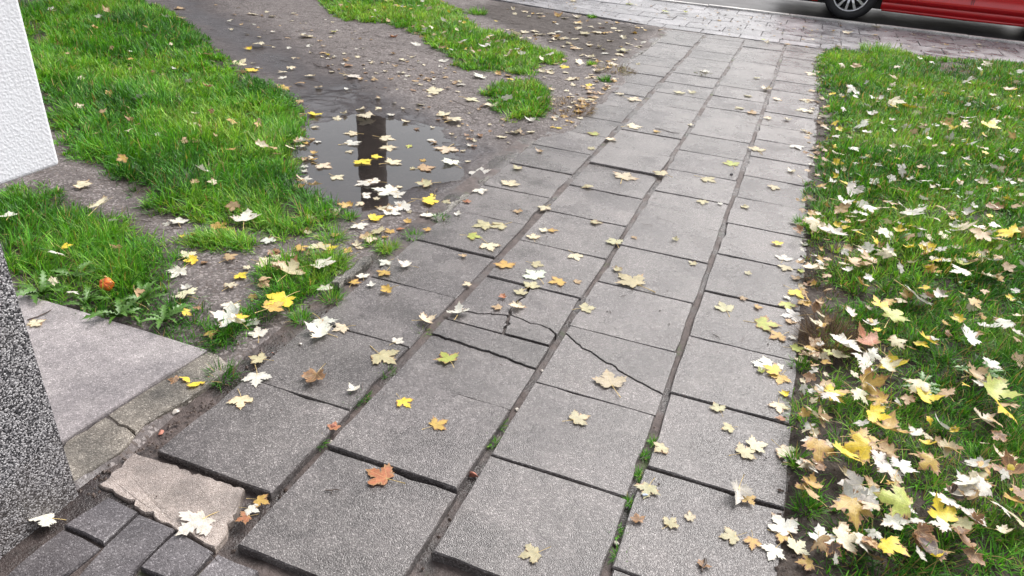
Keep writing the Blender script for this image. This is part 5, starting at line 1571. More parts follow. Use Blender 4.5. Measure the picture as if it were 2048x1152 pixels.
    (-2.794, 4.559, 0.028, 't', 'soil'),
    (0.947, 6.427, 0.033, 'w', 'grass'),
    (-1.731, 3.78, 0.022, 'c', 'soil'),
    (-1.54, 4.284, 0.024, 'c', 'soil'),
    (-2.15, 7.522, 0.04, 'o', 'soil'),
    (-3.59, 4.885, 0.031, 't', 'soil'),
    (-0.66, 8.693, 0.044, 't', 'walk'),
    (-2.187, 7.854, 0.041, 'c', 'soil'),
    (-4.38, 6.835, 0.041, 'y', 'grass'),
    (-2.31, 7.019, 0.037, 'c', 'soil'),
    (0.119, 8.68, 0.043, 'c', 'walk'),
    (-2.008, 4.114, 0.023, 't', 'soil'),
    (1.073, 9.006, 0.045, 'c', 'walk'),
    (1.431, 9.449, 0.047, 'b', 'walk'),
    (-3.914, 7.194, 0.04, 'y', 'grass'),
    (-4.219, 7.518, 0.042, 't', 'grass'),
    (-4.409, 4.448, 0.031, 'c', 'grass'),
    (0.024, 8.6, 0.042, 'o', 'walk'),
    (0.25, 7.292, 0.036, 't', 'soil'),
    (0.407, 9.895, 0.048, 'b', 'walk'),
    (-1.662, 8.142, 0.04, 'c', 'soil'),
    (1.436, 7.329, 0.036, 'c', 'grass'),
    (0.84, 8.776, 0.042, 'c', 'walk'),
    (-1.424, 3.832, 0.02, 'c', 'soil'),
    (-3.94, 7.192, 0.039, 'w', 'grass'),
    (-1.019, 9.767, 0.047, 'o', 'walk'),
    (-2.913, 5.085, 0.028, 'c', 'soil'),
    (2.08, 9.604, 0.047, 'b', 'walk'),
    (-1.554, 4.075, 0.021, 't', 'soil'),
    (-2.653, 4.775, 0.026, 't', 'soil'),
    (-2.578, 4.453, 0.025, 'b', 'soil'),
    (1.386, 9.143, 0.043, 'b', 'walk'),
    (-2.566, 5.865, 0.03, 't', 'grass'),
    (-3.351, 4.962, 0.028, 't', 'soil'),
    (0.478, 9.339, 0.044, 'b', 'walk'),
    (0.315, 8.923, 0.041, 'b', 'walk'),
    (-2.399, 4.5, 0.024, 'b', 'soil'),
    (-2.321, 6.552, 0.032, 'c', 'grass'),
    (-0.001, 9.497, 0.044, 'o', 'walk'),
    (0.094, 9.263, 0.043, 'o', 'walk'),
    (1.046, 6.469, 0.03, 'c', 'grass'),
    (0.373, 10.217, 0.047, 'c', 'walk'),
    (-1.766, 4.025, 0.021, 't', 'soil'),
    (-1.189, 9.299, 0.043, 'o', 'walk'),
    (-2.944, 6.033, 0.031, 'w', 'grass'),
    (-2.11, 9.729, 0.045, 't', 'walk'),
    (1.039, 10.133, 0.046, 'c', 'walk'),
    (-3.369, 5.37, 0.029, 'w', 'soil'),
    (-5.529, 6.246, 0.038, 't', 'soil'),
    (1.693, 9.149, 0.042, 'o', 'walk'),
    (-1.621, 9.586, 0.044, 'o', 'walk'),
    (0.169, 4.451, 0.021, 'o', 'grass'),
    (-2.28, 4.883, 0.025, 'c', 'soil'),
    (-2.245, 5.977, 0.029, 't', 'grass'),
    (-3.748, 5.914, 0.032, 't', 'soil'),
    (-4.491, 6.064, 0.034, 'c', 'soil'),
    (0.231, 6.653, 0.03, 't', 'soil'),
    (-3.858, 7.406, 0.037, 'c', 'grass'),
    (-2.854, 6.233, 0.031, 't', 'grass'),
    (-2.331, 4.544, 0.023, 't', 'soil'),
    (-4.096, 5.095, 0.029, 't', 'soil'),
    (1.825, 9.553, 0.043, 'c', 'walk'),
    (-2.781, 4.638, 0.024, 'c', 'soil'),
    (-1.622, 9.045, 0.04, 't', 'walk'),
    (-2.596, 5.837, 0.028, 'y', 'grass'),
    (1.78, 7.897, 0.035, 'c', 'grass'),
    (-2.362, 4.973, 0.024, 't', 'soil'),
    (-4.532, 6.976, 0.036, 'y', 'grass'),
    (-3.199, 4.726, 0.025, 'b', 'soil'),
    (-4.955, 5.773, 0.033, 'c', 'soil'),
    (-1.056, 9.897, 0.042, 'b', 'walk'),
    (-0.202, 8.842, 0.038, 'c', 'walk'),
    (0.239, 8.032, 0.034, 'b', 'soil'),
    (-4.076, 7.811, 0.037, 'w', 'grass'),
    (-1.063, 9.478, 0.04, 'b', 'walk'),
    (-1.335, 9.717, 0.041, 'b', 'walk'),
    (-2.432, 5.069, 0.024, 'c', 'soil'),
    (0.207, 7.325, 0.031, 'b', 'soil'),
    (-3.615, 5.701, 0.029, 'c', 'soil'),
    (1.71, 6.921, 0.03, 'c', 'grass'),
    (-4.082, 7.821, 0.037, 'y', 'grass'),
    (-0.256, 9.458, 0.039, 'b', 'walk'),
    (-5.664, 4.834, 0.031, 'o', 'grass'),
    (0.402, 8.482, 0.035, 'c', 'walk'),
    (-0.615, 9.674, 0.04, 'o', 'walk'),
    (-2.482, 5.214, 0.024, 't', 'soil'),
    (-1.984, 9.551, 0.04, 'c', 'walk'),
    (-2.541, 8.829, 0.038, 'c', 'walk'),
    (-2.255, 5.985, 0.026, 'c', 'grass'),
    (0.808, 10.105, 0.041, 'o', 'walk'),
    (-2.167, 9.857, 0.041, 'c', 'walk'),
    (-1.811, 9.621, 0.04, 'b', 'walk'),
    (-3.215, 6.103, 0.028, 't', 'grass'),
    (1.199, 9.874, 0.04, 't', 'walk'),
    (-2.835, 6.463, 0.029, 'w', 'grass'),
    (-4.062, 7.013, 0.032, 'y', 'grass'),
    (0.084, 8.917, 0.036, 'c', 'walk'),
    (-4.555, 5.647, 0.029, 't', 'soil'),
    (-2.626, 9.018, 0.037, 'o', 'walk'),
    (-0.789, 9.205, 0.036, 'c', 'walk'),
    (1.328, 9.17, 0.036, 'c', 'walk'),
    (-1.404, 9.972, 0.039, 't', 'walk'),
    (0.895, 9.856, 0.038, 'b', 'walk'),
    (0.15, 9.367, 0.036, 't', 'walk'),
    (-2.474, 6.588, 0.027, 't', 'grass'),
    (-2.369, 6.001, 0.025, 't', 'grass'),
    (-3.383, 4.981, 0.024, 'w', 'soil'),
    (-2.726, 9.059, 0.036, 't', 'walk'),
    (-2.98, 4.844, 0.022, 'c', 'soil'),
    (-0.555, 9.781, 0.037, 't', 'walk'),
    (0.004, 9.881, 0.037, 'b', 'walk'),
    (-2.454, 6.278, 0.025, 'w', 'grass'),
    (-4.296, 6.318, 0.029, 'w', 'soil'),
    (-3.058, 4.692, 0.021, 't', 'soil'),
    (-0.926, 10.059, 0.037, 'c', 'walk'),
    (-0.707, 8.326, 0.031, 'c', 'walk'),
    (-2.216, 6.458, 0.025, 'y', 'grass'),
    (-3.382, 6.628, 0.028, 'c', 'grass'),
    (-2.498, 5.258, 0.022, 'w', 'soil'),
    (-3.109, 6.038, 0.025, 'y', 'grass'),
    (-0.269, 9.072, 0.033, 'c', 'walk'),
    (-4.696, 6.112, 0.028, 'w', 'soil'),
    (-2.677, 5.053, 0.021, 't', 'soil'),
    (-0.269, 8.612, 0.031, 'o', 'walk'),
    (-4.012, 7.317, 0.03, 'w', 'grass'),
    (-4.371, 6.025, 0.027, 't', 'soil'),
    (0.386, 8.841, 0.032, 'b', 'walk'),
    (-4.481, 6.014, 0.027, 'c', 'soil'),
    (-2.638, 6.813, 0.026, 'w', 'grass'),
    (-4.043, 6.69, 0.028, 'y', 'grass'),
    (1.01, 9.094, 0.033, 'b', 'walk'),
    (-2.494, 5.029, 0.02, 'b', 'soil'),
    (-4.767, 5.801, 0.027, 'c', 'soil'),
    (-3.245, 4.833, 0.021, 'c', 'soil'),
    (-2.934, 5.442, 0.022, 'c', 'soil'),
    (-2.482, 5.196, 0.021, 'c', 'soil'),
    (0.201, 8.92, 0.031, 'c', 'walk'),
    (-0.743, 8.585, 0.03, 'o', 'walk'),
    (-1.571, 10.336, 0.036, 'c', 'walk'),
    (-0.772, 9.71, 0.034, 'c', 'walk'),
    (-4.407, 5.539, 0.025, 'c', 'soil'),
    (1.501, 9.898, 0.034, 'b', 'walk'),
    (-1.103, 9.242, 0.032, 'c', 'walk'),
    (-2.165, 8.7, 0.031, 'b', 'walk'),
    (-3.007, 5.587, 0.022, 'w', 'soil'),
    (-0.544, 10.023, 0.034, 'c', 'walk'),
    (-0.652, 8.78, 0.03, 'c', 'walk'),
    (-3.632, 5.294, 0.022, 'w', 'soil'),
    (0.025, 9.433, 0.032, 'c', 'walk'),
    (0.736, 9.481, 0.032, 'c', 'walk'),
    (1.011, 10.177, 0.034, 'b', 'walk'),
    (-1.279, 8.957, 0.03, 'c', 'walk'),
    (-1.685, 10.334, 0.035, 'c', 'walk'),
    (-0.606, 9.316, 0.031, 'b', 'walk'),
    (-0.477, 9.787, 0.032, 'o', 'walk'),
    (-3.822, 7.491, 0.028, 't', 'grass'),
    (-3.93, 6.539, 0.025, 'y', 'grass'),
    (-4.082, 6.88, 0.026, 'c', 'grass'),
    (-1.797, 8.446, 0.028, 'o', 'walk'),
    (-0.72, 9.242, 0.03, 'b', 'walk'),
    (-0.485, 9.157, 0.029, 'b', 'walk'),
    (-3.176, 7.146, 0.025, 'y', 'grass'),
    (-2.515, 8.723, 0.029, 't', 'walk'),
    (-4.335, 6.058, 0.024, 'c', 'soil'),
    (-4.071, 5.596, 0.022, 'c', 'soil'),
    (-4.506, 5.619, 0.022, 't', 'soil'),
    (1.779, 9.691, 0.03, 'c', 'walk'),
    (-0.491, 10.05, 0.031, 'b', 'walk'),
    (-4.138, 7.855, 0.027, 'w', 'grass'),
    (2.143, 9.991, 0.031, 'b', 'walk'),
    (-2.085, 8.627, 0.026, 'o', 'walk'),
    (-1.0, 8.665, 0.026, 'c', 'walk'),
    (1.706, 8.963, 0.027, 'c', 'walk'),
    (1.853, 9.125, 0.027, 'b', 'walk'),
    (-0.461, 9.148, 0.026, 'c', 'walk'),
    (-4.449, 5.82, 0.021, 't', 'soil'),
    (-2.655, 8.957, 0.026, 'o', 'walk'),
    (-1.492, 9.081, 0.026, 'o', 'walk'),
    (-2.784, 9.321, 0.027, 'c', 'walk'),
    (-4.209, 5.829, 0.02, 't', 'soil'),
    (1.547, 8.836, 0.025, 'c', 'walk'),
    (2.076, 10.077, 0.028, 't', 'walk'),
    (-0.265, 10.182, 0.028, 't', 'walk'),
    (-1.7, 8.36, 0.023, 'b', 'walk'),
    (1.177, 9.946, 0.027, 'c', 'walk'),
    (2.023, 9.634, 0.026, 'o', 'walk'),
    (-2.26, 9.828, 0.027, 'b', 'walk'),
    (0.542, 8.547, 0.023, 'c', 'walk'),
    (-2.73, 8.544, 0.024, 'c', 'walk'),
    (-1.059, 8.83, 0.023, 'b', 'walk'),
    (-5.067, 6.191, 0.021, 'c', 'soil'),
    (-2.131, 8.91, 0.024, 'b', 'walk'),
    (1.689, 9.547, 0.024, 'b', 'walk'),
    (0.114, 8.942, 0.021, 'b', 'walk'),
    (0.27, 8.925, 0.021, 'b', 'walk'),
    (-1.471, 9.015, 0.021, 'o', 'walk'),
    (1.953, 10.167, 0.024, 'c', 'walk'),
    (-0.222, 9.804, 0.022, 't', 'walk'),
    (0.631, 9.217, 0.021, 'b', 'walk'),
    (0.182, 10.237, 0.023, 'o', 'walk'),
    (-1.082, 9.178, 0.021, 'o', 'walk'),
    (-1.346, 9.424, 0.021, 'b', 'walk'),
    (1.137, 9.295, 0.02, 'b', 'walk'),
    (-1.216, 9.831, 0.02, 't', 'walk'),
    (1.367, 3.728, 0.057, 'o', 'grass'),
    (1.688, 5.149, 0.038, 't', 'grass'),
    (1.312, 2.251, 0.062, 'w', 'grass'),
    (1.833, 5.541, 0.031, 'o', 'grass'),
    (1.096, 2.732, 0.04, 'o', 'grass'),
    (1.259, 3.22, 0.038, 'w', 'grass'),
    (1.129, 1.791, 0.049, 'c', 'grass'),
    (0.888, 1.68, 0.059, 'c', 'grass'),
    (1.841, 6.272, 0.047, 'c', 'grass'),
    (1.662, 3.503, 0.06, 'o', 'grass'),
    (1.127, 3.312, 0.034, 't', 'grass'),
    (1.249, 1.942, 0.05, 't', 'grass'),
    (2.846, 7.283, 0.065, 'w', 'grass'),
    (1.834, 5.688, 0.041, 'c', 'grass'),
    (1.376, 2.338, 0.044, 'c', 'grass'),
    (1.612, 4.081, 0.05, 'c', 'grass'),
    (1.913, 6.684, 0.059, 'c', 'grass'),
    (0.851, 1.631, 0.063, 'c', 'grass'),
    (1.19, 1.759, 0.067, 't', 'grass'),
    (1.326, 2.153, 0.05, 'y', 'grass'),
    (1.345, 3.365, 0.053, 't', 'grass'),
    (1.771, 4.603, 0.043, 'w', 'grass'),
    (2.075, 4.75, 0.053, 't', 'grass'),
    (1.165, 2.879, 0.066, 't', 'grass'),
    (1.362, 2.673, 0.043, 'c', 'grass'),
    (1.914, 5.189, 0.057, 'w', 'grass'),
    (0.901, 1.787, 0.047, 'y', 'grass'),
    (1.573, 5.352, 0.046, 'o', 'grass'),
    (1.38, 3.367, 0.067, 'w', 'grass'),
    (0.84, 1.828, 0.051, 'c', 'grass'),
    (1.165, 2.086, 0.053, 't', 'grass'),
    (1.76, 3.662, 0.047, 'o', 'grass'),
    (1.132, 2.019, 0.055, 'w', 'grass'),
    (1.038, 2.734, 0.052, 'w', 'grass'),
    (1.807, 6.281, 0.042, 'c', 'grass'),
    (1.39, 2.655, 0.034, 't', 'grass'),
    (1.223, 2.474, 0.047, 'o', 'grass'),
    (1.665, 6.113, 0.058, 'c', 'grass'),
    (1.032, 2.559, 0.061, 'w', 'grass'),
    (1.464, 3.099, 0.046, 'o', 'grass'),
    (1.334, 2.686, 0.032, 'w', 'grass'),
    (1.107, 3.274, 0.042, 'c', 'grass'),
    (0.887, 1.634, 0.049, 'y', 'grass'),
    (0.897, 2.146, 0.053, 'w', 'grass'),
    (1.571, 4.33, 0.037, 'c', 'grass'),
    (1.829, 5.705, 0.044, 'w', 'grass'),
    (1.201, 1.943, 0.04, 'y', 'grass'),
    (1.155, 2.152, 0.05, 'o', 'grass'),
    (1.293, 2.385, 0.047, 'c', 'grass'),
    (1.663, 3.921, 0.037, 't', 'grass'),
    (0.929, 1.87, 0.054, 'w', 'grass'),
    (1.628, 3.419, 0.046, 'o', 'grass'),
    (1.389, 4.392, 0.055, 't', 'grass'),
    (1.218, 1.814, 0.041, 'w', 'grass'),
    (1.104, 2.01, 0.041, 'c', 'grass'),
    (1.13, 2.689, 0.054, 't', 'grass'),
    (1.6, 3.121, 0.048, 'w', 'grass'),
    (1.558, 3.793, 0.036, 'c', 'grass'),
    (0.969, 2.054, 0.05, 'c', 'grass'),
    (1.193, 3.629, 0.051, 't', 'grass'),
]

sc = bpy.context.scene
COL = sc.collection
rnd = random.Random(11)
rng = np.random.default_rng(7)

# ------------------------------------------------------------------ camera
cd = bpy.data.cameras.new('camera')
cam = bpy.data.objects.new('camera', cd); COL.objects.link(cam)
cd.sensor_width = 36; cd.lens = CAM['f'] / 2048 * 36
cd.clip_start = .02; cd.clip_end = 600
_p, _r, _y = CAM['pitch'], CAM['roll'], CAM['yaw']
fw = Vector((-math.sin(_y)*math.cos(_p), math.cos(_y)*math.cos(_p), -math.sin(_p)))
rt0 = Vector((math.cos(_y), math.sin(_y), 0)); up0 = rt0.cross(fw)
rt = math.cos(_r)*rt0 + math.sin(_r)*up0; up = -math.sin(_r)*rt0 + math.cos(_r)*up0
M = Matrix((rt, up, -fw)).transposed().to_4x4(); M.translation = (0, 0, CAM['h'])
cam.matrix_world = M
sc.camera = cam

# ------------------------------------------------------------------ sky and sun (overcast noon)
SUN_EL, SUN_AZ = math.radians(50), math.radians(24)      # azimuth from +Y towards +X
w = bpy.data.worlds.new('World'); sc.world = w; w.use_nodes = True
nt = w.node_tree; bg = nt.nodes['Background']
sky = nt.nodes.new('ShaderNodeTexSky'); sky.sky_type = 'NISHITA'; sky.sun_disc = False
sky.sun_elevation = SUN_EL; sky.sun_rotation = SUN_AZ
sky.air_density = 1.0; sky.dust_density = 6.0; sky.ozone_density = 1.0
hs = nt.nodes.new('ShaderNodeHueSaturation'); hs.inputs['Saturation'].default_value = .22
nt.links.new(sky.outputs[0], hs.inputs['Color']); nt.links.new(hs.outputs[0], bg.inputs[0])
bg.inputs[1].default_value = .15
sl = bpy.data.lights.new('sun', 'SUN'); sl.energy = 1.3; sl.angle = math.radians(30); sl.color = (1, .965, .93)
so = bpy.data.objects.new('sun', sl); COL.objects.link(so)
sd = Vector((math.sin(SUN_AZ)*math.cos(SUN_EL), math.cos(SUN_AZ)*math.cos(SUN_EL), math.sin(SUN_EL)))
so.rotation_euler = sd.to_track_quat('Z', 'Y').to_euler(); so.location = (0, 0, 20)
sc.view_settings.view_transform = 'Standard'; sc.view_settings.look = 'None'
sc.view_settings.exposure = .85; sc.view_settings.gamma = 1
sc.view_settings.use_curve_mapping = False
sc.cycles.max_bounces = 6; sc.cycles.diffuse_bounces = 3; sc.cycles.glossy_bounces = 3
sc.cycles.transparent_max_bounces = 8

# ------------------------------------------------------------------ node helpers
class NT:
    def __init__(s, name):
        s.m = bpy.data.materials.new(name); s.m.use_nodes = True; s.t = s.m.node_tree
        s.t.nodes.clear()
        s.out = s.t.nodes.new('ShaderNodeOutputMaterial')
    def n(s, typ, props=None, **ins):
        k = s.t.nodes.new('ShaderNode' + typ)
        for a, b in (props or {}).items(): setattr(k, a, b)
        for a, b in ins.items():
            key = int(a[1:]) if a[0] == '_' and a[1:].isdigit() else a.replace('_', ' ')
            s.set(k.inputs[key], b)
        return k
    def set(s, sock, b):
        if isinstance(b, bpy.types.NodeSocket): s.t.links.new(b, sock)
        elif isinstance(b, bpy.types.Node): s.t.links.new(b.outputs[0], sock)
        else:
            if isinstance(b, tuple) and len(b) == 3 and sock.type == 'RGBA': b = (*b, 1)
            sock.default_value = b
    def math(s, op, a, b=0., c=0., clamp=False):
        return s.n('Math', dict(operation=op, use_clamp=clamp), _0=a, _1=b, _2=c).outputs[0]
    def mix(s, f, a, b, mode='MIX'):
        k = s.n('Mix', dict(data_type='RGBA', blend_type=mode))
        s.set(k.inputs[0], f); s.set(k.inputs[6], a); s.set(k.inputs[7], b)
        return k.outputs[2]
    def ramp(s, f, *stops, interp='LINEAR'):
        k = s.n('ValToRGB', Fac=f); r = k.color_ramp; r.interpolation = interp
        while len(r.elements) < len(stops): r.elements.new(.5)
        for e, (p, c) in zip(r.elements, stops):
            e.position = p; e.color = (*c, 1) if isinstance(c, tuple) else (c, c, c, 1)
        return k.outputs[0]
    def noise(s, vec, scale, detail=3, rough=.55, dist=0.):
        return s.n('TexNoise', Vector=vec, Scale=scale, Detail=float(detail), Roughness=rough, Distortion=dist).outputs[0]
    def voro(s, vec, scale, feature='F1', rnd=1.):
        return s.n('TexVoronoi', dict(feature=feature), Vector=vec, Scale=scale, Randomness=rnd)
    def vmath(s, op, a, b=(0, 0, 0)):
        return s.n('VectorMath', dict(operation=op), _0=a, _1=b).outputs[0]
    def coords(s, rand=True):
        o = s.n('TexCoord').outputs['Object']
        if not rand: return o
        r = s.n('ObjectInfo').outputs['Random']
        off = s.n('CombineXYZ', X=s.math('MULTIPLY', r, 37.), Y=s.math('MULTIPLY', r, 91.), Z=s.math('MULTIPLY', r, 13.))
        return s.vmath('ADD', o, off.outputs[0])
    def pos(s): return s.n('NewGeometry').outputs['Position']
    def bump(s, h, strength=.5, dist=.003, normal=None):
        k = s.n('Bump', Strength=strength, Distance=dist, Height=h)
        if normal is not None: s.set(k.inputs['Normal'], normal)
        return k.outputs[0]
    def bsdf(s, col, rough=.6, normal=None, spec=.5, **kw):
        b = s.n('BsdfPrincipled')
        s.set(b.inputs['Base Color'], col); s.set(b.inputs['Roughness'], rough)
        s.set(b.inputs['Specular IOR Level'], spec)
        if normal is not None: s.set(b.inputs['Normal'], normal)
        for k, v in kw.items(): s.set(b.inputs[k.replace('_', ' ')], v)
        return b
    def finish(s, sh): s.set(s.out.inputs[0], sh); return s.m

def aggregate(name, dark, mid, light, speck=.4, scale=250., rough=(.34, .6), tint=(1, 1, 1), bump=.5, mottle=.35):
    t = NT(name); v = t.coords(); r = t.n('ObjectInfo').outputs['Random']
    vo = t.voro(v, scale); cell = t.n('SeparateColor', Color=vo.outputs['Color']).outputs[0]
    vo2 = t.voro(v, scale * .62); cell2 = t.n('SeparateColor', Color=vo2.outputs['Color']).outputs[1]
    col = t.ramp(cell, (0, dark), (.35, mid), (.72, mid), (.9, light), (1, tuple(min(1, c * 1.5) for c in light)))
    col = t.mix(t.math('MULTIPLY', t.math('GREATER_THAN', cell2, .86), speck), col, tuple(c * 1.15 for c in light))
    edge = t.ramp(vo.outputs['Distance'], (.35, 0.), (.75, .55))
    col = t.mix(edge, col, dark)
    big = t.noise(v, 6., 4, .6); fine = t.noise(v, 38., 3, .6)
    col = t.mix(1., col, t.ramp(big, (.3, 1 - mottle), (.68, 1 + mottle * .45)), 'MULTIPLY')
    col = t.mix(.6, col, t.ramp(fine, (.3, .7), (.7, 1.2)), 'MULTIPLY')
    st = t.noise(v, 14., 4, .65, 1.2)
    col = t.mix(t.ramp(st, (.6, 0.), (.74, .55)), col, tuple(c * 1.1 for c in dark))
    bri = t.math('MULTIPLY_ADD', r, .36, .84)
    col = t.mix(1., col, t.n('CombineColor', Red=bri, Green=bri, Blue=bri).outputs[0], 'MULTIPLY')
    col = t.mix(1., col, tint, 'MULTIPLY')
    wp = t.pos(); damp = t.ramp(t.math('ADD', t.noise(wp, 1.7, 5, .62), t.math('MULTIPLY', t.noise(wp, 9., 3, .6), .25)), (.56, 0.), (.72, 1.))
    col = t.mix(t.math('MULTIPLY', damp, .75), col, t.mix(1., col, (.62, .61, .63), 'MULTIPLY'))
    rust = t.ramp(t.noise(wp, 3.1, 4, .6), (.58, 0.), (.75, .16))
    col = t.mix(rust, col, t.mix(1., col, (1.1, .93, .8), 'MULTIPLY'))
    ro = t.n('MapRange', Value=big, From_Min=.3, From_Max=.7, To_Min=rough[0], To_Max=rough[1]).outputs[0]
    ro = t.math('MULTIPLY_ADD', damp, -.1, ro)
    h = t.math('ADD', t.math('MULTIPLY', vo.outputs['Distance'], -1.), t.math('MULTIPLY', fine, .6))
    return t.finish(t.bsdf(col, ro, t.bump(h, bump, .0025)))

MAT = {}
MAT['slab'] = aggregate('washed_concrete', (.062, .055, .054), (.12, .108, .106), (.24, .222, .216), scale=330, speck=.3, rough=(.22, .42))
MAT['walk'] = aggregate('street_slab_concrete', (.1, .096, .102), (.215, .208, .22), (.36, .35, .365), scale=210, rough=(.26, .44))
MAT['kerb'] = aggregate('pale_kerb_concrete', (.52, .5, .48), (.74, .72, .68), (.78, .76, .73), scale=150, mottle=.12)
MAT['edging'] = aggregate('mossy_edging_concrete', (.05, .047, .04), (.15, .14, .12), (.3, .28, .25), scale=210, mottle=.7, rough=(.45, .7), bump=.9)
MAT['strip'] = aggregate('weathered_edging_concrete', (.12, .105, .085), (.24, .215, .18), (.38, .35, .3), scale=260, mottle=.6, rough=(.4, .65))
MAT['pad'] = aggregate('pale_concrete', (.2, .18, .18), (.37, .34, .34), (.47, .43, .43), scale=320, speck=.15, mottle=.22, rough=(.32, .5), bump=.3)
MAT['broken'] = aggregate('pitted_beige_concrete', (.2, .16, .135), (.44, .375, .335), (.5, .44, .4), scale=430, speck=.12, mottle=.45, rough=(.4, .6), bump=.5)
MAT['paver'] = aggregate('wet_paver_concrete', (.07, .063, .066), (.135, .124, .129), (.22, .206, .212), scale=330, speck=.2, mottle=.4, rough=(.2, .4), bump=.35)
MAT['roadstone'] = aggregate('road_block', (.09, .085, .088), (.17, .162, .168), (.25, .24, .25), scale=220, rough=(.2, .36))

def plinth_mat():
    t = NT('black_white_granulate'); v = t.coords(False)
    vo = t.voro(v, 300.); c = t.n('SeparateColor', Color=vo.outputs['Color']).outputs[0]
    col = t.ramp(c, (0, (.02, .02, .024)), (.33, (.05, .05, .056)), (.42, (.18, .175, .185)), (.56, (.33, .32, .33)), (.82, (.5, .49, .5)), interp='CONSTANT')
    col = t.mix(t.ramp(t.noise(v, 5., 3), (.55, 0.), (.75, .25)), col, (.2, .17, .14))
    zc = t.n('SeparateXYZ', Vector=t.pos()).outputs[2]
    sp = t.math('SUBTRACT', t.math('MULTIPLY', t.noise(v, 14., 4, .7), .42), zc)
    col = t.mix(t.math('MULTIPLY', t.ramp(sp, (.0, 0.), (.16, 1.)), .7), col, t.mix(.6, (.13, .105, .09), col))
    return t.finish(t.bsdf(col, .42, t.bump(t.math('MULTIPLY', vo.outputs['Distance'], -1.), .8, .003)))
MAT['plinth'] = plinth_mat()
def stucco_mat():
    t = NT('white_stucco'); v = t.coords(False)
    h = t.noise(v, 210., 3, .6); h2 = t.voro(v, 170.).outputs['Distance']
    sx = t.vmath('MULTIPLY', v, (9., 9., .7))
    col = t.mix(t.math('ADD', t.ramp(t.noise(v, 3., 4, .6), (.5, 0.), (.8, .25)), t.ramp(t.noise(sx, 1., 4, .6), (.55, 0.), (.8, .22))), (.69, .705, .74), (.5, .49, .5))
    return t.finish(t.bsdf(col, .85, t.bump(t.math('ADD', h, t.math('MULTIPLY', h2, .7)), .36, .003), spec=.2))
MAT['stucco'] = stucco_mat()

def soil_mat():
    t = NT('soil'); v = t.pos()
    z = t.n('SeparateColor', Color=t.n('Attribute', dict(attribute_name='zone')).outputs['Color'])
    wet, mud, dark = z.outputs[0], z.outputs[1], z.outputs[2]
    n1 = t.noise(v, 3.2, 5, .62); n2 = t.noise(v, 22., 5, .7); n3 = t.noise(v, 95., 4, .75)
    vo = t.voro(v, 120.); cell = t.n('SeparateColor', Color=vo.outputs['Color']).outputs[0]
    base = t.ramp(n2, (.25, (.07, .06, .058)), (.5, (.115, .1, .097)), (.75, (.16, .142, .138)))
    base = t.mix(t.math('MULTIPLY', t.math('GREATER_THAN', cell, .8), .6), base, (.29, .26, .25))
    base = t.mix(t.math('MULTIPLY', t.math('LESS_THAN', cell, .15), .6), base, (.09, .07, .06))
    mudc = t.ramp(n2, (.25, (.036, .03, .03)), (.75, (.085, .072, .072)))
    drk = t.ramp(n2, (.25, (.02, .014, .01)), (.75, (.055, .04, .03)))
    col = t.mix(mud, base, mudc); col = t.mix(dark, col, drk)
    col = t.mix(.7, col, t.ramp(n1, (.3, .75), (.7, 1.18)), 'MULTIPLY')
    col = t.mix(.72, col, t.ramp(n3, (.32, .5), (.68, 1.4)), 'MULTIPLY')
    wv = t.math('ADD', wet, t.math('MULTIPLY', t.math('SUBTRACT', n2, .5), .5), clamp=True)
    col = t.mix(wv, col, t.mix(1., col, (.5, .49, .52), 'MULTIPLY'))
    ro = t.n('MapRange', Value=wv, From_Min=0., From_Max=.85, To_Min=.72, To_Max=.15).outputs[0]
    h = t.math('ADD', t.math('MULTIPLY', n2, 1.1), t.math('MULTIPLY', n3, .6))
    b = t.n('Bump', Distance=.01, Height=h, Strength=t.math('MULTIPLY_ADD', wv, -.72, .85))
    return t.finish(t.bsdf(col, ro, b.outputs[0], spec=t.math('MULTIPLY_ADD', wv, .2, .2)))
MAT['soil'] = soil_mat()
def bed_mat():
    t = NT('joint_grit'); v = t.pos()
    n2 = t.noise(v, 30., 4, .7); n3 = t.noise(v, 140., 3, .7); n1 = t.noise(v, 5., 3)
    col = t.ramp(n2, (.25, (.03, .022, .02)), (.55, (.075, .056, .051)), (.8, (.15, .118, .11)))
    col = t.mix(t.ramp(t.noise(v, 4.3, 4, .7), (.6, 0.), (.68, .75)), col, (.045, .075, .015))
    wv = t.ramp(n1, (.45, 0.), (.6, 1.))
    col = t.mix(wv, col, t.mix(1., col, (.4, .4, .42), 'MULTIPLY'))
    ro = t.n('MapRange', Value=wv, To_Min=.7, To_Max=.14).outputs[0]
    return t.finish(t.bsdf(col, ro, t.bump(t.math('ADD', n2, n3), .7, .006)))
MAT['bed'] = bed_mat()
def water_mat():
    t = NT('puddle_water'); v = t.pos()
    nrm = t.bump(t.noise(v, 5., 2, .4), .012, .05)
    fr = t.n('Fresnel', IOR=1.5, Normal=nrm)
    g = t.n('BsdfGlossy', Color=(1, 1, 1, 1), Roughness=.015, Normal=nrm)
    tr = t.n('BsdfTransparent', Color=(.8, .76, .7, 1))
    m = t.n('MixShader', Fac=fr.outputs[0]); t.set(m.inputs[1], tr.outputs[0]); t.set(m.inputs[2], g.outputs[0])
    silt = t.n('BsdfDiffuse', Color=t.mix(t.noise(v, 2.5, 3), (.2, .18, .175), (.3, .275, .27)))
    m0 = t.n('MixShader', Fac=.05); t.set(m0.inputs[1], tr.outputs[0]); t.set(m0.inputs[2], silt.outputs[0])
    t.set(m.inputs[1], m0.outputs[0])
    return t.finish(m.outputs[0])
MAT['water'] = water_mat()
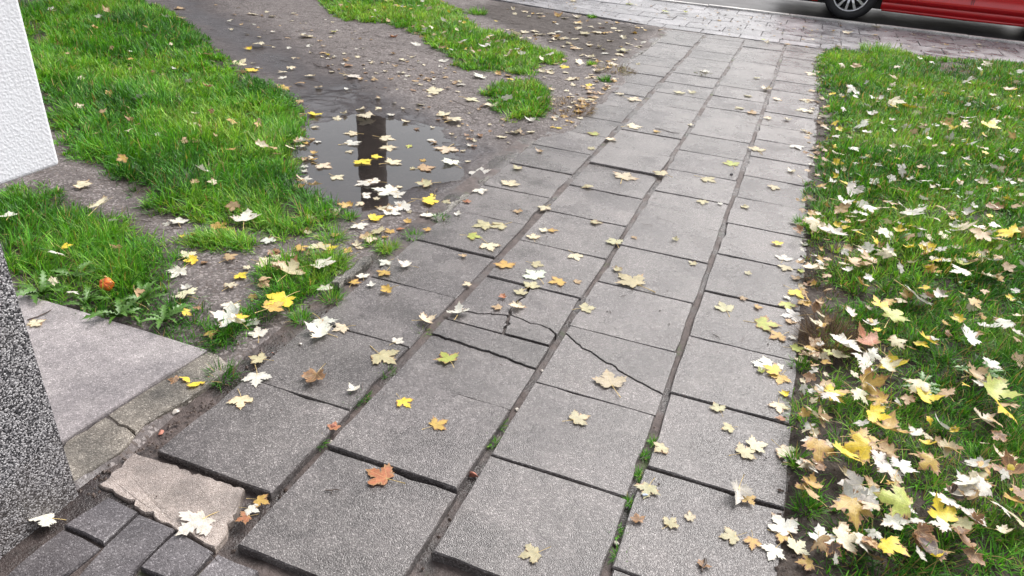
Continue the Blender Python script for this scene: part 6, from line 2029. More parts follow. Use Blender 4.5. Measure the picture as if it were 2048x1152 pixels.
def grass_mat():
    t = NT('grass_blade'); c = t.n('Attribute', dict(attribute_name='col')).outputs['Color']
    b = t.bsdf(c, .45, spec=.28)
    tr = t.n('BsdfTranslucent', Color=t.mix(1., c, (1.5, 1.35, .7), 'MULTIPLY'))
    m = t.n('MixShader', Fac=.32); t.set(m.inputs[1], b.outputs[0]); t.set(m.inputs[2], tr.outputs[0])
    return t.finish(m.outputs[0])
MAT['grass'] = grass_mat()
def leaf_mat(name, attr):
    t = NT(name)
    if attr:
        a = t.n('Attribute', dict(attribute_name='col')); main, brown = a.outputs['Color'], a.outputs['Alpha']
    else:
        o = t.n('ObjectInfo'); main, brown = o.outputs['Color'], o.outputs['Alpha']
    uv = t.n('TexCoord').outputs['UV']; r = t.n('ObjectInfo').outputs['Random']
    off = t.n('CombineXYZ', X=t.math('MULTIPLY', r, 50.), Y=t.math('MULTIPLY', r, 23.), Z=0.)
    vv = t.vmath('ADD', uv, off.outputs[0])
    rim = t.n('Attribute', dict(attribute_name='rim')).outputs['Fac']      # 0 at the margin, 1 in the middle
    n1 = t.noise(vv, 3.2, 4, .65); n2 = t.noise(vv, 17., 3, .6)
    e = t.math('SUBTRACT', t.math('ADD', t.math('SUBTRACT', 1., rim), t.math('MULTIPLY', t.math('SUBTRACT', n1, .5), 1.9)), t.math('SUBTRACT', 1.25, brown))
    e = t.math('MULTIPLY', e, 2.6, clamp=True)
    col = t.mix(1., main, t.ramp(n1, (.3, .68), (.7, 1.15)), 'MULTIPLY')
    col = t.mix(.7, col, t.ramp(n2, (.3, .7), (.7, 1.2)), 'MULTIPLY')
    col = t.mix(e, col, t.ramp(n2, (.3, (.2, .095, .04)), (.7, (.44, .25, .12))))
    spots = t.ramp(t.voro(vv, 6.).outputs['Distance'], (.06, 1.), (.11, 0.))
    col = t.mix(t.math('MULTIPLY', spots, .45), col, (.16, .09, .04))
    x = t.n('SeparateXYZ', Vector=uv)
    X, Y = x.outputs[0], x.outputs[1]
    vein = None
    for ang in (0, 44, -44, 105, -105):
        s_, c_ = math.sin(math.radians(ang)), math.cos(math.radians(ang))
        d = t.math('ABSOLUTE', t.math('SUBTRACT', t.math('MULTIPLY', X, c_), t.math('MULTIPLY', Y, s_)))
        al = t.math('ADD', t.math('MULTIPLY', X, s_), t.math('MULTIPLY', Y, c_))
        k = t.math('MULTIPLY', t.math('LESS_THAN', d, .013), t.math('GREATER_THAN', al, 0.))
        vein = k if vein is None else t.math('MAXIMUM', vein, k)
    col = t.mix(t.math('MULTIPLY', vein, .5), col, t.mix(.5, main, (.6, .5, .22)))
    b = t.bsdf(col, .42, t.bump(t.math('ADD', n2, vein), .5, .0016), spec=.4)
    tr = t.n('BsdfTranslucent', Color=col)
    m = t.n('MixShader', Fac=.2); t.set(m.inputs[1], b.outputs[0]); t.set(m.inputs[2], tr.outputs[0])
    return t.finish(m.outputs[0])
MAT['leaf'] = leaf_mat('fallen_leaf', False); MAT['litter'] = leaf_mat('leaf_litter', True)
def plain(name, col, rough=.5, metal=0., nscale=0., namp=.3, **kw):
    t = NT(name); c = col; nrm = None
    if nscale:
        v = t.coords(); k = t.noise(v, nscale, 4, .6)
        c = t.mix(1., col, t.ramp(k, (.3, 1 - namp), (.7, 1 + namp)), 'MULTIPLY'); nrm = t.bump(k, .4, .002)
    return t.finish(t.bsdf(c, rough, nrm, Metallic=metal, **kw))
MAT['stalk'] = plain('leaf_stalk', (.55, .4, .16), .5, 0, 20, .3)
MAT['twig'] = plain('twig_bark', (.055, .036, .028), .6, 0, 60, .5)
MAT['bark'] = plain('maple_bark', (.05, .034, .026), .8, 0, 9, .5)
MAT['fruit'] = plain('orange_fruit_skin', (.62, .13, .025), .3, 0, 40, .25)
MAT['brick'] = plain('red_brick_bit', (.33, .13, .09), .75, 0, 90, .4)
MAT['stone'] = plain('pale_pebble', (.42, .38, .34), .5, 0, 60, .3)
MAT['dark'] = plain('dark_clod', (.03, .026, .03), .5, 0, 60, .3)
MAT['glass'] = plain('pale_glass_bit', (.5, .56, .66), .1)
MAT['paint'] = plain('red_car_paint', (.62, .014, .02), .22, .0, Coat_Weight=1., Coat_Roughness=.04)
MAT['rubber'] = plain('tyre_rubber', (.014, .014, .016), .62, 0, 60, .3)
MAT['alloy'] = plain('alloy_silver', (.6, .6, .62), .28, .85)
MAT['black'] = plain('black_plastic', (.012, .012, .013), .5)
MAT['winglass'] = plain('car_window_glass', (.015, .018, .02), .04)
MAT['lamp'] = plain('lamp_lens', (.75, .77, .8), .08)
MAT['redlamp'] = plain('rear_lamp_lens', (.3, .01, .01), .1)
MAT['weed'] = plain('broad_weed_leaf', (.055, .14, .012), .42, 0, 30, .45)

# ------------------------------------------------------------------ mesh helpers
def tag(o, label=None, cat=None, group=None, kind=None):
    if label: o['label'] = label
    if cat: o['category'] = cat
    if group: o['group'] = group
    if kind: o['kind'] = kind
    return o
def link(name, data, parent=None, loc=None, rot=None, scale=None):
    o = bpy.data.objects.new(name, data); COL.objects.link(o)
    if parent: o.parent = parent
    if loc is not None: o.location = loc
    if rot is not None: o.rotation_euler = rot
    if scale is not None: o.scale = (scale,)*3 if isinstance(scale, (int, float)) else scale
    return o
def mk(name, v, f, mat, smooth=False):
    me = bpy.data.meshes.new(name); me.from_pydata([tuple(p) for p in v], [], [tuple(q) for q in f]); me.update()
    if mat is not None: me.materials.append(mat)
    if smooth: me.polygons.foreach_set('use_smooth', np.ones(len(me.polygons), bool))
    return me
def np_mesh(name, v, tris, mat, attrs=None, smooth=True):
    me = bpy.data.meshes.new(name)
    v = np.ascontiguousarray(v, np.float32); tris = np.ascontiguousarray(tris, np.int32)
    k = tris.shape[1]
    me.vertices.add(len(v)); me.vertices.foreach_set('co', v.ravel())
    me.loops.add(tris.size); me.loops.foreach_set('vertex_index', tris.ravel())
    me.polygons.add(len(tris)); me.polygons.foreach_set('loop_start', np.arange(0, tris.size, k, dtype=np.int32))
    me.polygons.foreach_set('loop_total', np.full(len(tris), k, np.int32))
    if smooth: me.polygons.foreach_set('use_smooth', np.ones(len(tris), bool))
    me.update(calc_edges=True)
    for n_, (ty, dom, arr) in (attrs or {}).items():
        a = me.attributes.new(n_, ty, dom)
        a.data.foreach_set('color' if 'COLOR' in ty else 'value', np.ascontiguousarray(arr, np.float32).ravel())
    me.materials.append(mat)
    return me
class MB:
    def __init__(s): s.v = []; s.f = []
    def add(s, v, f):
        o = len(s.v); s.v += [tuple(p) for p in v]; s.f += [tuple(i + o for i in q) for q in f]
    def box(s, a, b):
        x0, y0, z0 = a; x1, y1, z1 = b
        s.add([(x0,y0,z0),(x1,y0,z0),(x1,y1,z0),(x0,y1,z0),(x0,y0,z1),(x1,y0,z1),(x1,y1,z1),(x0,y1,z1)],
              [(3,2,1,0),(4,5,6,7),(0,1,5,4),(1,2,6,5),(2,3,7,6),(3,0,4,7)])
    def tube(s, pts, rads, n=6, cap=True):
        pts = [Vector(p) for p in pts]; rings = []
        ref = Vector((0, 0, 1))
        v = []
        for i, p in enumerate(pts):
            d = (pts[min(i+1, len(pts)-1)] - pts[max(i-1, 0)]).normalized()
            a = d.cross(ref)
            if a.length < .05: a = d.cross(Vector((1, 0, 0)))
            a.normalize(); b = d.cross(a)
            for k in range(n):
                q = 2*math.pi*k/n; v.append(p + rads[i]*(a*math.cos(q) + b*math.sin(q)))
        f = []
        for i in range(len(pts)-1):
            for k in range(n):
                f.append((i*n+k, i*n+(k+1) % n, (i+1)*n+(k+1) % n, (i+1)*n+k))
        if cap: f += [tuple(range(n)), tuple((len(pts)-1)*n + k for k in reversed(range(n)))]
        s.add(v, f)
    def build(s, name, mat, parent=None, smooth=False, **k):
        return link(name, mk(name, s.v, s.f, mat, smooth), parent, **k)

def hash2(ix, iy, seed):
    h = (ix.astype(np.int64)*374761393 + iy.astype(np.int64)*668265263 + seed*974711) & 0xffffffff
    h = ((h ^ (h >> 13)) * 1274126177) & 0xffffffff
    return ((h ^ (h >> 16)) & 0xffff) / 65535.
def vn(x, y, seed=0):
    x = np.asarray(x, float); y = np.asarray(y, float)
    ix, iy = np.floor(x), np.floor(y); fx, fy = x-ix, y-iy
    fx = fx*fx*(3-2*fx); fy = fy*fy*(3-2*fy)
    a, b = hash2(ix, iy, seed), hash2(ix+1, iy, seed); c, d = hash2(ix, iy+1, seed), hash2(ix+1, iy+1, seed)
    return (a*(1-fx)+b*fx)*(1-fy) + (c*(1-fx)+d*fx)*fy
def fbm(x, y, seed=0, o=3):
    return sum(vn(x*2**i, y*2**i, seed+i*17)*.5**i for i in range(o)) / sum(.5**i for i in range(o))
def sdist(x, y, poly):                     # signed distance to a polygon, positive inside
    x = np.asarray(x, float); y = np.asarray(y, float); P = np.array(poly, float)
    d = np.full(x.shape, 1e9); ins = np.zeros(x.shape, bool)
    for (x1, y1), (x2, y2) in zip(P, np.roll(P, -1, 0)):
        ex, ey = x2-x1, y2-y1; L = ex*ex+ey*ey+1e-12
        t = np.clip(((x-x1)*ex+(y-y1)*ey)/L, 0, 1)
        d = np.minimum(d, np.hypot(x-x1-t*ex, y-y1-t*ey))
        if abs(ey) > 1e-9:
            ins ^= ((y1 > y) != (y2 > y)) & (x < ex*(y-y1)/ey + x1)
    return np.where(ins, d, -d)
def sm(a, b, x): t = np.clip((x-a)/(b-a), 0, 1); return t*t*(3-2*t)

# ------------------------------------------------------------------ the lie of the land
E_X = np.array([-60]+[e[0] for e in EDGE]+[60]); E_Y = np.array([22.]+[e[1] for e in EDGE]+[22.])
E_Y[0] = EDGE[0][1]+.9; E_Y[-1] = EDGE[-1][1]+.3
def edge_y(x): return np.interp(x, E_X, E_Y)
WATER_Z = -.028
def path_left(y):                          # soil creeps over the first slab column half way along
    return -1.372 + .2*sm(3.75, 4.3, y)*(1-sm(5.6, 6.2, y)) * (.55+.75*vn(y*2.3, y*0+3, 5)) + .03*(vn(y*5, y*0, 9)-.5)
def path_right(y): return .228 - .07*sm(3.2, 6.5, y) + .05*(vn(y*4, y*0+1, 3)-.5)
def height(x, y, carve=True):
    x = np.asarray(x, float); y = np.asarray(y, float)
    z = -.012 + .02*(fbm(x*1.1, y*1.1, 1)-.5) + .014*(fbm(x*6, y*6, 2)-.5) + .009*(vn(x*28, y*28, 4)-.5)
    z = z + .012*sm(.12, .2, x)*sm(.5, .3, x) + .007*sm(-1.9, -1.5, x)*sm(.2, -.2, x) + .02*sm(.2, .5, x) + .012*sm(3.7, 4.2, y)*(1-sm(-1.1, -.9, x))*sm(-1.75, -1.45, x)
    pd = sdist(x, y, PUDDLE) + .3*(fbm(x*4, y*4, 21)-.5)
    z = z - .034*sm(-.14, .2, pd) - .012*sm(-.6, 0, pd)
    z = z - .018*sm(-.1, .3, sdist(x, y, MUD))
    if carve:
        inside = np.minimum(np.minimum(sm(0, .03, x-path_left(y)), sm(0, .03, path_right(y)-x)), (y > .05)*1.)
        z = z*(1-inside) - .036*inside
        cut = sm(-.005, .03, y-edge_y(x))
        cut = np.maximum(cut, sm(.0, .03, sdist(x, y, PAD)))
        cut = np.maximum(cut, sm(.0, .03, np.minimum(-1.37-x, PLINTH[1]-.01-y)))
        z = z*(1-cut) + -.13*cut
    return z
def H1(x, y): return float(height(np.array([x]), np.array([y]), False)[0])

def axis(lo, hi, step, far):
    a = list(np.arange(lo, hi, step)); b = []; s, p = step, hi
    while p < far: b.append(p); s *= 1.35; p += s
    b.append(far); c = []; s, p = step, lo-step
    while p > -far: c.append(p); s *= 1.35; p -= s
    return np.array([-far]+c[::-1]+a+b)
gx, gy = axis(-6.6, 3.2, .026, 160), axis(.2, 9.2, .026, 160)
XX, YY = np.meshgrid(gx, gy); xx, yy = XX.ravel(), YY.ravel()
zz = height(xx, yy)
near = (xx > -8) & (xx < 4) & (yy > -1) & (yy < 11)
zone = np.zeros((len(xx), 4)); zone[:, 3] = 1
xn, yn = xx[near], yy[near]
wob = .3*(fbm(xn*3, yn*3, 31)-.5)
wet = sm(-.25, .2, sdist(xn, yn, WET)+wob)
wet = np.maximum(wet, .62*sm(-.05, .35, sdist(xn, yn, MUD)+wob))
mud = np.maximum(sm(-.25, .3, sdist(xn, yn, MUD)+wob), .75*sm(-.1, .2, sdist(xn, yn, WET)+wob))
mud = np.maximum(mud, .55*sm(-.1, .2, sdist(xn, yn, TRACK)+wob))
mud = np.maximum(mud, .85*sm(.0, .25, sdist(xn, yn, DARKSOIL)+wob))
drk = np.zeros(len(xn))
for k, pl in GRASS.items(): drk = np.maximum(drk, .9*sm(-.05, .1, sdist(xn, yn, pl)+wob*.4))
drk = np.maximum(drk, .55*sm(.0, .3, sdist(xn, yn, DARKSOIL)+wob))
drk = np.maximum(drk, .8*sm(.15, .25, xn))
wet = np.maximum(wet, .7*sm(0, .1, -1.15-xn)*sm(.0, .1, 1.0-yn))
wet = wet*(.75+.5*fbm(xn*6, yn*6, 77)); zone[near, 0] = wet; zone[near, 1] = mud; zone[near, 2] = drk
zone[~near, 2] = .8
nx, ny = len(gx), len(gy)
i = np.arange(nx*ny).reshape(ny, nx)
quads = np.stack([i[:-1, :-1], i[:-1, 1:], i[1:, 1:], i[1:, :-1]], -1).reshape(-1, 4)
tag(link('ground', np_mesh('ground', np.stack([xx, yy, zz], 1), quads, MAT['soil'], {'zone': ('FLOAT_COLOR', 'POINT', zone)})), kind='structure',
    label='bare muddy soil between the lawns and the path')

# puddle: a level sheet that meets the rising mud around it
px = np.arange(-2.75, -1.25, .03); py = np.arange(2.4, 4.2, .03)
PX, PY = np.meshgrid(px, py); ids = np.arange(PX.size).reshape(PX.shape)
q = np.stack([ids[:-1, :-1], ids[:-1, 1:], ids[1:, 1:], ids[1:, :-1]], -1).reshape(-1, 4)
cx = PX.ravel()[q].mean(1); cy = PY.ravel()[q].mean(1)
q = q[sdist(cx, cy, PUDDLE) > -.16]
tag(link('puddle', np_mesh('puddle', np.stack([PX.ravel(), PY.ravel(), np.full(PX.size, WATER_Z)], 1), q, MAT['water'])), kind='structure',
    label='shallow puddle on the muddy track reflecting a dark trunk')

# ------------------------------------------------------------------ slabs
def perim(poly, step=.06, jit=.0016, chip=.05, r=rnd):
    P = [Vector(p).to_2d() for p in poly]; out = []
    n = len(P)
    for a in range(n):
        p, q = P[a], P[(a+1) % n]; d = q-p; L = d.length
        k = max(1, int(L/step)); nrm = Vector((-d.y, d.x)).normalized()
        for j in range(k):
            off = 0 if j == 0 else r.gauss(0, jit)
            if j and r.random() < chip: off += r.uniform(.004, .009)
            c = p + d*(j/k) + nrm*off
            out.append(c)
    return out
def slab_mesh(name, poly, mat, thick=.05, bev=.004, step=.06, jit=.0012, chip=.05, top=0., corner=.003, rough_top=0.):
    A = sum(p[0]*q[1]-q[0]*p[1] for p, q in zip(poly, list(poly[1:])+[poly[0]]))
    if A < 0: poly = list(reversed(poly))
    P = perim(poly, step, jit, chip); n = len(P)
    inn = []
    for k in range(n):
        a, b, c = P[k-1], P[k], P[(k+1) % n]
        d1, d2 = (b-a), (c-b)
        n1, n2 = Vector((-d1.y, d1.x)).normalized(), Vector((-d2.y, d2.x)).normalized()
        m = n1+n2
        m = m/max(m.length_squared, .5)*2 if m.length > 1e-6 else n1
        inn.append(b + m*bev*.5*rnd.uniform(.7, 1.4)*(1. if m.length < 1.3 else 1.3))
    v = [(p.x, p.y, top+rnd.gauss(0, rough_top)) for p in inn] + [(p.x, p.y, top-bev*rnd.uniform(.7, 1.3)) for p in P] + [(p.x, p.y, top-thick) for p in P]
    f = [tuple(range(n))]
    for k in range(n):
        l = (k+1) % n
        f += [(n+k, n+l, l, k), (2*n+k, 2*n+l, n+l, n+k)]
    return mk(name, v, f, mat)

path = tag(link('footpath', None), kind='structure', label='path of square washed concrete slabs in four columns')
bxs, bys = np.arange(-1.385, .27, .02), np.arange(.1, 8.3, .02)
BX, BY = np.meshgrid(bxs, bys); ids = np.arange(BX.size).reshape(BX.shape)
q = np.stack([ids[:-1, :-1], ids[:-1, 1:], ids[1:, 1:], ids[1:, :-1]], -1).reshape(-1, 4)
bz = -.012 + .011*(fbm(BX*9, BY*9, 41)-.5) + .007*(fbm(BX*2, BY*2, 43)-.5)
bz = bz + .005*sm(2.2, 4., BY) + .007*sm(-1.29, -1.31, BX)*sm(1.35, 1.5, BY)
bz = bz - .008*sm(1.9, 1.3, BY)*(1-sm(-1.0, -1.15, BX)*sm(1.1, .95, BY)*.9)
link('joint_bed', np_mesh('joint_bed', np.stack([BX.ravel(), BY.ravel(), bz.ravel()], 1), q, MAT['bed']), path)

COLS = [(JOINT_X[0]+.002, JOINT_X[1]-.002), (JOINT_X[1]+.024, JOINT_X[2]+.001), (JOINT_X[2]+.022, JOINT_X[3]+.001), (JOINT_X[3]+.02, JOINT_X[4])]
variants = {}; TOPS = []
def split(poly, chain):
    """cut a polygon by a chain of points whose ends are carried on to the outline"""
    P = [Vector(p) for p in poly]
    def nearest(pt):
        best = None
        for k in range(len(P)):
            a, b = P[k], P[(k+1) % len(P)]; d = b-a
            t = max(.02, min(.98, (pt-a).dot(d)/d.length_squared)); c = a+d*t
            e = (c-pt).length
            if best is None or e < best[0]: best = (e, k, c)
        return best
    ch = [Vector(c) for c in chain]
    _, k0, a = nearest(ch[0]); _, k1, b = nearest(ch[-1])
    ch[0], ch[-1] = a, b
    ch = [a]+[c_ for c_ in ch[1:-1] if sdist(np.array([c_.x]), np.array([c_.y]), poly)[0] > .005]+[b]
    n = len(P)
    def walk(i, j):
        r = []; k = (i+1) % n
        while True:
            r.append(P[k])
            if k == j % n: break
            k = (k+1) % n
        return r
    if k0 == k1: return [P]
    A = [*ch] + walk(k1, k0)
    B = [*reversed(ch)] + walk(k0, k1)
    return [[tuple(p) for p in A], [tuple(p) for p in B]]
def dens(ch):
    out = []
    for a, b in zip(ch, ch[1:]):
        L = math.dist(a, b); k = max(1, int(L/.014))
        for j in range(k):
            t = j/k; o = .003 if j else 0
            out.append((a[0]+(b[0]-a[0])*t+rnd.gauss(0, o), a[1]+(b[1]-a[1])*t+rnd.gauss(0, o)))
    return out+[ch[-1]]
def shrink(poly, d):
    A = sum(p[0]*q[1]-q[0]*p[1] for p, q in zip(poly, list(poly[1:])+[poly[0]]))
    P = [Vector(p) for p in (poly if A > 0 else list(reversed(poly)))]; out = []
    for k in range(len(P)):
        a, b, c = P[k-1], P[k], P[(k+1) % len(P)]
        n1 = Vector((-(b-a).y, (b-a).x)); n2 = Vector((-(c-b).y, (c-b).x))
        if n1.length: n1.normalize()
        if n2.length: n2.normalize()
        m = n1+n2
        m = m/max(m.length_squared, 1.2)*2
        out.append(tuple(b+m*d))
    return out
SKIP = {(1, -1), (1, -2), (2, -2), (3, -1), (2, -3)}
for c in range(1, 5):
    x0, x1 = COLS[c-1]; W_ = x1-x0
    for n_ in range(-2, 22):
        if (c, n_) in SKIP: continue
        y0 = ROW0[c-1]+n_*ROWP[c-1]; y1 = y0+ROWP[c-1]-.0045
        if y1 < .45 or y0 > 8.12: continue
        y1 = min(y1, 8.165)
        key = f'{c},{n_}'
        if key in CRACKS:
            pieces = [[(x0, y0), (x1, y0), (x1, y1), (x0, y1)]]
            for ch in CRACKS[key]:
                mid = ch[len(ch)//2]; best = None
                for pi, pc in enumerate(pieces):
                    s_ = sdist(np.array([mid[0]]), np.array([mid[1]]), pc)[0]
                    if best is None or s_ > best[0]: best = (s_, pi)
                pc = pieces.pop(best[1]); pieces += split(pc, dens(ch))
            wide = .0052 if c == 2 and n_ == 2 else .0011
            for pc in pieces:
                pc = shrink(pc, wide)
                link('slab', slab_mesh('slab_piece', pc, MAT['slab'], step=.4, bev=.0016, jit=0, chip=0, top=rnd.gauss(0, .0012 if wide < .003 else .0015)), path,
                     rot=(rnd.gauss(0, .0015), rnd.gauss(0, .0015), 0))
            continue
        w2, h2 = W_/2, (y1-y0)/2
        full = abs(h2*2+.0045-ROWP[c-1]) < .004
        vk = (c, rnd.randrange(4)) if full else (c, 9, n_)
        if vk not in variants:
            cc = [rnd.uniform(0, .004) for _ in range(4)]
            pl = [(-w2+cc[0], -h2), (w2-cc[1], -h2+.001), (w2, h2-cc[2]), (-w2+.001, h2-cc[3])]
            variants[vk] = slab_mesh('slab', pl, MAT['slab'], bev=.0045)
        near_f = 1 if y0 < 2.2 else .7
        o = link('slab', variants[vk], path, loc=((x0+x1)/2+rnd.gauss(0, .002), (y0+y1)/2+rnd.gauss(0, .0015), rnd.gauss(0, .002)*near_f),
             rot=(rnd.gauss(0, .004)*near_f, rnd.gauss(0, .0035)*near_f, rnd.gauss(0, .004)))
        if (c, n_) in ((2, 7),): o.location.z += .006; o.rotation_euler.x = -.022
        if (c, n_) in ((2, 0), (1, 0)): o.location.z += .004
        TOPS.append((x0, x1, y0, y1, o.location.copy(), o.rotation_euler.copy()))
# worn slab piece at the front with its top eaten away
x0, x1 = COLS[2]
y1 = ROW0[2]-.012; y0 = y1-.3
link('slab', slab_mesh('worn_slab', [(x0+.02, y0), (x1-.004, y0), (x1, y1-.02), (x0+.2, y1-.025), (x0+.06, y1-.07), (x0+.02, y1-.13)], MAT['slab'], top=-.014, jit=.004, step=.03, chip=.3, bev=.008), path, )['label'] = 'worn slab corner sunk below the others'
# broken beige piece and the small wet pavers beside the building
o = link('slab', slab_mesh('broken_slab', BROKEN, MAT['broken'], top=-.001, step=.013, jit=.0018, chip=.12, bev=.004, thick=.045, rough_top=.0006), path)
o['label'] = 'broken beige concrete piece with a ragged edge'
for pl in PAVERS:
    o = link('paver', slab_mesh('paver', shrink(pl, .001), MAT['paver'], top=-.007+rnd.gauss(0, .001), step=.05, bev=.004, thick=.03), path,
             rot=(rnd.gauss(0, .004), rnd.gauss(0, .004), 0))

# edging stones along the wall side of the path
edging = tag(link('path_edging', None), kind='structure', label='row of cracked mossy edging stones along the path')
for kp in KERBPATH:
    a, b = Vector(kp[0]), Vector(kp[-1])
    nseg = 10; l_, r_ = [], []
    for k in range(nseg+1):
        t = k/nseg
        y = kp[0][1]+(kp[-1][1]-kp[0][1])*t
        x = float(np.interp(y, [p[1] for p in kp], [p[0] for p in kp]))
        wl = .021+rnd.gauss(0, .005); wr = .018+rnd.gauss(0, .006)
        l_.append((x-wl, y)); r_.append((x+wr, y))
    link('edging_stone', slab_mesh('edging_stone', l_+r_[::-1], MAT['edging'], top=-.006+rnd.uniform(-.004, .004), step=.014, jit=.0055, chip=.3, bev=.009, rough_top=.002, thick=.06), edging,
         rot=(0, rnd.uniform(-.03, .03), 0))
# concrete pad by the building corner, with its own cracked border strip
pad = tag(link('concrete_pad', None), kind='structure', label='pale concrete pad at the building corner')
link('pad_slab', slab_mesh('pad_slab', PAD, MAT['pad'], top=.012, step=.08, jit=.001, bev=.005, thick=.1), pad)
crk = dens([(-1.482, 1.083), (-1.45, 1.07), (-1.425, 1.075), (-1.392, 1.06)])
for pc in split(STRIP, crk):
    link('border_stone', slab_mesh('border_stone', shrink(pc, .0015), MAT['strip'], top=.003+rnd.gauss(0, .001), step=.025, jit=.0018, chip=.1, bev=.005, thick=.09), pad)

# ------------------------------------------------------------------ street: pavement slabs, kerb, road
KY = 10.265
pave = tag(link('street_pavement', None), kind='structure', label='wet pavement of grey slabs along the street')
pv = [(-9, 10.255), (-9, float(edge_y(-9.))+.02)] + [(e[0], e[1]+.02) for e in EDGE if -9 < e[0] < 6] + [(6, float(edge_y(6.))+.02), (6, 10.255)]
link('joint_bed', slab_mesh('pavement_bed', pv, MAT['bed'], top=-.014, step=3, jit=0, chip=0, bev=.001), pave)
def clip(poly, fn):          # keep where fn(p) >= 0
    out = []
    for p, q in zip(poly, poly[1:]+poly[:1]):
        a, b = fn(p), fn(q)
        if a >= 0: out.append(p)
        if (a >= 0) != (b >= 0):
            t = a/(a-b); out.append((p[0]+(q[0]-p[0])*t, p[1]+(q[1]-p[1])*t))
    return out
sw, sh = .40, .345
segs = list(zip(EDGE, EDGE[1:]))
wv = [slab_mesh('pavement_slab', [(-sw/2+.003, -sh/2+.003), (sw/2-.003, -sh/2+.003), (sw/2-.003, sh/2-.003), (-sw/2+.003, sh/2-.003)], MAT['walk'], step=.14, bev=.004) for _ in range(4)]
for r_ in range(7):
    y1 = KY-.072-r_*sh; y0 = y1-sh
    for k in range(-13, 10):
        x0 = k*sw + (.5*sw if r_ % 2 else 0); x1 = x0+sw
        pl = [(x0+.003, y0+.003), (x1-.003, y0+.003), (x1-.003, y1-.003), (x0+.003, y1-.003)]
        full = True
        for fn in (lambda p: p[1]-(EDGE[1][1]+(EDGE[2][1]-EDGE[1][1])/(EDGE[2][0]-EDGE[1][0])*(p[0]-EDGE[1][0])) if x1 <= EDGE[2][0] or p[0] < EDGE[2][0] else p[1]-EDGE[2][1],
                   lambda p: p[1]-max(8.19, EDGE[3][1]+.29*(p[0]-EDGE[3][0])-.1)):
            if all(fn(p) >= 0 for p in pl): continue
            full = False; pl = clip(pl, fn)
            if len(pl) < 3: break
        if len(pl) < 3: continue
        A = abs(sum(p[0]*q_[1]-q_[0]*p[1] for p, q_ in zip(pl, pl[1:]+pl[:1])))/2
        if A < .012: continue
        if full: link('pavement_slab', wv[rnd.randrange(4)], pave, loc=((x0+x1)/2, (y0+y1)/2, rnd.gauss(0, .0015)), rot=(rnd.gauss(0, .004), rnd.gauss(0, .004), 0))
        else: link('pavement_slab', slab_mesh('cut_slab', pl, MAT['walk'], step=.2, bev=.004), pave, loc=(0, 0, rnd.gauss(0, .001)))
kerb = tag(link('kerb', None), kind='structure', label='narrow pale kerb between the pavement and the road')
kv = [slab_mesh('kerb_stone', [(-.497, -.045), (.497, -.045), (.497, .045), (-.497, .045)], MAT['kerb'], step=.08, jit=.004, chip=.25, bev=.008, thick=.12) for _ in range(3)]
for k in range(-7, 6): link('kerb_stone', kv[k % 3], kerb, loc=(k+.3, KY-.02+rnd.gauss(0, .004), .02+rnd.gauss(0, .003)))
def road_mat():
    t = NT('road_blocks'); v = t.pos()
    b = t.n('TexBrick', Vector=v, Scale=1., Mortar_Size=.004, Brick_Width=.24, Row_Height=.16, Color1=(.036, .034, .036, 1), Color2=(.055, .051, .054, 1), Mortar=(.02, .018, .018, 1))
    n1 = t.noise(v, 9., 4, .6); n0 = t.noise(v, 1.3, 3, .6)
    col = t.mix(.7, b.outputs[0], t.ramp(n1, (.3, .65), (.7, 1.2)), 'MULTIPLY')
    ro = t.n('MapRange', Value=n0, From_Min=.35, From_Max=.65, To_Min=.42, To_Max=.55).outputs[0]
    h = t.math('SUBTRACT', t.math('MULTIPLY', n1, .3), b.outputs[1])
    return t.finish(t.bsdf(col, ro, t.bump(h, .2, .002), spec=.25))
def grit_mat():
    t = NT('gutter_blocks'); v = t.pos(); n1 = t.noise(v, 11., 4, .6); n3 = t.noise(v, 90., 3, .7)
    col = t.ramp(n1, (.25, (.035, .025, .021)), (.75, (.095, .072, .063)))
    return t.finish(t.bsdf(col, .3, t.bump(n3, .4, .003)))
tag(link('road', slab_mesh('road', [(-60, KY+.223), (60, KY+.223), (60, 19), (-60, 19)], road_mat(), top=-.02, step=200, jit=0, chip=0, bev=.001)), kind='structure', label='wet street of small grey paving blocks')
gut = tag(link('gutter', None), kind='structure', label='brownish gutter course of blocks beside the kerb')
gm = grit_mat(); gv = slab_mesh('gutter_block', [(-.097, -.092), (.097, -.092), (.097, .092), (-.097, .092)], gm, step=.2, bev=.004)
for k in range(-16, 22): link('gutter_block', gv, gut, loc=(k*.2, KY+.128, -.018+rnd.gauss(0, .002)))
tag(link('road_far_side', slab_mesh('far_pavement', [(-60, 19.02), (60, 19.02), (60, 24), (-60, 24)], MAT['walk'], top=.08, step=200, jit=0, chip=0, bev=.01, thick=.2)), kind='structure', label='pavement on the other side of the street')

# ------------------------------------------------------------------ building corner
bld = tag(link('building', None, loc=(PLINTH[0], PLINTH[1], 0)), 'white stucco building corner with speckled plinth beside the path', 'building')
mb = MB(); mb.box((-6, -4.5, -.1), (0, 0, WALLC[2]+.03)); mb.build('plinth', MAT['plinth'], bld)
me = mk('wall', *(lambda b: (b.v, b.f))((lambda b: (b.box((-6.0, -4.6, WALLC[2]), (WALLC[0]-PLINTH[0], WALLC[1]-PLINTH[1], 5.2)), b)[1])(MB())), MAT['stucco'])
wl = link('wall', me, bld); bv = wl.modifiers.new('b', 'BEVEL'); bv.width = .008; bv.segments = 3
mb = MB(); mb.box((-6.2, -4.8, 5.203), (.25, .45, 5.38)); mb.build('roof_edge', MAT['black'], bld)

